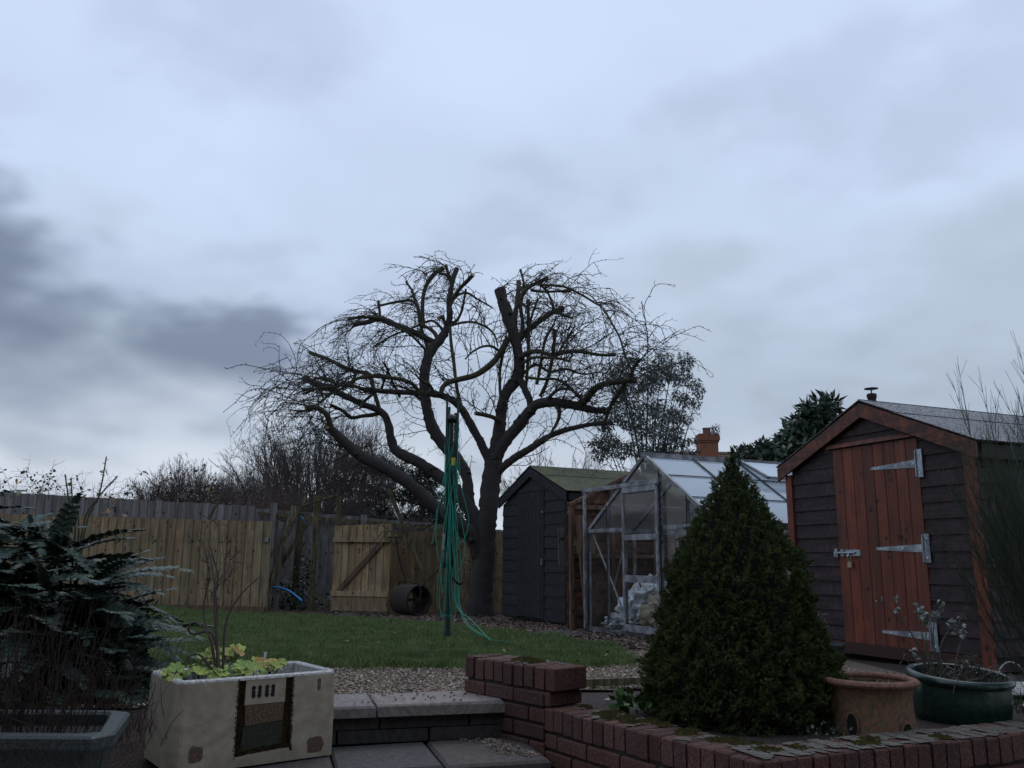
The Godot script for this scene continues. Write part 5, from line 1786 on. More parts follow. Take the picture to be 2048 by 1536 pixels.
func background_trees() -> void:
	var g := "bare trees beyond the grey fence"
	make_sprays()
	# tall fan of upright stems, tallest of the trees over the fence
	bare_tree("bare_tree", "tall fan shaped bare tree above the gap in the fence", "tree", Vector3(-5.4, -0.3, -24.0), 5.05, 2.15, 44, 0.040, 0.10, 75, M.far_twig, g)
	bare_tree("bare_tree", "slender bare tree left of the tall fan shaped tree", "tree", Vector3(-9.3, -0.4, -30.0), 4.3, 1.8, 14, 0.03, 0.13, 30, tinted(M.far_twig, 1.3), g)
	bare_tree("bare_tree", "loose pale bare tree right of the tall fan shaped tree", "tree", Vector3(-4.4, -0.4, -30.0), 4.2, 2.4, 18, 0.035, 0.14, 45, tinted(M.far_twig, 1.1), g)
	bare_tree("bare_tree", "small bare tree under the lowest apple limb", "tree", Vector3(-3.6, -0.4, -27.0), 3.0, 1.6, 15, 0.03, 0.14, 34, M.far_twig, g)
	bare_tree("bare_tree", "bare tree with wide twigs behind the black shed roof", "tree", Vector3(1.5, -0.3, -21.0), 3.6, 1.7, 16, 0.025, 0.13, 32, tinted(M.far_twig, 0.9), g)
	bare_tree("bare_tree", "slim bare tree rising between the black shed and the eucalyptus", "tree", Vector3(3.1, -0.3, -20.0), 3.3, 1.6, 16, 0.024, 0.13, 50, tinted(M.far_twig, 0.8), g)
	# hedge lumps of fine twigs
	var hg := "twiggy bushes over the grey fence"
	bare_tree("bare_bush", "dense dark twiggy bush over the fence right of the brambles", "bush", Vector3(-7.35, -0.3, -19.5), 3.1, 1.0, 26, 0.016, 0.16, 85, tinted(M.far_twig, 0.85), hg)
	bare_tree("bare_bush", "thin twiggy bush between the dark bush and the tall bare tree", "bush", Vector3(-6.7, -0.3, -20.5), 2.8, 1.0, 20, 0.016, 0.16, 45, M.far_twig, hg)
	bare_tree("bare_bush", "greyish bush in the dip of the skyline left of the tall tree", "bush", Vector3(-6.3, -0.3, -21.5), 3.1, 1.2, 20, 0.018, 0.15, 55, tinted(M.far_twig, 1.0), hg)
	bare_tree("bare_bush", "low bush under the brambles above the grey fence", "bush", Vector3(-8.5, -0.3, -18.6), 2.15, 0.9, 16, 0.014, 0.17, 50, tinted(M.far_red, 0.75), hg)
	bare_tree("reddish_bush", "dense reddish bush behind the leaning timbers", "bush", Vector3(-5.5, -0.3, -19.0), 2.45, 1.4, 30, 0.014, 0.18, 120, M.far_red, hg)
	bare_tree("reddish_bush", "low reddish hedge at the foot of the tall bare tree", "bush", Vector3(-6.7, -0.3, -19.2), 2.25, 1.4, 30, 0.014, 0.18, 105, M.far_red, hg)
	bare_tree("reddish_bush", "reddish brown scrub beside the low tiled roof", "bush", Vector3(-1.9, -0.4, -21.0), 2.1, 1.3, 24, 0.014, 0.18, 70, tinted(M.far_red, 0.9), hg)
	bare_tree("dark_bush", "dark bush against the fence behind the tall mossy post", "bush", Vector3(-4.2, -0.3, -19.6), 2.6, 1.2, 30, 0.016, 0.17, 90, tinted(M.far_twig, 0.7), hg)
	# evergreens
	var needle := leaf_mesh(0.20, 0.03, 0.02)
	var pine := thing("pine_tree", "flat topped dark evergreen behind the tall bare tree", "tree", Vector3(-4.45, 0.3, -26.0))
	var tr := MB.new()
	hose(tr, [Vector3(0, -0.4, 0), Vector3(0.1, 1.2, 0), Vector3(-0.1, 2.4, 0), Vector3(0.15, 3.2, 0)], 0.09, 7, 0.3, 0.5)
	obj("trunk", tr, M.bark, pine)
	leafy(pine, [[0.1, 3.15, 0, 0.75, 0.26], [0.75, 2.95, 0.2, 0.5, 0.2], [-0.35, 2.5, 0, 0.55, 0.2], [0.5, 2.35, -0.1, 0.5, 0.18], [0.1, 1.75, 0.1, 0.8, 0.28], [-0.4, 1.4, 0, 0.7, 0.3], [0.6, 1.3, 0, 0.6, 0.3]], 330.0, needle, Color(0.016, 0.024, 0.016), Color(0.032, 0.044, 0.028), 0.0, 0.7, 1.2)
	pine = thing("pine_tree", "small round headed pine showing behind the washing line", "tree", Vector3(-2.85, 0.25, -27.0))
	tr = MB.new()
	hose(tr, [Vector3(0, -0.4, 0), Vector3(0.05, 1.2, 0), Vector3(0.1, 2.7, 0)], 0.10, 7, 0.3, 0.5)
	obj("trunk", tr, M.bark, pine)
	leafy(pine, [[0.05, 2.85, 0, 0.55, 0.42], [-0.35, 2.35, 0, 0.45, 0.2], [0.5, 2.2, 0, 0.6, 0.25], [0.85, 1.85, 0, 0.6, 0.22], [0.2, 1.6, 0, 0.8, 0.3]], 380.0, needle, Color(0.016, 0.030, 0.022), Color(0.034, 0.055, 0.038), 0.0, 0.7, 1.2)
	var ev := thing("dark_shrub", "dark evergreen shrub in the bush line below the flat topped pine", "bush", Vector3(-6.9, -0.3, -22.5))
	leafy(ev, [[0, 1.3, 0, 0.9, 0.9], [1.0, 1.6, 0, 0.9, 0.9], [1.9, 1.4, 0, 0.9, 0.8]], 220.0, needle, Color(0.016, 0.020, 0.017), Color(0.033, 0.036, 0.030), 0.0, 0.7, 1.3)
	# big eucalyptus
	var eu := thing("eucalyptus_tree", "tall grey green eucalyptus with airy tufted crown behind the greenhouse", "tree", Vector3(3.55, -0.4, -22.0))
	var lumps := []
	for q in [[-0.60, 6.19, -0.58, 0.40, 0.30], [-0.73, 5.64, 0.10, 0.39, 0.33], [-0.43, 6.33, -0.29, 0.24, 0.24], [-0.02, 5.88, 0.23, 0.28, 0.31], [0.02, 5.54, 0.28, 0.31, 0.23], [0.61, 6.47, -0.96, 0.30, 0.30], [0.55, 6.10, -1.07, 0.38, 0.25], [0.52, 5.87, 0.74, 0.23, 0.18], [1.12, 6.38, -0.53, 0.24, 0.27], [1.06, 6.03, -0.58, 0.21, 0.21], [0.96, 5.45, 1.09, 0.20, 0.15], [1.35, 5.46, -0.07, 0.17, 0.18], [1.09, 5.01, 0.74, 0.15, 0.13], [0.76, 5.75, -0.05, 0.21, 0.13], [0.78, 5.28, 0.31, 0.23, 0.15], [1.14, 5.31, -0.77, 0.22, 0.16], [-0.64, 5.14, 0.30, 0.34, 0.26], [-0.96, 4.72, 0.81, 0.30, 0.20], [-1.14, 4.52, 0.05, 0.23, 0.16], [-0.53, 4.58, 0.53, 0.38, 0.23], [-0.14, 4.84, 0.38, 0.36, 0.21], [0.34, 5.21, -0.96, 0.33, 0.19], [0.33, 4.71, 0.57, 0.38, 0.23], [0.68, 4.80, 0.20, 0.26, 0.21], [1.07, 4.78, -0.44, 0.19, 0.13], [0.07, 4.59, -1.03, 0.47, 0.25], [0.21, 4.19, 0.80, 0.38, 0.25], [0.69, 4.36, -0.06, 0.26, 0.21], [-1.13, 4.07, 0.48, 0.33, 0.23], [-0.86, 3.80, 0.83, 0.33, 0.23], [-1.32, 3.75, 0.47, 0.26, 0.20], [-0.44, 3.83, 0.93, 0.33, 0.20], [0.19, 3.85, -0.23, 0.45, 0.26], [0.48, 3.87, 0.66, 0.33, 0.18], [0.98, 4.15, -0.12, 0.29, 0.11], [0.91, 3.77, 0.96, 0.18, 0.09], [0.38, 3.60, 0.83, 0.33, 0.13], [1.93, 4.58, -0.89, 0.12, 0.12], [-1.32, 4.18, -0.80, 0.16, 0.16], [-0.17, 5.65, -0.62, 0.22, 0.16], [-1.43, 4.52, 1.02, 0.15, 0.10]]:
		lumps.append(q)
	tr = MB.new()
	for i in lumps.size():
		var q = lumps[i]
		if i % 3 == 2 or q[1] < 1.6:
			continue
		var root := Vector3(rf(-0.25, 0.25), -0.2, rf(-0.3, 0.3))
		var tip := Vector3(q[0], q[1] + q[4] * 0.6, q[2])
		var midp := root.lerp(tip, 0.5) + Vector3(-(tip.x - root.x) * 0.18, 0.1, 0) + rv() * 0.12
		hose(tr, [root, midp, tip], rf(0.028, 0.055), 6, 0.25, 0.12)
		for k in 5:
			var f := rf(0.45, 0.95)
			var p := midp.lerp(tip, f)
			twig(tr, p, (Vector3.UP * 0.7 + rv()).normalized(), rf(0.3, 0.8), 0.010, 0, 0.3)
	obj("stems", tr, tinted(M.bark_green, 1.1), eu)
	leafy(eu, lumps, 470.0, leaf_mesh(0.115, 0.019, 0.02), Color(0.045, 0.060, 0.054), Color(0.10, 0.12, 0.105), 0.7, 0.6, 1.15, 0.0)
	# laurels behind the brown shed
	var lm := leaf_mesh(0.17, 0.030, 0.05)
	var la := thing("laurel_shrub", "glossy dark laurel standing up behind the brown shed's left eave", "shrub", Vector3(4.12, 0.32, -11.4))
	var ls := [[-0.02, 2.30, 0, 0.22, 0.20], [0.12, 2.42, 0, 0.17, 0.15], [0.02, 2.10, 0, 0.28, 0.20], [-0.30, 2.16, 0.05, 0.12, 0.10], [-0.28, 1.95, 0, 0.26, 0.2], [0.0, 1.85, 0, 0.4, 0.25], [-0.5, 1.78, 0.1, 0.3, 0.16], [-0.45, 1.5, 0, 0.4, 0.3]]
	leafy(la, ls, 800.0, lm, Color(0.018, 0.036, 0.022), Color(0.050, 0.082, 0.046), 0.25, 0.55, 1.1, 0.2)
	tr = MB.new()
	for q in ls:
		hose(tr, [Vector3(rf(-0.1, 0.1), -0.5, 0), Vector3(q[0] * 0.6, q[1] * 0.5, q[2]), Vector3(q[0], q[1], q[2])], 0.016, 5, 0.2, 0.4)
	obj("stems", tr, M.bark_green, la)
	var lb := thing("laurel_shrub", "lower rounded evergreen shrub between the chimney and the brown shed", "shrub", Vector3(4.05, 0.10, -14.5))
	leafy(lb, [[-0.10, 2.30, 0, 0.22, 0.2], [0.22, 2.35, 0, 0.32, 0.25], [0.5, 2.25, 0, 0.45, 0.3], [0.0, 2.0, 0, 0.5, 0.3], [0.6, 1.9, 0, 0.6, 0.35], [0.3, 1.5, 0, 0.9, 0.4]], 1000.0, leaf_mesh(0.11, 0.026, 0.03), Color(0.024, 0.040, 0.026), Color(0.07, 0.095, 0.062), 0.2, 0.6, 1.2, 0.2)

func far_houses() -> void:
	# red brick house: only its ridge and chimney stand above the greenhouse
	var h := thing("brick_house", "distant house with an orange brick chimney and pot above the greenhouse ridge", "house", Vector3(5.5, 0.45, -29.0))
	var wl := MB.new()
	wl.box(Vector3(5.0, 0.9, -3.5), Vector3(10.0, 3.8, 7.0))
	obj("wall", wl, M.render, h)
	var rf_ := MB.new()
	for side in [1.0, -1.0]:
		for k in 12:
			var t0 := k / 12.0
			var t1 := (k + 1) / 12.0 + 0.012
			var z0: float = -3.5 + side * 3.9 * (1.0 - t0)
			var z1: float = -3.5 + side * 3.9 * (1.0 - t1)
			var y0 := 2.6 + 1.62 * t0 + 0.035
			var y1 := 2.6 + 1.62 * t1
			rf_.quad(Vector3(-0.2, y0, z0), Vector3(10.2, y0, z0), Vector3(10.2, y1, z1), Vector3(-0.2, y1, z1))
			rf_.quad(Vector3(-0.2, y0 - 0.06, z0), Vector3(10.2, y0 - 0.06, z0), Vector3(10.2, y0, z0), Vector3(-0.2, y0, z0))
	for k in 26:
		rf_.rod(Vector3(-0.2 + k * 0.4, 4.22, -3.5), Vector3(0.19 + k * 0.4, 4.23, -3.5), 0.11, 8)
	obj("roof", rf_, M.tile, h)
	var ch := Node3D.new()
	ch.name = "chimney"
	h.add_child(ch, true)
	ch.position.y = -0.42
	var c := MB.new()
	c.box(Vector3(1.59, 3.6, -1.9), Vector3(0.66, 3.1, 0.62))
	obj("stack", c, M.far_brick, ch)
	c = MB.new()
	c.box(Vector3(1.59, 4.89, -1.9), Vector3(0.72, 0.08, 0.68))
	c.box(Vector3(1.59, 5.01, -1.9), Vector3(0.78, 0.17, 0.74))
	c.box(Vector3(1.59, 5.13, -1.9), Vector3(0.70, 0.07, 0.66))
	obj("corbel", c, tinted(M.far_brick, 0.85), ch)
	c = MB.new()
	c.lathe([Vector2(0.15, 5.12), Vector2(0.135, 5.35), Vector2(0.155, 5.36), Vector2(0.155, 5.41), Vector2(0.11, 5.41), Vector2(0.11, 5.1)], 16, Vector3(1.59, 0, -1.9))
	obj("chimney_pot", c, tinted(M.clay_rim, 0.8), ch)
	# low bungalow roof beyond the fence
	var b := thing("bungalow", "low red tiled roof showing over the grey fence beside the apple trunk", "house", Vector3(-8.0, -0.4, -44.0))
	var bw := MB.new()
	bw.box(Vector3(2.9, 0.9, -3.0), Vector3(5.8, 1.9, 6.0))
	obj("wall", bw, M.render, b)
	var br := MB.new()
	for k in 8:
		var t0 := k / 8.0
		var t1 := (k + 1) / 8.0
		br.quad(Vector3(-0.2, 1.85 + 1.4 * t0, 0.3 - 3.3 * t0), Vector3(6.0, 1.85 + 1.4 * t0, 0.3 - 3.3 * t0), Vector3(6.0, 1.8 + 1.4 * t1, 0.3 - 3.3 * t1), Vector3(-0.2, 1.8 + 1.4 * t1, 0.3 - 3.3 * t1))
		br.quad(Vector3(-0.2, 1.8 + 1.4 * t0, 0.3 - 3.3 * t0), Vector3(6.0, 1.8 + 1.4 * t0, 0.3 - 3.3 * t0), Vector3(6.0, 1.85 + 1.4 * t0, 0.3 - 3.3 * t0), Vector3(-0.2, 1.85 + 1.4 * t0, 0.3 - 3.3 * t0))
	br.quad(Vector3(6.0, 1.8, -6.3), Vector3(-0.2, 1.8, -6.3), Vector3(-0.2, 3.2, -3.0), Vector3(6.0, 3.2, -3.0))
	obj("roof", br, M.red_tile, b)

# ---------------------------------------------------------------- conifer
func conifer() -> void:
	var c := thing("dwarf_conifer", "dense dark green cone shaped dwarf conifer in the raised bed behind the brick wall", "conifer", Vector3(1.09, -0.03, -4.22))
	var hs := [0.0, 0.08, 0.19, 0.30, 0.415, 0.53, 0.648, 0.766, 0.884, 1.004, 1.10, 1.163, 1.187, 1.215, 1.268]
	var rs := [0.42, 0.45, 0.44, 0.415, 0.372, 0.338, 0.318, 0.275, 0.20, 0.130, 0.072, 0.032, 0.022, 0.013, 0.003]
	var prof := func(h: float) -> float:
		for i in 14:
			if h <= hs[i + 1]:
				return lerpf(rs[i], rs[i + 1], (h - hs[i]) / (hs[i + 1] - hs[i]))
		return 0.0
	var n := noise(17, 2.0, 3)
	var lump := func(a: float, h: float) -> float:
		return 1.0 + 0.20 * n.get_noise_3d(cos(a) * 1.4, h * 4.2, sin(a) * 1.4)
	var tr := MB.new()
	tr.rod(Vector3(0, -0.1, 0), Vector3(0, 1.2, 0), 0.04, 8, 0.004)
	obj("trunk", tr, M.bark, c)
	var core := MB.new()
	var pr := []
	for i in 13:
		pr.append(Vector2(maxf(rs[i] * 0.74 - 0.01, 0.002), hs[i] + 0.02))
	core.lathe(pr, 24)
	obj("inner_shade_core", core, mat("dark conifer core", lin(0.018, 0.020, 0.011), 0.95, M.speck_t, Vector3(9, 9, 9), 2.0), c)  # solid dark core stands in for shade deep inside the foliage
	# one sprig: a short twig set round with soft needles
	var sp := MB.new()
	for k in 22:
		var y := 0.05 + 0.95 * k / 22.0
		var a := k * 2.4
		var o := Vector3(cos(a), 0.75 + 0.9 * y, sin(a)).normalized()
		var s := Vector3(-sin(a), 0, cos(a)) * 0.045
		var b := Vector3(0, y, 0)
		sp.tri(b - s * 1.5, b + s * 1.5, b + o * (0.62 - 0.16 * y))
	sp.tube(PackedVector3Array([Vector3.ZERO, Vector3(0, 1, 0)]), PackedFloat32Array([0.05, 0.02]), 3, false)
	var pl := []
	var tn := []
	var i := 0
	while pl.size() < 36000:
		i += 1
		var h := 1.262 * (1.0 - sqrt(rng.randf() * 0.995)) if rng.randf() < 0.5 else rf(0.0, 1.262)
		var r0: float = prof.call(h)
		if rng.randf() > (r0 + 0.03) / 0.5:
			continue
		var a := rf(0, TAU)
		# tufts gather on little branch tips
		a += 0.05 * sin(a * 23.0 + h * 31.0) / maxf(r0 * 2.0, 0.25)
		var r: float = r0 * lump.call(a, h) * (1.0 - 0.14 * pow(rng.randf(), 2.0))
		var tuft := 0.026 * sin(a * 26.0 * maxf(r0, 0.1) * 2.0 + sin(h * 40.0) * 1.6) * sin(h * 58.0 + a * 3.0)
		r = maxf(r + tuft, 0.002)
		var out := Vector3(cos(a), 0, sin(a))
		var d := (out * 1.0 + Vector3.UP * rf(0.1, 1.0) + rv() * 0.75).normalized()
		if h > 1.15:
			d = (out * 0.4 + Vector3.UP + rv() * 0.3).normalized()
		var s := rf(0.013, 0.024)
		pl.append(turned(d, rf(0, TAU), s, Vector3(out.x * r, h, out.z * r) - d * 0.014))
		var t := clampf(0.5 + 0.8 * n.get_noise_3d(a * 3.0 + 20.0, h * 8.0, 4.0) + rf(-0.35, 0.35), 0, 1)
		var k := Color(0.050, 0.080, 0.030).lerp(Color(0.112, 0.138, 0.048), t)
		if rng.randf() < 0.03:
			k = Color(0.085, 0.058, 0.025)
		tn.append(k * rf(0.75, 1.2))
	var cm: StandardMaterial3D = M.leaf.duplicate()
	cm.roughness = 0.85
	cm.metallic_specular = 0.2
	many("foliage", sp, cm, pl, c, tn)

# ---------------------------------------------------------------- pots
func soil_disc(parent: Node3D, r: float, y: float) -> void:
	var mb := MB.new()
	mb.lathe([Vector2(r, y - 0.01), Vector2(r * 0.97, y), Vector2(r * 0.5, y + 0.012), Vector2(0.001, y + 0.02)], 24)
	obj("soil", mb, M.soil, parent)

func pots() -> void:
	var p := thing("terracotta_pot", "round terracotta pot with thick rolled rim and round side holes behind the brick wall", "plant pot", Vector3(1.565, -0.075, -3.93))
	var mb := MB.new()
	mb.lathe([Vector2(0.0, 0.0), Vector2(0.192, 0.0), Vector2(0.190, 0.03), Vector2(0.181, 0.08), Vector2(0.174, 0.14), Vector2(0.173, 0.19), Vector2(0.177, 0.225), Vector2(0.184, 0.238)], 48)
	mb.lathe([Vector2(0.165, 0.245), Vector2(0.158, 0.2), Vector2(0.155, 0.1), Vector2(0.155, 0.05)], 48)
	obj("body", mb, M.clay, p)
	mb = MB.new()
	var prof := []
	for k in 13:
		var a := TAU * k / 12.0
		prof.append(Vector2(0.187 + 0.021 * cos(a), 0.252 + 0.017 * sin(a)))
	mb.lathe(prof, 48)
	obj("rim", mb, M.clay_rim, p)
	soil_disc(p, 0.16, 0.165)
	for q in [[-2.36, 0.085, 0.026, 0.052], [-1.12, 0.075, 0.026, 0.030]]:
		var hole_shade := MB.new()
		var ring := MB.new()
		var a: float = q[0]
		var out := Vector3(cos(a), 0, -sin(a)) * -1.0
		out = Vector3(cos(a), 0, -sin(a))
		var sx := Vector3(-out.z, 0, out.x)
		var c := out * 0.184 + Vector3(0, q[1], 0)
		var pts := []
		for k in 20:
			var t := TAU * k / 20.0
			pts.append(c + sx * cos(t) * q[2] + Vector3(0, sin(t) * q[3], 0) + out * (0.003 - 0.10 * absf(cos(t) * q[2])))
		for k in 20:
			hole_shade.tri(c + out * 0.002, pts[k], pts[(k + 1) % 20])
		pts.append(pts[0])
		hose(ring, pts, 0.005, 5, 0.01)
		obj("hole_shade", hole_shade, M.hole_shade, p)  # dark disc on the pot wall, painted as a shaded opening
		obj("hole_lip", ring, M.clay, p)
	# seedlings in the pot
	var sd := thing("pot_seedlings", "small pale green seedlings and cut stalks in the terracotta pot", "plant", Vector3(1.565, 0.10, -3.93))
	mb = MB.new()
	for k in 26:
		var b := Vector3(rf(-0.09, 0.09), 0, rf(-0.08, 0.09))
		hose(mb, [b, b + Vector3(rf(-0.02, 0.02), 0.03, rf(-0.02, 0.02)), b + Vector3(rf(-0.05, 0.05), rf(0.04, 0.085), rf(-0.03, 0.04))], 0.0022, 4, 0.02)
	hose(mb, [Vector3(-0.06, 0.045, 0.09), Vector3(0.0, 0.06, 0.09), Vector3(0.08, 0.04, 0.10)], 0.004, 5)
	hose(mb, [Vector3(-0.03, 0.06, 0.06), Vector3(0.07, 0.07, 0.05)], 0.004, 5)
	obj("stalks", mb, mat("pale stalk", lin(0.20, 0.22, 0.10), 0.7), sd)
	var lm := leaf_mesh(0.035, 0.010, 0.008)
	for k in 40:
		var o := obj("leaf", lm, tones(mat("seedling leaf", lin(0.09, 0.15, 0.045), 0.6), 0.3, 3)[k % 3] if k < 3 else sd.get_child(1 + k % 3).material_override, sd, turned(Vector3(rf(-1, 1), rf(0.2, 1), rf(-1, 1)), rf(0, TAU), rf(0.6, 1.1), Vector3(rf(-0.09, 0.07), rf(0.02, 0.075), rf(-0.05, 0.09))))
	# green glazed pot
	p = thing("green_glazed_pot", "wide dark green glazed pot with incised bands right of the terracotta pot", "plant pot", Vector3(2.115, -0.12, -4.27))
	p.scale = Vector3(0.87, 1, 0.87)
	p.rotation = Vector3(0.09, 0, -0.03)
	mb = MB.new()
	mb.lathe([Vector2(0.0, 0.0), Vector2(0.19, 0.0), Vector2(0.225, 0.06), Vector2(0.245, 0.12), Vector2(0.2485, 0.128), Vector2(0.2465, 0.133), Vector2(0.2505, 0.142), Vector2(0.2485, 0.147), Vector2(0.252, 0.156), Vector2(0.250, 0.161), Vector2(0.254, 0.17), Vector2(0.252, 0.22), Vector2(0.244, 0.25), Vector2(0.243, 0.262)], 56)
	mb.lathe([Vector2(0.228, 0.295), Vector2(0.222, 0.25), Vector2(0.222, 0.15)], 56)
	obj("body", mb, M.glaze, p)
	mb = MB.new()
	prof = []
	for k in 13:
		var a := TAU * k / 12.0
		prof.append(Vector2(0.247 + 0.020 * cos(a), 0.280 + 0.020 * sin(a)))
	mb.lathe(prof, 56)
	obj("rim", mb, M.glaze, p)
	soil_disc(p, 0.225, 0.205)
	# sage gone woody
	var sg := thing("withered_sage", "withered sage with curled grey leaves and bare stems in the green pot", "plant", Vector3(2.125, 0.03, -4.29))
	var off := Vector3(2.125, 0.03, -4.29)
	mb = MB.new()
	var tips := []
	for q in [[Vector3(2.05, 0.04, -4.25), Vector3(1.963, 0.276, -4.250), Vector3(1.889, 0.390, -4.250), Vector3(1.847, 0.513, -4.250)],
		[Vector3(2.06, 0.04, -4.25), Vector3(1.977, 0.299, -4.250), Vector3(1.963, 0.414, -4.250), Vector3(1.967, 0.514, -4.250)],
		[Vector3(2.07, 0.04, -4.25), Vector3(2.022, 0.277, -4.250), Vector3(2.028, 0.391, -4.250), Vector3(2.065, 0.480, -4.250)],
		[Vector3(2.06, 0.04, -4.2), Vector3(2.020, 0.259, -4.200), Vector3(2.065, 0.361, -4.200), Vector3(2.111, 0.419, -4.200)],
		[Vector3(2.05, 0.04, -4.3), Vector3(1.954, 0.318, -4.300), Vector3(1.867, 0.434, -4.300), Vector3(1.777, 0.522, -4.300)],
		[Vector3(2.08, 0.04, -4.25), Vector3(2.147, 0.209, -4.250), Vector3(2.208, 0.232, -4.250)],
		[Vector3(2.05, 0.04, -4.25), Vector3(1.969, 0.208, -4.250), Vector3(1.904, 0.283, -4.250)],
		[Vector3(2.06, 0.04, -4.3), Vector3(2.03, 0.25, -4.35), Vector3(2.05, 0.37, -4.38), Vector3(2.03, 0.45, -4.36)],
		[Vector3(2.07, 0.04, -4.22), Vector3(2.09, 0.22, -4.2), Vector3(2.13, 0.33, -4.2), Vector3(2.15, 0.40, -4.2)]]:
		var pts := []
		for v in q:
			pts.append(v - off)
		hose(mb, pts, 0.0042, 5, 0.03, 0.5)
		tips.append([pts[-2], pts[-1]])
	for k in 210:
		var b := Vector3(rf(-0.14, 0.12), 0.01, rf(-0.11, 0.12))
		var d := (Vector3(b.x * 1.8, 1.0, b.z * 1.5) + rv() * 0.7).normalized()
		twig(mb, b, d, rf(0.06, 0.20), 0.0018, 1, 0.3)
	obj("stems", mb, mat("sage stem", lin(0.13, 0.115, 0.09), 0.85), sg)
	var lfm := MB.new()
	var prev: Array = []
	for k in 6:
		# a curled strap leaf
		var y := k / 5.0
		var w := 0.26 * sin(PI * clampf(y * 0.85 + 0.1, 0, 1))
		var c := Vector3(0, sin(y * 1.9) * 0.55, (1.0 - cos(y * 1.9)) * 0.55)
		var row := [c + Vector3(-w, 0.03, 0), c, c + Vector3(w, 0.03, 0)]
		if k > 0:
			lfm.quad(prev[0], prev[1], row[1], row[0])
			lfm.quad(prev[1], prev[2], row[2], row[1])
		prev = row
	var gm := tones(mat("sage leaf", lin(0.24, 0.27, 0.25), 0.75), 0.3, 4)
	var lmesh := lfm.mesh()
	for t in tips.size():
		for k in (17 if t in [2, 3, 7, 8] else 9 if t == 1 else 5):
			var pp: Vector3 = tips[t][0].lerp(tips[t][1], rf(0.0, 1.05)) + rv() * 0.012
			obj("leaf", lmesh, pick(gm), sg, turned(Vector3(rf(-1, 1), rf(0.0, 0.9), rf(-1, 1)), rf(0, TAU), rf(0.024, 0.042), pp))
	for k in 12:
		obj("leaf", lmesh, pick(gm), sg, turned(Vector3(rf(-1, 1), rf(0.1, 1), rf(-1, 1)), rf(0, TAU), rf(0.025, 0.045), Vector3(rf(-0.12, 0.12), rf(0.06, 0.2), rf(-0.05, 0.1))))
	# black plastic pot with a small grey plant by the shed
	p = thing("black_plastic_pot", "black plastic pot half hidden behind the conifer beside the brown shed", "plant pot", Vector3(2.045, -0.04, -5.9))
	mb = MB.new()
	mb.lathe([Vector2(0.0, 0.0), Vector2(0.125, 0.0), Vector2(0.155, 0.175), Vector2(0.165, 0.178), Vector2(0.166, 0.205), Vector2(0.158, 0.206), Vector2(0.145, 0.1), Vector2(0.0, 0.1)], 36)
	obj("body", mb, M.black_plastic, p)
	soil_disc(p, 0.145, 0.12)
	var gp := thing("grey_shrublet", "small silvery grey plant in the black plastic pot", "plant", Vector3(2.0, 0.08, -5.9))
	mb = MB.new()
	for k in 60:
		twig(mb, Vector3(rf(-0.06, 0.06), 0, rf(-0.06, 0.06)), (Vector3.UP + rv() * 0.6).normalized(), rf(0.12, 0.28), 0.0026, 1, 0.4)
	obj("stems", mb, mat("silver stem", lin(0.15, 0.15, 0.15), 0.85), gp)

# ---------------------------------------------------------------- stone sink
func rounded(w: float, d: float, r: float, inset: float) -> Array:
	var out := []
	var c := [Vector2(r, -r), Vector2(w - r, -r), Vector2(w - r, -d + r), Vector2(r, -d + r)]
	var a0 := [PI, PI * 0.5, 0.0, -PI * 0.5]
	for i in 4:
		for k in 5:
			var a: float = a0[i] - PI * 0.5 * k / 4.0
			out.append(c[i] + Vector2(cos(a), sin(a)) * (r - inset))
	return out

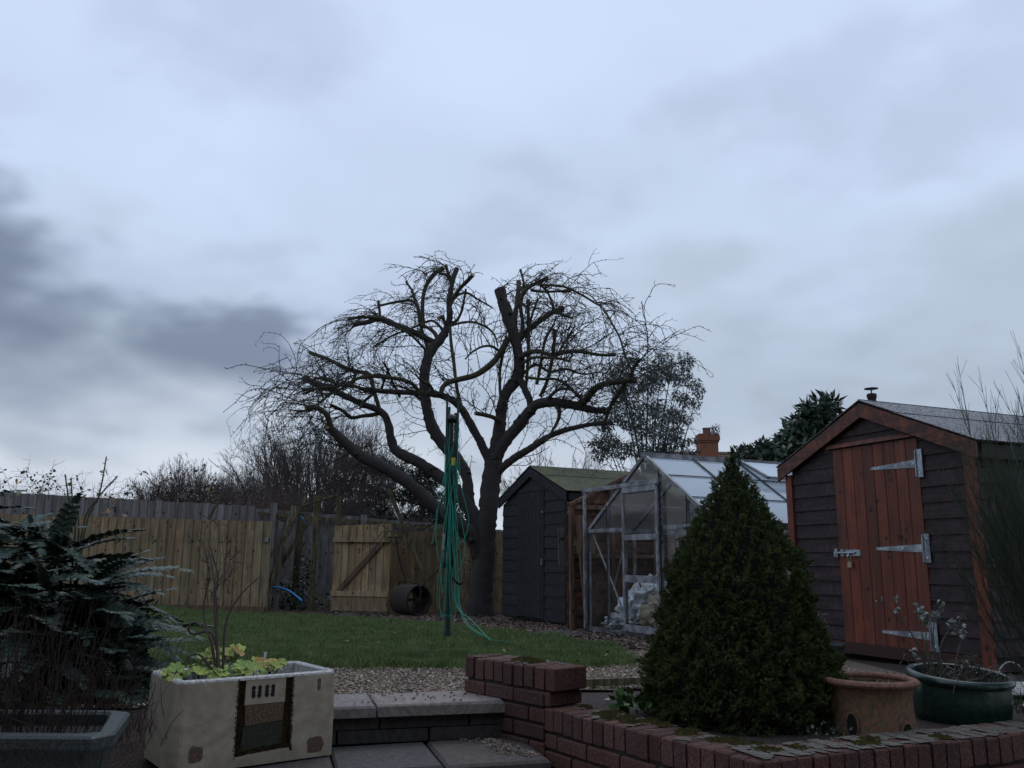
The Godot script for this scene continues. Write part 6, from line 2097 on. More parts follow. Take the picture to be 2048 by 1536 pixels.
func sink() -> void:
	var W := 0.75
	var D := 0.448
	var Hh := 0.357
	var s := thing("belfast_sink", "stained white fireclay sink planter with an overflow panel beside the concrete steps", "sink", Vector3(-1.335, 0.188, -3.64), 0.64)
	s.scale = Vector3(0.93, 1, 1)
	var o := rounded(W, D, 0.035, 0.0)
	var mb := MB.new()
	var x0 := 0.265
	var x1 := 0.527
	var yb := -0.318
	var n := o.size()
	for i in n:
		var a: Vector2 = o[i]
		var b: Vector2 = o[(i + 1) % n]
		var A := Vector3(a.x, 0, a.y)
		var B := Vector3(b.x, 0, b.y)
		var dn := Vector3(0, -Hh, 0)
		var rim := Vector3(0, -0.012, 0)
		if a.y > -0.001 and b.y > -0.001 and absf(b.x - a.x) > 0.4:
			# front, left open where the recess lies
			mb.quad(Vector3(a.x, -Hh, 0), Vector3(x0, -Hh, 0), Vector3(x0, -0.012, 0), Vector3(a.x, -0.012, 0))
			mb.quad(Vector3(x1, -Hh, 0), Vector3(b.x, -Hh, 0), Vector3(b.x, -0.012, 0), Vector3(x1, -0.012, 0))
			mb.quad(Vector3(x0, -Hh, 0), Vector3(x1, -Hh, 0), Vector3(x1, yb + 0.014, 0), Vector3(x0, yb, 0))
			var k := Vector3(0, 0, -0.022)
			mb.quad(Vector3(x0, yb, 0), Vector3(x1, yb + 0.014, 0), Vector3(x1, yb + 0.014, 0) + k, Vector3(x0, yb, 0) + k)
			mb.quad(Vector3(x0, -0.012, 0), Vector3(x0, yb, 0), Vector3(x0, yb, 0) + k, Vector3(x0, -0.012, 0) + k)
			mb.quad(Vector3(x1, yb, 0), Vector3(x1, -0.012, 0), Vector3(x1, -0.012, 0) + k, Vector3(x1, yb, 0) + k)
		else:
			mb.quad(A + dn, B + dn, B + rim, A + rim)
		mb.tri(Vector3(W * 0.5, -Hh, -D * 0.5), B + dn, A + dn)
	obj("body", mb, M.ceramic, s)
	# rim: rolled edge and inner faces
	mb = MB.new()
	var steps := [[0.0, -0.014], [0.002, -0.005], [0.008, 0.0], [0.030, 0.0], [0.036, -0.006], [0.042, -0.2]]
	for j in steps.size() - 1:
		var p := rounded(W, D, 0.045, steps[j][0])
		var q := rounded(W, D, 0.045, steps[j + 1][0])
		for i in n:
			var k := (i + 1) % n
			mb.quad(Vector3(p[i].x, steps[j][1], p[i].y), Vector3(p[k].x, steps[j][1], p[k].y), Vector3(q[k].x, steps[j + 1][1], q[k].y), Vector3(q[i].x, steps[j + 1][1], q[i].y))
	obj("rim", mb, M.ceramic_rim, s)
	mb = MB.new()
	mb.box(Vector3((x0 + x1) * 0.5, -0.165, -0.024), Vector3(x1 - x0 + 0.02, 0.33, 0.006))
	obj("mossy_recess", mb, M.moss_flat, s)
	# overflow box, glazed above, bare clay and slime below
	mb = MB.new()
	mb.hexa([Vector3(0.300, -0.115, -0.006), Vector3(0.490, -0.115, -0.006), Vector3(0.490, -0.115, -0.024), Vector3(0.300, -0.115, -0.024), Vector3(0.300, -0.013, -0.003), Vector3(0.490, -0.013, -0.003), Vector3(0.490, -0.013, -0.024), Vector3(0.300, -0.013, -0.024)])
	obj("overflow_panel", mb, M.ceramic, s)
	for i in 4:
		var x := 0.336 + i * 0.0315
		mb = MB.new()
		for k in [[-0.048, 0.0095], [-0.066, 0.0085], [-0.080, 0.0095]]:
			mb.rod(Vector3(x + (0.001 if i % 2 else -0.001) * k[0] * 30.0, k[0], -0.020), Vector3(x + (0.001 if i % 2 else -0.001) * k[0] * 30.0, k[0], -0.0025), k[1], 12)
		mb.box(Vector3(x, -0.064, -0.011), Vector3(0.013, 0.034, 0.0172))
		obj("overflow_slot_shade", mb, M.hole_shade, s)  # solid dark plugs, the shade of the slots put into their colour
	mb = MB.new()
	mb.hexa([Vector3(0.310, -0.20, -0.010), Vector3(0.488, -0.19, -0.010), Vector3(0.488, -0.19, -0.022), Vector3(0.310, -0.20, -0.022), Vector3(0.303, -0.116, -0.007), Vector3(0.487, -0.116, -0.007), Vector3(0.487, -0.116, -0.022), Vector3(0.303, -0.116, -0.022)])
	obj("bare_clay", mb, M.clay_stain, s)
	mb = MB.new()
	mb.hexa([Vector3(0.296, -0.30, -0.016), Vector3(0.486, -0.285, -0.016), Vector3(0.486, -0.285, -0.022), Vector3(0.296, -0.30, -0.022), Vector3(0.302, -0.202, -0.012), Vector3(0.490, -0.192, -0.012), Vector3(0.490, -0.192, -0.022), Vector3(0.302, -0.202, -0.022)])
	obj("slime_patch", mb, M.slime, s)
	# moss grown out of the recess and over its lip
	var mpl := []
	var mtn := []
	for k in 900:
		var side := rng.randf()
		var px := rf(x0 - 0.006, 0.302) if side < 0.42 else rf(0.488, x1 + 0.006) if side < 0.84 else rf(x0, x1)
		var py := rf(-0.318, -0.012) if side < 0.84 else rf(-0.325, -0.296) + 0.014 * (px - x0) / (x1 - x0)
		var ms := rf(0.003, 0.0065)
		mpl.append(Transform3D(Basis(Vector3.RIGHT, PI * 0.5 - 0.4) * Basis(Vector3.UP, rf(0, TAU)) * Basis.from_scale(Vector3(ms, ms * 0.8, ms)), Vector3(px, py, rf(-0.019, -0.008) if px > x0 + 0.004 and px < x1 - 0.004 else -0.001)))
		mtn.append(Color(0.040, 0.030, 0.012).lerp(Color(0.14, 0.105, 0.028), rng.randf()) * rf(0.8, 1.2))
	var tuft := MB.new()
	for k in 6:
		var q := k * 1.05
		tuft.tri(Vector3(cos(q), -0.3, sin(q)), Vector3(cos(q + 1.3), -0.3, sin(q + 1.3)), Vector3(0.4 * cos(q + 0.6), 1.0, 0.4 * sin(q + 0.6)))
	many("moss", tuft, M.moss, mpl, s, mtn)
	# chipped corners where clay shows
	for q in [[0.095, -0.285, 0.060, 0.060], [0.650, -0.305, 0.085, 0.062], [0.655, -0.055, 0.018, 0.05]]:
		mb = MB.new()
		var pts := []
		for k in 14:
			var a := TAU * k / 14.0
			var e := maxf(absf(cos(a)), absf(sin(a)))
			pts.append(Vector3(q[0] + cos(a) / e * q[2] * 0.5 * rf(0.86, 1.1), q[1] + sin(a) / e * q[3] * 0.5 * rf(0.86, 1.1), 0.0012))
		for k in 14:
			mb.tri(Vector3(q[0], q[1], 0.0016), pts[k], pts[(k + 1) % 14])
		obj("chipped_patch", mb, M.clay_stain, s)
	mb = MB.new()
	mb.box(Vector3(W * 0.5, -0.11, -D * 0.5), Vector3(W - 0.085, 0.1, D - 0.085))
	obj("soil", mb, M.soil, s)
	# crumbs of dirt on the rim
	for q in [[Vector3(0.10, -0.265, -0.12), 0.05], [Vector3(0.6, -0.265, -0.12), 0.05]]:
		pass
	var br := thing("sink_brick", "brick propping the stone sink off the patio", "brick", Vector3(-1.15, -0.27, -3.98), 0.7)
	obj("brick_body", brick_mesh(Vector3(0.34, 0.17, 0.24)), M.brick, br)
	sack("rock", "small pale rock under the right corner of the stone sink", Vector3(-1.0, -0.245, -3.80), Vector3(0.05, 0.04, 0.045), 33, M.slab, 0.1)
	# heucheras: round lobed leaves, each a piece
	var lf := MB.new()
	var ring := []
	for k in 22:
		var a := PI * 0.5 + PI * 1.75 * (k / 21.0 - 0.5)
		var r := 0.5 * (1.0 + 0.13 * cos(k * TAU / 22.0 * 5.0))
		ring.append(Vector3(cos(a) * r, 0.10 * r * r * 4.0 - 0.04 * cos(k * 1.7), -sin(a) * r))
	for k in 21:
		lf.tri(Vector3(0, -0.03, 0.12), ring[k], ring[k + 1])
	var leaf := lf.mesh()
	var lime := tones(mat("lime leaf", lin(0.23, 0.30, 0.052), 0.55), 0.25, 4, 0.1)
	var mid := tones(mat("mid green leaf", lin(0.10, 0.17, 0.045), 0.55), 0.25, 3, 0.1)
	var amber := tones(mat("amber leaf", lin(0.40, 0.27, 0.055), 0.55), 0.2, 3, 0.1)
	var inv := s.transform
	for q in [["lime green heuchera spilling over the left end of the stone sink", 0.13, -0.16, 0.15, 30, 0, 0.055], ["tall yellowing heuchera at the back of the stone sink", 0.30, -0.34, 0.09, 20, 2, 0.10], ["bright lime heuchera at the front centre of the stone sink", 0.40, -0.13, 0.09, 16, 1, 0.05], ["amber tinged heuchera beside the white plant label in the sink", 0.49, -0.22, 0.075, 18, 3, 0.055], ["dark green foliage plant low in the middle of the stone sink", 0.28, -0.22, 0.11, 22, 4, 0.035]]:
		var pt := thing("heuchera", q[0], "plant", inv * Vector3(q[1], -0.06, q[2]), 0.64)
		var stm := MB.new()
		var cnt: int = q[4]
		for k in cnt:
			var a := rf(0, TAU)
			var r: float = q[3] * sqrt(rng.randf())
			var tip := Vector3(cos(a) * r, q[6] + rf(0.01, 0.05) - r * 0.12, sin(a) * r * 0.8)
			hose(stm, [Vector3(cos(a) * r * 0.2, 0, sin(a) * r * 0.2), tip * Vector3(0.7, 0.6, 0.7), tip], 0.0018, 4, 0.03)
			var kind: int = q[5]
			var m: Material = pick(lime if kind < 2 else amber if (kind == 3 and k % 3 != 0) or (kind == 2 and k % 4 == 0) else mid if kind == 4 else lime)
			var nrm := (Vector3(cos(a) * r * 3.0, 0.8, sin(a) * r * 3.0 + 0.45) + rv() * 0.35).normalized()
			var xf := turned(nrm, rf(0, TAU), rf(0.036, 0.066), tip)
			obj("leaf", leaf, m, pt, xf)
		obj("stems", stm, M.dry, pt)
	# dead woody shrub rising from the sink
	var dd := thing("dead_shrub", "dead twisted bare shrub growing up out of the stone sink", "shrub", Vector3(-1.235, 0.11, -3.85))
	var off := Vector3(-1.235, 0.11, -3.85)
	mb = MB.new()
	for q in [[Vector3(-1.225, 0.12, -3.85), Vector3(-1.273, 0.333, -3.85), Vector3(-1.314, 0.368, -3.85), Vector3(-1.370, 0.355, -3.86), Vector3(-1.392, 0.375, -3.85), Vector3(-1.365, 0.408, -3.84), Vector3(-1.325, 0.385, -3.83), Vector3(-1.285, 0.34, -3.83), Vector3(-1.262, 0.27, -3.83), Vector3(-1.235, 0.12, -3.84)],
		[Vector3(-1.241, 0.12, -3.88), Vector3(-1.273, 0.333, -3.88), Vector3(-1.287, 0.458, -3.89), Vector3(-1.314, 0.585, -3.90), Vector3(-1.338, 0.69, -3.90)],
		[Vector3(-1.234, 0.12, -3.84), Vector3(-1.268, 0.395, -3.83), Vector3(-1.281, 0.50, -3.83), Vector3(-1.272, 0.606, -3.82), Vector3(-1.326, 0.755, -3.82)],
		[Vector3(-1.227, 0.12, -3.86), Vector3(-1.234, 0.395, -3.86), Vector3(-1.178, 0.522, -3.86), Vector3(-1.10, 0.60, -3.86)],
		[Vector3(-1.24, 0.12, -3.86), Vector3(-1.30, 0.30, -3.90), Vector3(-1.36, 0.45, -3.93), Vector3(-1.345, 0.60, -3.93), Vector3(-1.37, 0.72, -3.92)],
		[Vector3(-1.28, 0.22, -3.84), Vector3(-1.33, 0.275, -3.83), Vector3(-1.375, 0.262, -3.83), Vector3(-1.36, 0.235, -3.83)]]:
		var pts := []
		for v in q:
			pts.append(v - off)
		hose(mb, pts, 0.0065, 6, 0.02, 0.35)
	for k in 15:
		var y := rf(0.18, 0.52)
		twig(mb, Vector3(-0.05 + rf(-0.05, 0.05), y, rf(-0.05, 0.02)), (Vector3(rf(-0.6, 0.6), 1.0, rf(-0.4, 0.3))).normalized(), rf(0.10, 0.30), 0.0022, 1, 0.5)
	obj("branches", mb, mat("dead wood", lin(0.075, 0.058, 0.045), 0.85), dd)
	mb = MB.new()
	mb.hexa([Vector3(-0.008, -0.05, 0.001), Vector3(0.008, -0.05, 0.001), Vector3(0.008, -0.05, -0.001), Vector3(-0.008, -0.05, -0.001), Vector3(-0.006, 0.075, 0.001), Vector3(0.005, 0.075, 0.001), Vector3(0.005, 0.075, -0.001), Vector3(-0.006, 0.075, -0.001)])
	var pl := obj("plant_label", mb, M.white)
	pl.position = inv * Vector3(0.50, -0.01, -0.30)
	pl.rotation = Vector3(0.05, 0.4, -0.08)
	tag(pl, "small white plastic plant label standing in the stone sink", "plant label")

# ---------------------------------------------------------------- trough with dead stems
func trough() -> void:
	var t := thing("plastic_trough", "weathered grey green plastic trough full of dead stems beside the stone sink", "trough", Vector3(-1.345, -0.32, -3.02))
	var hh := 0.425
	var ring := func(e: float, y: float) -> Array:
		return [Vector3(-1.3 - e, y, 0.02 + e), Vector3(-0.04 + e, y, 0.02 + e), Vector3(0.0 + e, y, -0.03), Vector3(-0.12 + e, y, -0.40 - e), Vector3(-0.17, y, -0.43 - e), Vector3(-1.3 - e, y, -0.43 - e)]
	var lev := [[-0.05, 0.0], [-0.005, hh - 0.055], [0.02, hh - 0.05], [0.026, hh - 0.04], [0.026, hh - 0.008], [0.018, hh], [-0.022, hh + 0.002], [-0.030, hh - 0.008], [-0.045, 0.15]]
	var mb := MB.new()
	for j in lev.size() - 1:
		var a: Array = ring.call(lev[j][0], lev[j][1])
		var b: Array = ring.call(lev[j + 1][0], lev[j + 1][1])
		for i in 6:
			var k := (i + 1) % 6
			mb.quad(a[i], a[k], b[k], b[i])
	obj("body", mb, M.trough, t)
	mb = MB.new()
	mb.box(Vector3(-0.68, hh - 0.07, -0.21), Vector3(1.15, 0.05, 0.37))
	obj("soil", mb, mat("dark peat", lin(0.012, 0.009, 0.008), 0.95), t)  # near-black tint, darker than the other soil
	var st := MB.new()
	for k in 620:
		var b := Vector3(rf(-1.85, -0.12), hh - 0.05, rf(-0.36, -0.02))
		var d := Vector3(rf(-0.18, 0.42), 1.0, rf(-0.2, 0.2)).normalized()
		var l := rf(0.18, 0.55)
		hose(st, [b, b + d * l * 0.5 + Vector3(rf(-0.02, 0.02), 0, 0), b + d * l + Vector3(rf(-0.05, 0.06), -0.02, 0.03)], rf(0.0012, 0.0024), 3, 0.15, 0.5)
	for k in 40:
		var b := Vector3(rf(-1.5, -0.2), hh + rf(-0.02, 0.12), rf(-0.3, 0.0))
		hose(st, [b, b + Vector3(rf(0.03, 0.1), rf(0.03, 0.08), 0.02), b + Vector3(rf(0.1, 0.25), rf(-0.03, 0.05), 0.04)], 0.0016, 3, 0.1, 0.6)
	st = st
	var so := obj("dead_stems", st, tones(M.dry, 0.4, 3)[0])
	so.position = t.position
	tag(so, "tangle of reddish brown dead stems standing in the plastic trough", "dead stems", "", "stuff")
	# more dry growth behind, at the foot of the spiky shrub
	st = MB.new()
	for k in 420:
		var b := Vector3(rf(-3.1, -1.35), -0.05, rf(-4.05, -3.5))
		var d := Vector3(rf(-0.2, 0.3), 1.0, rf(-0.2, 0.2)).normalized()
		var l := rf(0.15, 0.42)
		hose(st, [b, b + d * l * 0.5 + Vector3(rf(-0.03, 0.03), 0, 0), b + d * l + Vector3(rf(-0.08, 0.08), -0.03, 0.03)], rf(0.0012, 0.0022), 3, 0.15, 0.5)
	tag(obj("dry_undergrowth", st, tinted(M.dry, 0.75)), "dry brown undergrowth below the spiky evergreen shrub", "undergrowth", "", "stuff")

# ---------------------------------------------------------------- spiky evergreen
func mahonia_leaf(pairs: int, length: float, arch: float, sd: int) -> ArrayMesh:
	# a pinnate leaf along +y, arching towards -z, with stiff toothed leaflets
	var mb := MB.new()
	var r := RandomNumberGenerator.new()
	r.seed = sd
	var mid := []
	for k in pairs + 2:
		var t := float(k) / (pairs + 1)
		mid.append(Vector3(0, length * (t - 0.1 * arch * t * t), -length * arch * 0.42 * t * t))
	hose(mb, mid, 0.0028, 4, 0.05, 0.5)
	var one := func(p: Vector3, along: Vector3, nrm: Vector3, l: float, w: float) -> void:
		var side := nrm.cross(along).normalized()
		var n := 4
		var L := []
		var R := []
		for k in n + 1:
			var t := float(k) / n
			var ww := w * (0.75 + 0.5 * t - 1.15 * t * t)
			var q := p + along * l * t * 0.86 - nrm * l * 0.10 * t * t
			L.append(q + side * ww - nrm * 0.12 * w)
			R.append(q - side * ww - nrm * 0.12 * w)
		var tip := p + along * l - nrm * l * 0.16
		for k in n:
			var a := p + along * l * (float(k) / n) * 0.86 - nrm * l * 0.10 * pow(float(k) / n, 2.0) + nrm * w * 0.14
			var b := p + along * l * (float(k + 1) / n) * 0.86 - nrm * l * 0.10 * pow(float(k + 1) / n, 2.0) + nrm * w * 0.14
			mb.quad(a, b, L[k + 1], L[k])
			mb.quad(b, a, R[k], R[k + 1])
			if k < n:
				# spines
				mb.tri(L[k], L[k + 1], (L[k] + L[k + 1]) * 0.5 + side * w * 0.62 + along * w * 0.28 - nrm * 0.2 * w)
				mb.tri(R[k + 1], R[k], (R[k] + R[k + 1]) * 0.5 - side * w * 0.62 + along * w * 0.28 - nrm * 0.2 * w)
		mb.tri(p + along * l * 0.86 - nrm * l * 0.1, tip, L[n])
		mb.tri(tip, p + along * l * 0.86 - nrm * l * 0.1, R[n])
	for k in range(1, pairs + 1):
		var p: Vector3 = mid[k]
		var tan: Vector3 = (mid[k + 1] - mid[k - 1]).normalized()
		var nrm := Vector3(1, 0, 0).cross(tan).normalized()
		var t := float(k) / pairs
		var l := length * 0.24 * (0.65 + 0.9 * t - 0.85 * t * t) * r.randf_range(0.9, 1.1)
		for sgn in [-1.0, 1.0]:
			var al: Vector3 = (Vector3(sgn, 0, 0) + tan * 0.55 + nrm * (0.25 + r.randf_range(-0.12, 0.12))).normalized()
			one.call(p, al, (nrm - Vector3(sgn, 0, 0) * 0.25).normalized(), l, l * 0.27)
	var e: Vector3 = mid[-1]
	var tg: Vector3 = (mid[-1] - mid[-2]).normalized()
	one.call(e, tg, Vector3(1, 0, 0).cross(tg).normalized(), length * 0.22, length * 0.06)
	return mb.mesh()

func mahonia() -> void:
	var at := Vector3(-2.35, -0.02, -4.75)
	var s := thing("mahonia_shrub", "large spiky evergreen shrub with blue green toothed leaves in front of the pine fence", "shrub", at)
	var ms := [mahonia_leaf(8, 0.40, 0.35, 1), mahonia_leaf(9, 0.44, 0.6, 2), mahonia_leaf(7, 0.33, 0.9, 3)]
	var lmat := mat("mahonia leaf", lin(0.022, 0.044, 0.029), 0.5)
	lmat.cull_mode = BaseMaterial3D.CULL_DISABLED
	var lm := tones(lmat, 0.3, 5, 0.08)
	var yellow := mat("yellowed leaf", lin(0.30, 0.31, 0.05), 0.5)
	var stems := MB.new()
	# heads: tip of each stem in local metres
	var heads := [Vector3(-0.10, 0.76, 0.0), Vector3(0.18, 0.62, 0.12), Vector3(0.20, 0.44, 0.2), Vector3(-0.30, 0.86, 0.05), Vector3(-0.60, 0.80, 0.1), Vector3(0.34, 0.24, 0.15), Vector3(0.08, 0.30, 0.38), Vector3(-0.28, 0.52, 0.40), Vector3(-0.65, 0.50, 0.38), Vector3(0.02, 0.62, -0.3), Vector3(-0.45, 0.3, 0.45), Vector3(-0.9, 0.7, 0.0), Vector3(-0.15, 0.15, 0.45), Vector3(-0.4, 0.65, 0.25), Vector3(-0.05, 0.5, 0.35), Vector3(0.15, 0.1, 0.35), Vector3(-0.7, 0.2, 0.5), Vector3(-0.75, 0.95, -0.1), Vector3(-0.15, 0.4, 0.0), Vector3(-0.55, 0.55, 0.1), Vector3(0.3, 0.36, -0.1), Vector3(-0.3, 0.1, 0.2), Vector3(0.1, -0.02, 0.3), Vector3(-0.5, 0.0, 0.35), Vector3(-0.8, 0.05, 0.3), Vector3(-0.1, 0.0, 0.5), Vector3(0.22, 0.0, 0.1), Vector3(-0.95, 0.3, 0.3), Vector3(-0.3, -0.05, 0.55), Vector3(-0.6, 0.35, 0.5), Vector3(0.05, 0.18, 0.1), Vector3(-0.2, 0.3, 0.55)]
	for hI in heads.size():
		var h: Vector3 = heads[hI]
		hose(stems, [Vector3(h.x * 0.25, -0.05, h.z * 0.2), Vector3(h.x * 0.5, h.y * 0.45, h.z * 0.5), h], 0.016, 6, 0.08, 0.6)
		var cnt := 15
		for k in cnt:
			var a := k * 2.4 + hI
			var lift := lerpf(-0.15, 0.85, float(k) / cnt) + rf(-0.12, 0.12)
			var d := Vector3(cos(a), lift, sin(a))
			# growth leans to the light, away from the wall on the left
			d.x += 0.25
			d = d.normalized()
			var up := Vector3.UP
			var y := d
			var x := y.cross(up).normalized()
			var z := x.cross(y)
			var b := Basis(x, y, z) * Basis(Vector3.UP, rf(-0.25, 0.25))
			var sc := rf(0.72, 1.05)
			obj("leaf", ms[rng.randi() % 3], pick(lm), s, Transform3D(b * Basis.from_scale(Vector3(sc, sc, sc)), h - Vector3(0, 0.03 + 0.10 * (1.0 - float(k) / cnt), 0)))
	# the shaded inner growth, leaves at every angle
	for k in 170:
		var d := rv()
		while d.length_squared() > 1.0:
			d = rv()
		var dir := (d * Vector3(1.0, 0.5, 1.0) + rv() * 0.45 + Vector3.DOWN * 0.1).normalized()
		obj("leaf", ms[rng.randi() % 3], pick(lm), s, turned(dir, rf(-0.9, 0.9) + (PI if dir.z < 0.0 else 0.0), rf(0.55, 0.85), Vector3(-0.28, 0.33, 0.08) + d * Vector3(0.60, 0.34, 0.34)))
	obj("stems", stems, M.bark_green, s)
	# two yellowed leaflets catch the eye
	var yl := MB.new()
	for q in [[Vector3(0, 0, 0), 0.085], ]:
		var pts := []
		for k in 14:
			var a := TAU * k / 14.0
			pts.append(Vector3(sin(a) * 0.036 * (1.0 + 0.35 * cos(a)) , -cos(a) * 0.062, 0.006 * sin(a * 2.0)))
		for k in 14:
			yl.tri(Vector3(0, 0, 0.008), pts[k], pts[(k + 1) % 14])
	var ym := yl.mesh()
	for q in [Transform3D(Basis.from_euler(Vector3(0.1, 0.2, 0.15)), Vector3(-2.42, 0.585, -4.05)), Transform3D(Basis.from_euler(Vector3(-0.2, 0.3, -0.6)), Vector3(-2.40, 0.30, -3.98))]:
		var o := obj("yellow_leaf", ym, yellow, s, Transform3D(q.basis, q.origin - at))
		o.set_meta("label", "yellowed leaf among the blue green ones")

func rose_and_brambles() -> void:
	var r := thing("rose_bush", "gaunt thorny rose stems rising behind the spiky evergreen shrub", "rose", Vector3(-2.50, -0.02, -5.05))
	var mb := MB.new()
	var lv := leaf_mesh(0.04, 0.012, 0.01)
	for q in [[Vector3(-0.02, 0.0, 0), Vector3(0.0, 0.84, 0.05), Vector3(-0.05, 0.99, 0.05), Vector3(-0.096, 1.17, 0.05)], [Vector3(0.0, 0.0, 0), Vector3(0.02, 0.83, 0.05), Vector3(-0.03, 0.99, 0.05), Vector3(-0.06, 1.15, 0.05)], [Vector3(0.0, 0.0, 0.0), Vector3(0.04, 0.84, 0.05), Vector3(0.10, 1.02, 0.05), Vector3(0.21, 1.16, 0.05)], [Vector3(0.0, 0, 0), Vector3(0.03, 0.85, 0.0), Vector3(0.09, 1.05, 0.0), Vector3(0.11, 1.28, 0.0)]]:
		hose(mb, q, 0.006, 6, 0.05, 0.6)
		for k in 26:
			var t := rf(0.4, 1.0)
			var i := 1 if t < 0.6 else 2
			var p: Vector3 = q[i].lerp(q[i + 1], rng.randf())
			mb.tube(PackedVector3Array([p, p + (Vector3(rf(-1, 1), 0.2, rf(-1, 1))).normalized() * 0.018]), PackedFloat32Array([0.0035, 0.0005]), 3, false)
	obj("stems", mb, mat("rose stem", lin(0.060, 0.062, 0.030), 0.6), r)
	var old := tones(mat("old rose leaf", lin(0.16, 0.10, 0.03), 0.7), 0.3, 3)
	for k in 12:
		obj("leaf", lv, pick(old), r, turned(rv(), rf(0, TAU), rf(0.8, 1.5), pick([Vector3(-0.096, 1.16, 0.05), Vector3(0.11, 1.0, 0), Vector3(0.21, 0.98, 0.05), Vector3(0.11, 1.2, 0.0), Vector3(-0.28, 1.0, 0.1)]) + rv() * 0.05))
	# brambles heaped over the old fence
	var b := thing("bramble_thicket", "arching brambles with dark leaves tangled over the old grey fence on the left", "brambles", Vector3(-8.0, 0, -16.9))
	mb = MB.new()
	var pl := []
	var tn := []
	for k in 84:
		var x := rf(-2.9, 2.4)
		var z := -0.11 * x + rf(-0.9, 0.1)
		var y := 1.55 - 0.05 * x
		var p := Vector3(x, y - 0.5, z)
		var d := Vector3(rf(-0.7, 0.7), 1.0, rf(-0.3, 0.3)).normalized()
		var bend := Vector3(rf(-1, 1), -0.75, rf(-0.3, 0.5)) * rf(0.06, 0.16)
		var pts := PackedVector3Array([p])
		var rad := PackedFloat32Array([0.008])
		var steps := 8 + rng.randi() % 10
		var big := x > 0.6
		for i in steps:
			d = (d + bend + rv() * 0.10).normalized()
			p += d * 0.11
			pts.append(p)
			rad.append(lerpf(0.008, 0.003, float(i + 1) / steps))
			if i > 2 and rng.randf() < (0.85 if big else 0.5):
				for j in (4 if big else 3):
					pl.append(turned((rv() + Vector3.DOWN * 0.2).normalized(), rf(0, TAU), rf(0.8, 1.7), p + rv() * 0.05))
					var t := rng.randf()
					tn.append((Color(0.040, 0.034, 0.024) if t < 0.55 else Color(0.075, 0.035, 0.026) if t < 0.86 else Color(0.24, 0.16, 0.035)) * rf(0.7, 1.2))
			if rng.randf() < 0.4:
				twig(mb, p, (d + rv()).normalized(), rf(0.12, 0.4), 0.004, 1, 0.2)
		mb.tube(pts, rad, 4, false)
	# fine upright twigs among them
	for k in 90:
		twig(mb, Vector3(rf(-2.9, 2.6), 1.45, rf(-0.9, 0.2)), Vector3(rf(-0.4, 0.4), 1, 0).normalized(), rf(0.25, 0.95), 0.0045, 1, 0.4)
	obj("canes", mb, M.cane, b)
	many("foliage", leaf_mesh(0.055, 0.018, 0.012), M.leaf, pl, b, tn)
	# ivy low in the gap
	var iv := thing("ivy_mound", "dark ivy growing up behind the leaning timbers in the fence gap", "ivy", Vector3(-3.85, -0.2, -15.75))
	leafy(iv, [[0.0, 0.30, -0.1, 0.36, 0.35], [0.1, 0.65, -0.2, 0.2, 0.3], [-0.2, 0.2, 0.0, 0.3, 0.22], [0.75, 0.15, 0.2, 0.3, 0.14]], 330.0, leaf_mesh(0.055, 0.026, 0.01), Color(0.014, 0.024, 0.014), Color(0.040, 0.058, 0.030), 0.2, 0.7, 1.3, 0.3)

func broom() -> void:
	var b := thing("broom_shrub", "dark wispy broom bush of fine upright green stems at the corner of the brown shed", "shrub", Vector3(2.56, -0.05, -3.98))
	var mb := MB.new()
	for k in 130:
		var a := rf(0, TAU)
		var r := sqrt(rng.randf()) * 0.24
		var p := Vector3(cos(a) * r, rf(0.0, 0.45), sin(a) * r)
		var d := Vector3(cos(a) * r * 1.3 - 0.16 + rf(-0.18, 0.18), 1.0, sin(a) * r * 1.2 + rf(-0.12, 0.12)).normalized()
		var l := rf(0.40, 0.95)
		wisp(mb, p, d, l, rf(0.0014, 0.0024), 2)
	for q in [[-0.40, 0.5, 1.05, -0.02], [-0.36, 0.5, 0.90, 0.06], [-0.22, 0.6, 0.98, 0.02], [-0.24, 0.6, 0.75, 0.1], [-0.12, 0.6, 0.85, -0.06], [-0.05, 0.6, 0.9, 0.05], [-0.17, 0.55, 0.8, -0.1]]:
		wisp(mb, Vector3(q[0] + 0.12, q[1], q[3]), Vector3(-0.10, 1, rf(-0.05, 0.05)).normalized(), q[2], 0.003, 2)
	obj("stems", mb, mat("broom stem", lin(0.040, 0.058, 0.030), 0.7), b)

func wisp(mb: MB, p: Vector3, d: Vector3, l: float, r: float, depth: int) -> void:
	var seg := 5
	var pts := PackedVector3Array([p])
	var rad := PackedFloat32Array([r])
	for i in seg:
		d = (d + rv() * 0.07 + Vector3.UP * 0.05).normalized()
		p += d * l / seg
		pts.append(p)
		rad.append(lerpf(r, 0.0008, float(i + 1) / seg))
		if depth > 0 and i < 4:
			for k in 2:
				wisp(mb, p, (d + rv() * 0.32).normalized(), l * rf(0.22, 0.45), maxf(r * 0.6, 0.001), depth - 1)
	mb.tube(pts, rad, 3, false)

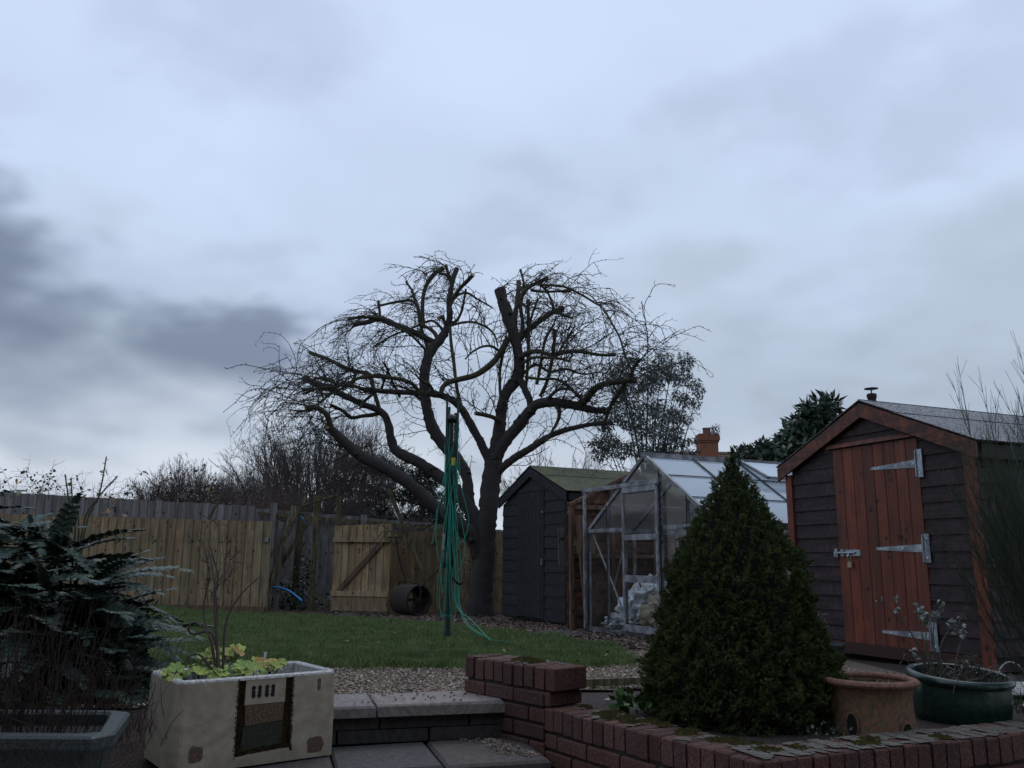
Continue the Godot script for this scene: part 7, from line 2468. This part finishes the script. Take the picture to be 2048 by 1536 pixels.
func small_things() -> void:
	# weeds at the foot of the conifer
	var w := thing("weed_clump", "bright green weeds in the bed at the left foot of the conifer", "weed", Vector3(0.62, -0.02, -4.28))
	var lm := leaf_mesh(0.05, 0.017, 0.015)
	var wm := tones(mat("weed leaf", lin(0.055, 0.12, 0.03), 0.5), 0.3, 4)
	for k in 75:
		var a := rf(0, TAU)
		var r := 0.09 * sqrt(rng.randf())
		obj("leaf", lm, pick(wm), w, turned((Vector3(cos(a), rf(0.2, 1.4), sin(a))).normalized(), rf(0, TAU), rf(0.6, 1.2), Vector3(cos(a) * r - 0.03, rf(0.0, 0.08) * (1.4 - r * 8.0), sin(a) * r)))
	# low leafy plants under the conifer's right side
	var w2 := thing("low_groundcover", "low grey green leafy plant between the conifer and the terracotta pot", "plant", Vector3(1.36, -0.03, -3.74))
	var gm := tones(mat("groundcover leaf", lin(0.055, 0.075, 0.055), 0.5), 0.35, 4)
	for k in 90:
		obj("leaf", lm, pick(gm), w2, turned((Vector3(rf(-1, 1), rf(0.2, 1.2), rf(-1, 1))).normalized(), rf(0, TAU), rf(0.22, 0.42), Vector3(rf(-0.16, 0.04), rf(0.0, 0.05), rf(-0.10, 0.08))))
	# dark membrane pieces on the ground
	for q in [[Vector3(0.46, 0, -9.3), 0.36, 0.10, "dark sheet of weed membrane lying at the lawn edge before the greenhouse"], [Vector3(-2.42, 0, -13.2), 0.24, 0.10, "small black rubble bag lying on the lawn edge below the gate"]]:
		var mb := MB.new()
		var n := noise(int(q[1] * 100), 2.0, 2)
		for i in 10:
			for j in 6:
				var v := []
				for c in [[i, j + 1], [i + 1, j + 1], [i + 1, j], [i, j]]:
					var u := Vector2(c[0] / 10.0 - 0.5, c[1] / 6.0 - 0.5)
					var h: float = (1.0 - pow(absf(u.x) * 2.0, 2.0)) * (1.0 - pow(absf(u.y) * 2.0, 2.0)) * q[2] * 0.45 + n.get_noise_2d(u.x * 3.0, u.y * 3.0) * 0.02
					v.append(Vector3(u.x * q[1] * 1.7, maxf(h, -0.01), u.y * q[1]))
				mb.quad(v[0], v[1], v[2], v[3])
		var o := obj("black_membrane", mb, M.rubber)
		o.position = on(q[0].x, q[0].z, 0.0)
		o.rotation.y = 0.5
		tag(o, q[3], "sheet")
	# white bag and loop of cable at the edge of the frame
	var wb := MB.new()
	wb.hexa([Vector3(-0.12, 0, 0.08), Vector3(0.3, 0, 0.08), Vector3(0.3, 0, -0.12), Vector3(-0.10, 0, -0.12), Vector3(-0.10, 0.03, 0.06), Vector3(0.28, 0.035, 0.07), Vector3(0.28, 0.04, -0.1), Vector3(-0.06, 0.045, -0.1)])
	var wo := obj("white_board", wb, M.ceramic_rim)
	wo.position = Vector3(2.80, -0.01, -4.95)
	tag(wo, "white board lying on the ground at the corner of the brown shed", "board")
	var cb := MB.new()
	hose(cb, [Vector3(2.72, -0.02, -4.9), Vector3(2.668, 0.06, -4.9), Vector3(2.680, 0.12, -4.9), Vector3(2.731, 0.155, -4.9), Vector3(2.79, 0.13, -4.9), Vector3(2.83, 0.06, -4.9), Vector3(2.85, -0.02, -4.88)], 0.004, 6, 0.02)
	tag(obj("cable_loop", cb, M.ceramic_rim), "loop of thin white cable standing up beside the white board", "cable")
	var tie := MB.new()
	hose(tie, [Vector3(2.655, 0.02, -4.88), Vector3(2.672, 0.055, -4.885), Vector3(2.69, 0.075, -4.88)], 0.008, 5, 0.02)
	tag(obj("green_tie", tie, M.line.duplicate()), "twist of green string knotted on the white cable", "string")
	var gr := thing("grass_clump", "rough grass clump between the green pot and the frame edge", "grass", Vector3(2.62, -0.03, -4.55))
	var gl := MB.new()
	for k in 200:
		var b := Vector3(rf(-0.25, 0.3), 0, rf(-0.2, 0.2))
		var d := Vector3(rf(-0.5, 0.5), 1, rf(-0.5, 0.5)).normalized() * rf(0.04, 0.11)
		gl.tri(b - Vector3(0.003, 0, 0), b + Vector3(0.003, 0, 0), b + d)
	obj("blades", gl, mat("rough grass", lin(0.05, 0.075, 0.025), 0.8), gr)
	var sa := thing("green_saucer", "green plastic saucer on the wall at the right edge beside the green pot", "saucer", Vector3(2.50, -0.02, -4.13))
	var sm := MB.new()
	sm.lathe([Vector2(0.0, 0.0), Vector2(0.12, 0.0), Vector2(0.145, 0.06), Vector2(0.138, 0.06), Vector2(0.115, 0.01), Vector2(0.0, 0.01)], 32)
	obj("dish", sm, tinted(M.glaze, 1.3), sa)
	# scraps in the bed by the upper wall
	for q in [[Vector3(0.50, -0.015, -4.62), 0.018, "white pebble on the soil beside the upper brick wall"], [Vector3(0.9, -0.02, -4.9), 0.014, "pale stone on the soil behind the edging board"]]:
		var mb := MB.new()
		pebble(mb, Vector3.ZERO, Vector3(q[1], q[1] * 0.6, q[1] * 0.8), 6)
		var o := obj("white_stone", mb, M.ceramic_rim)
		o.position = q[0]
		tag(o, q[2], "stone")
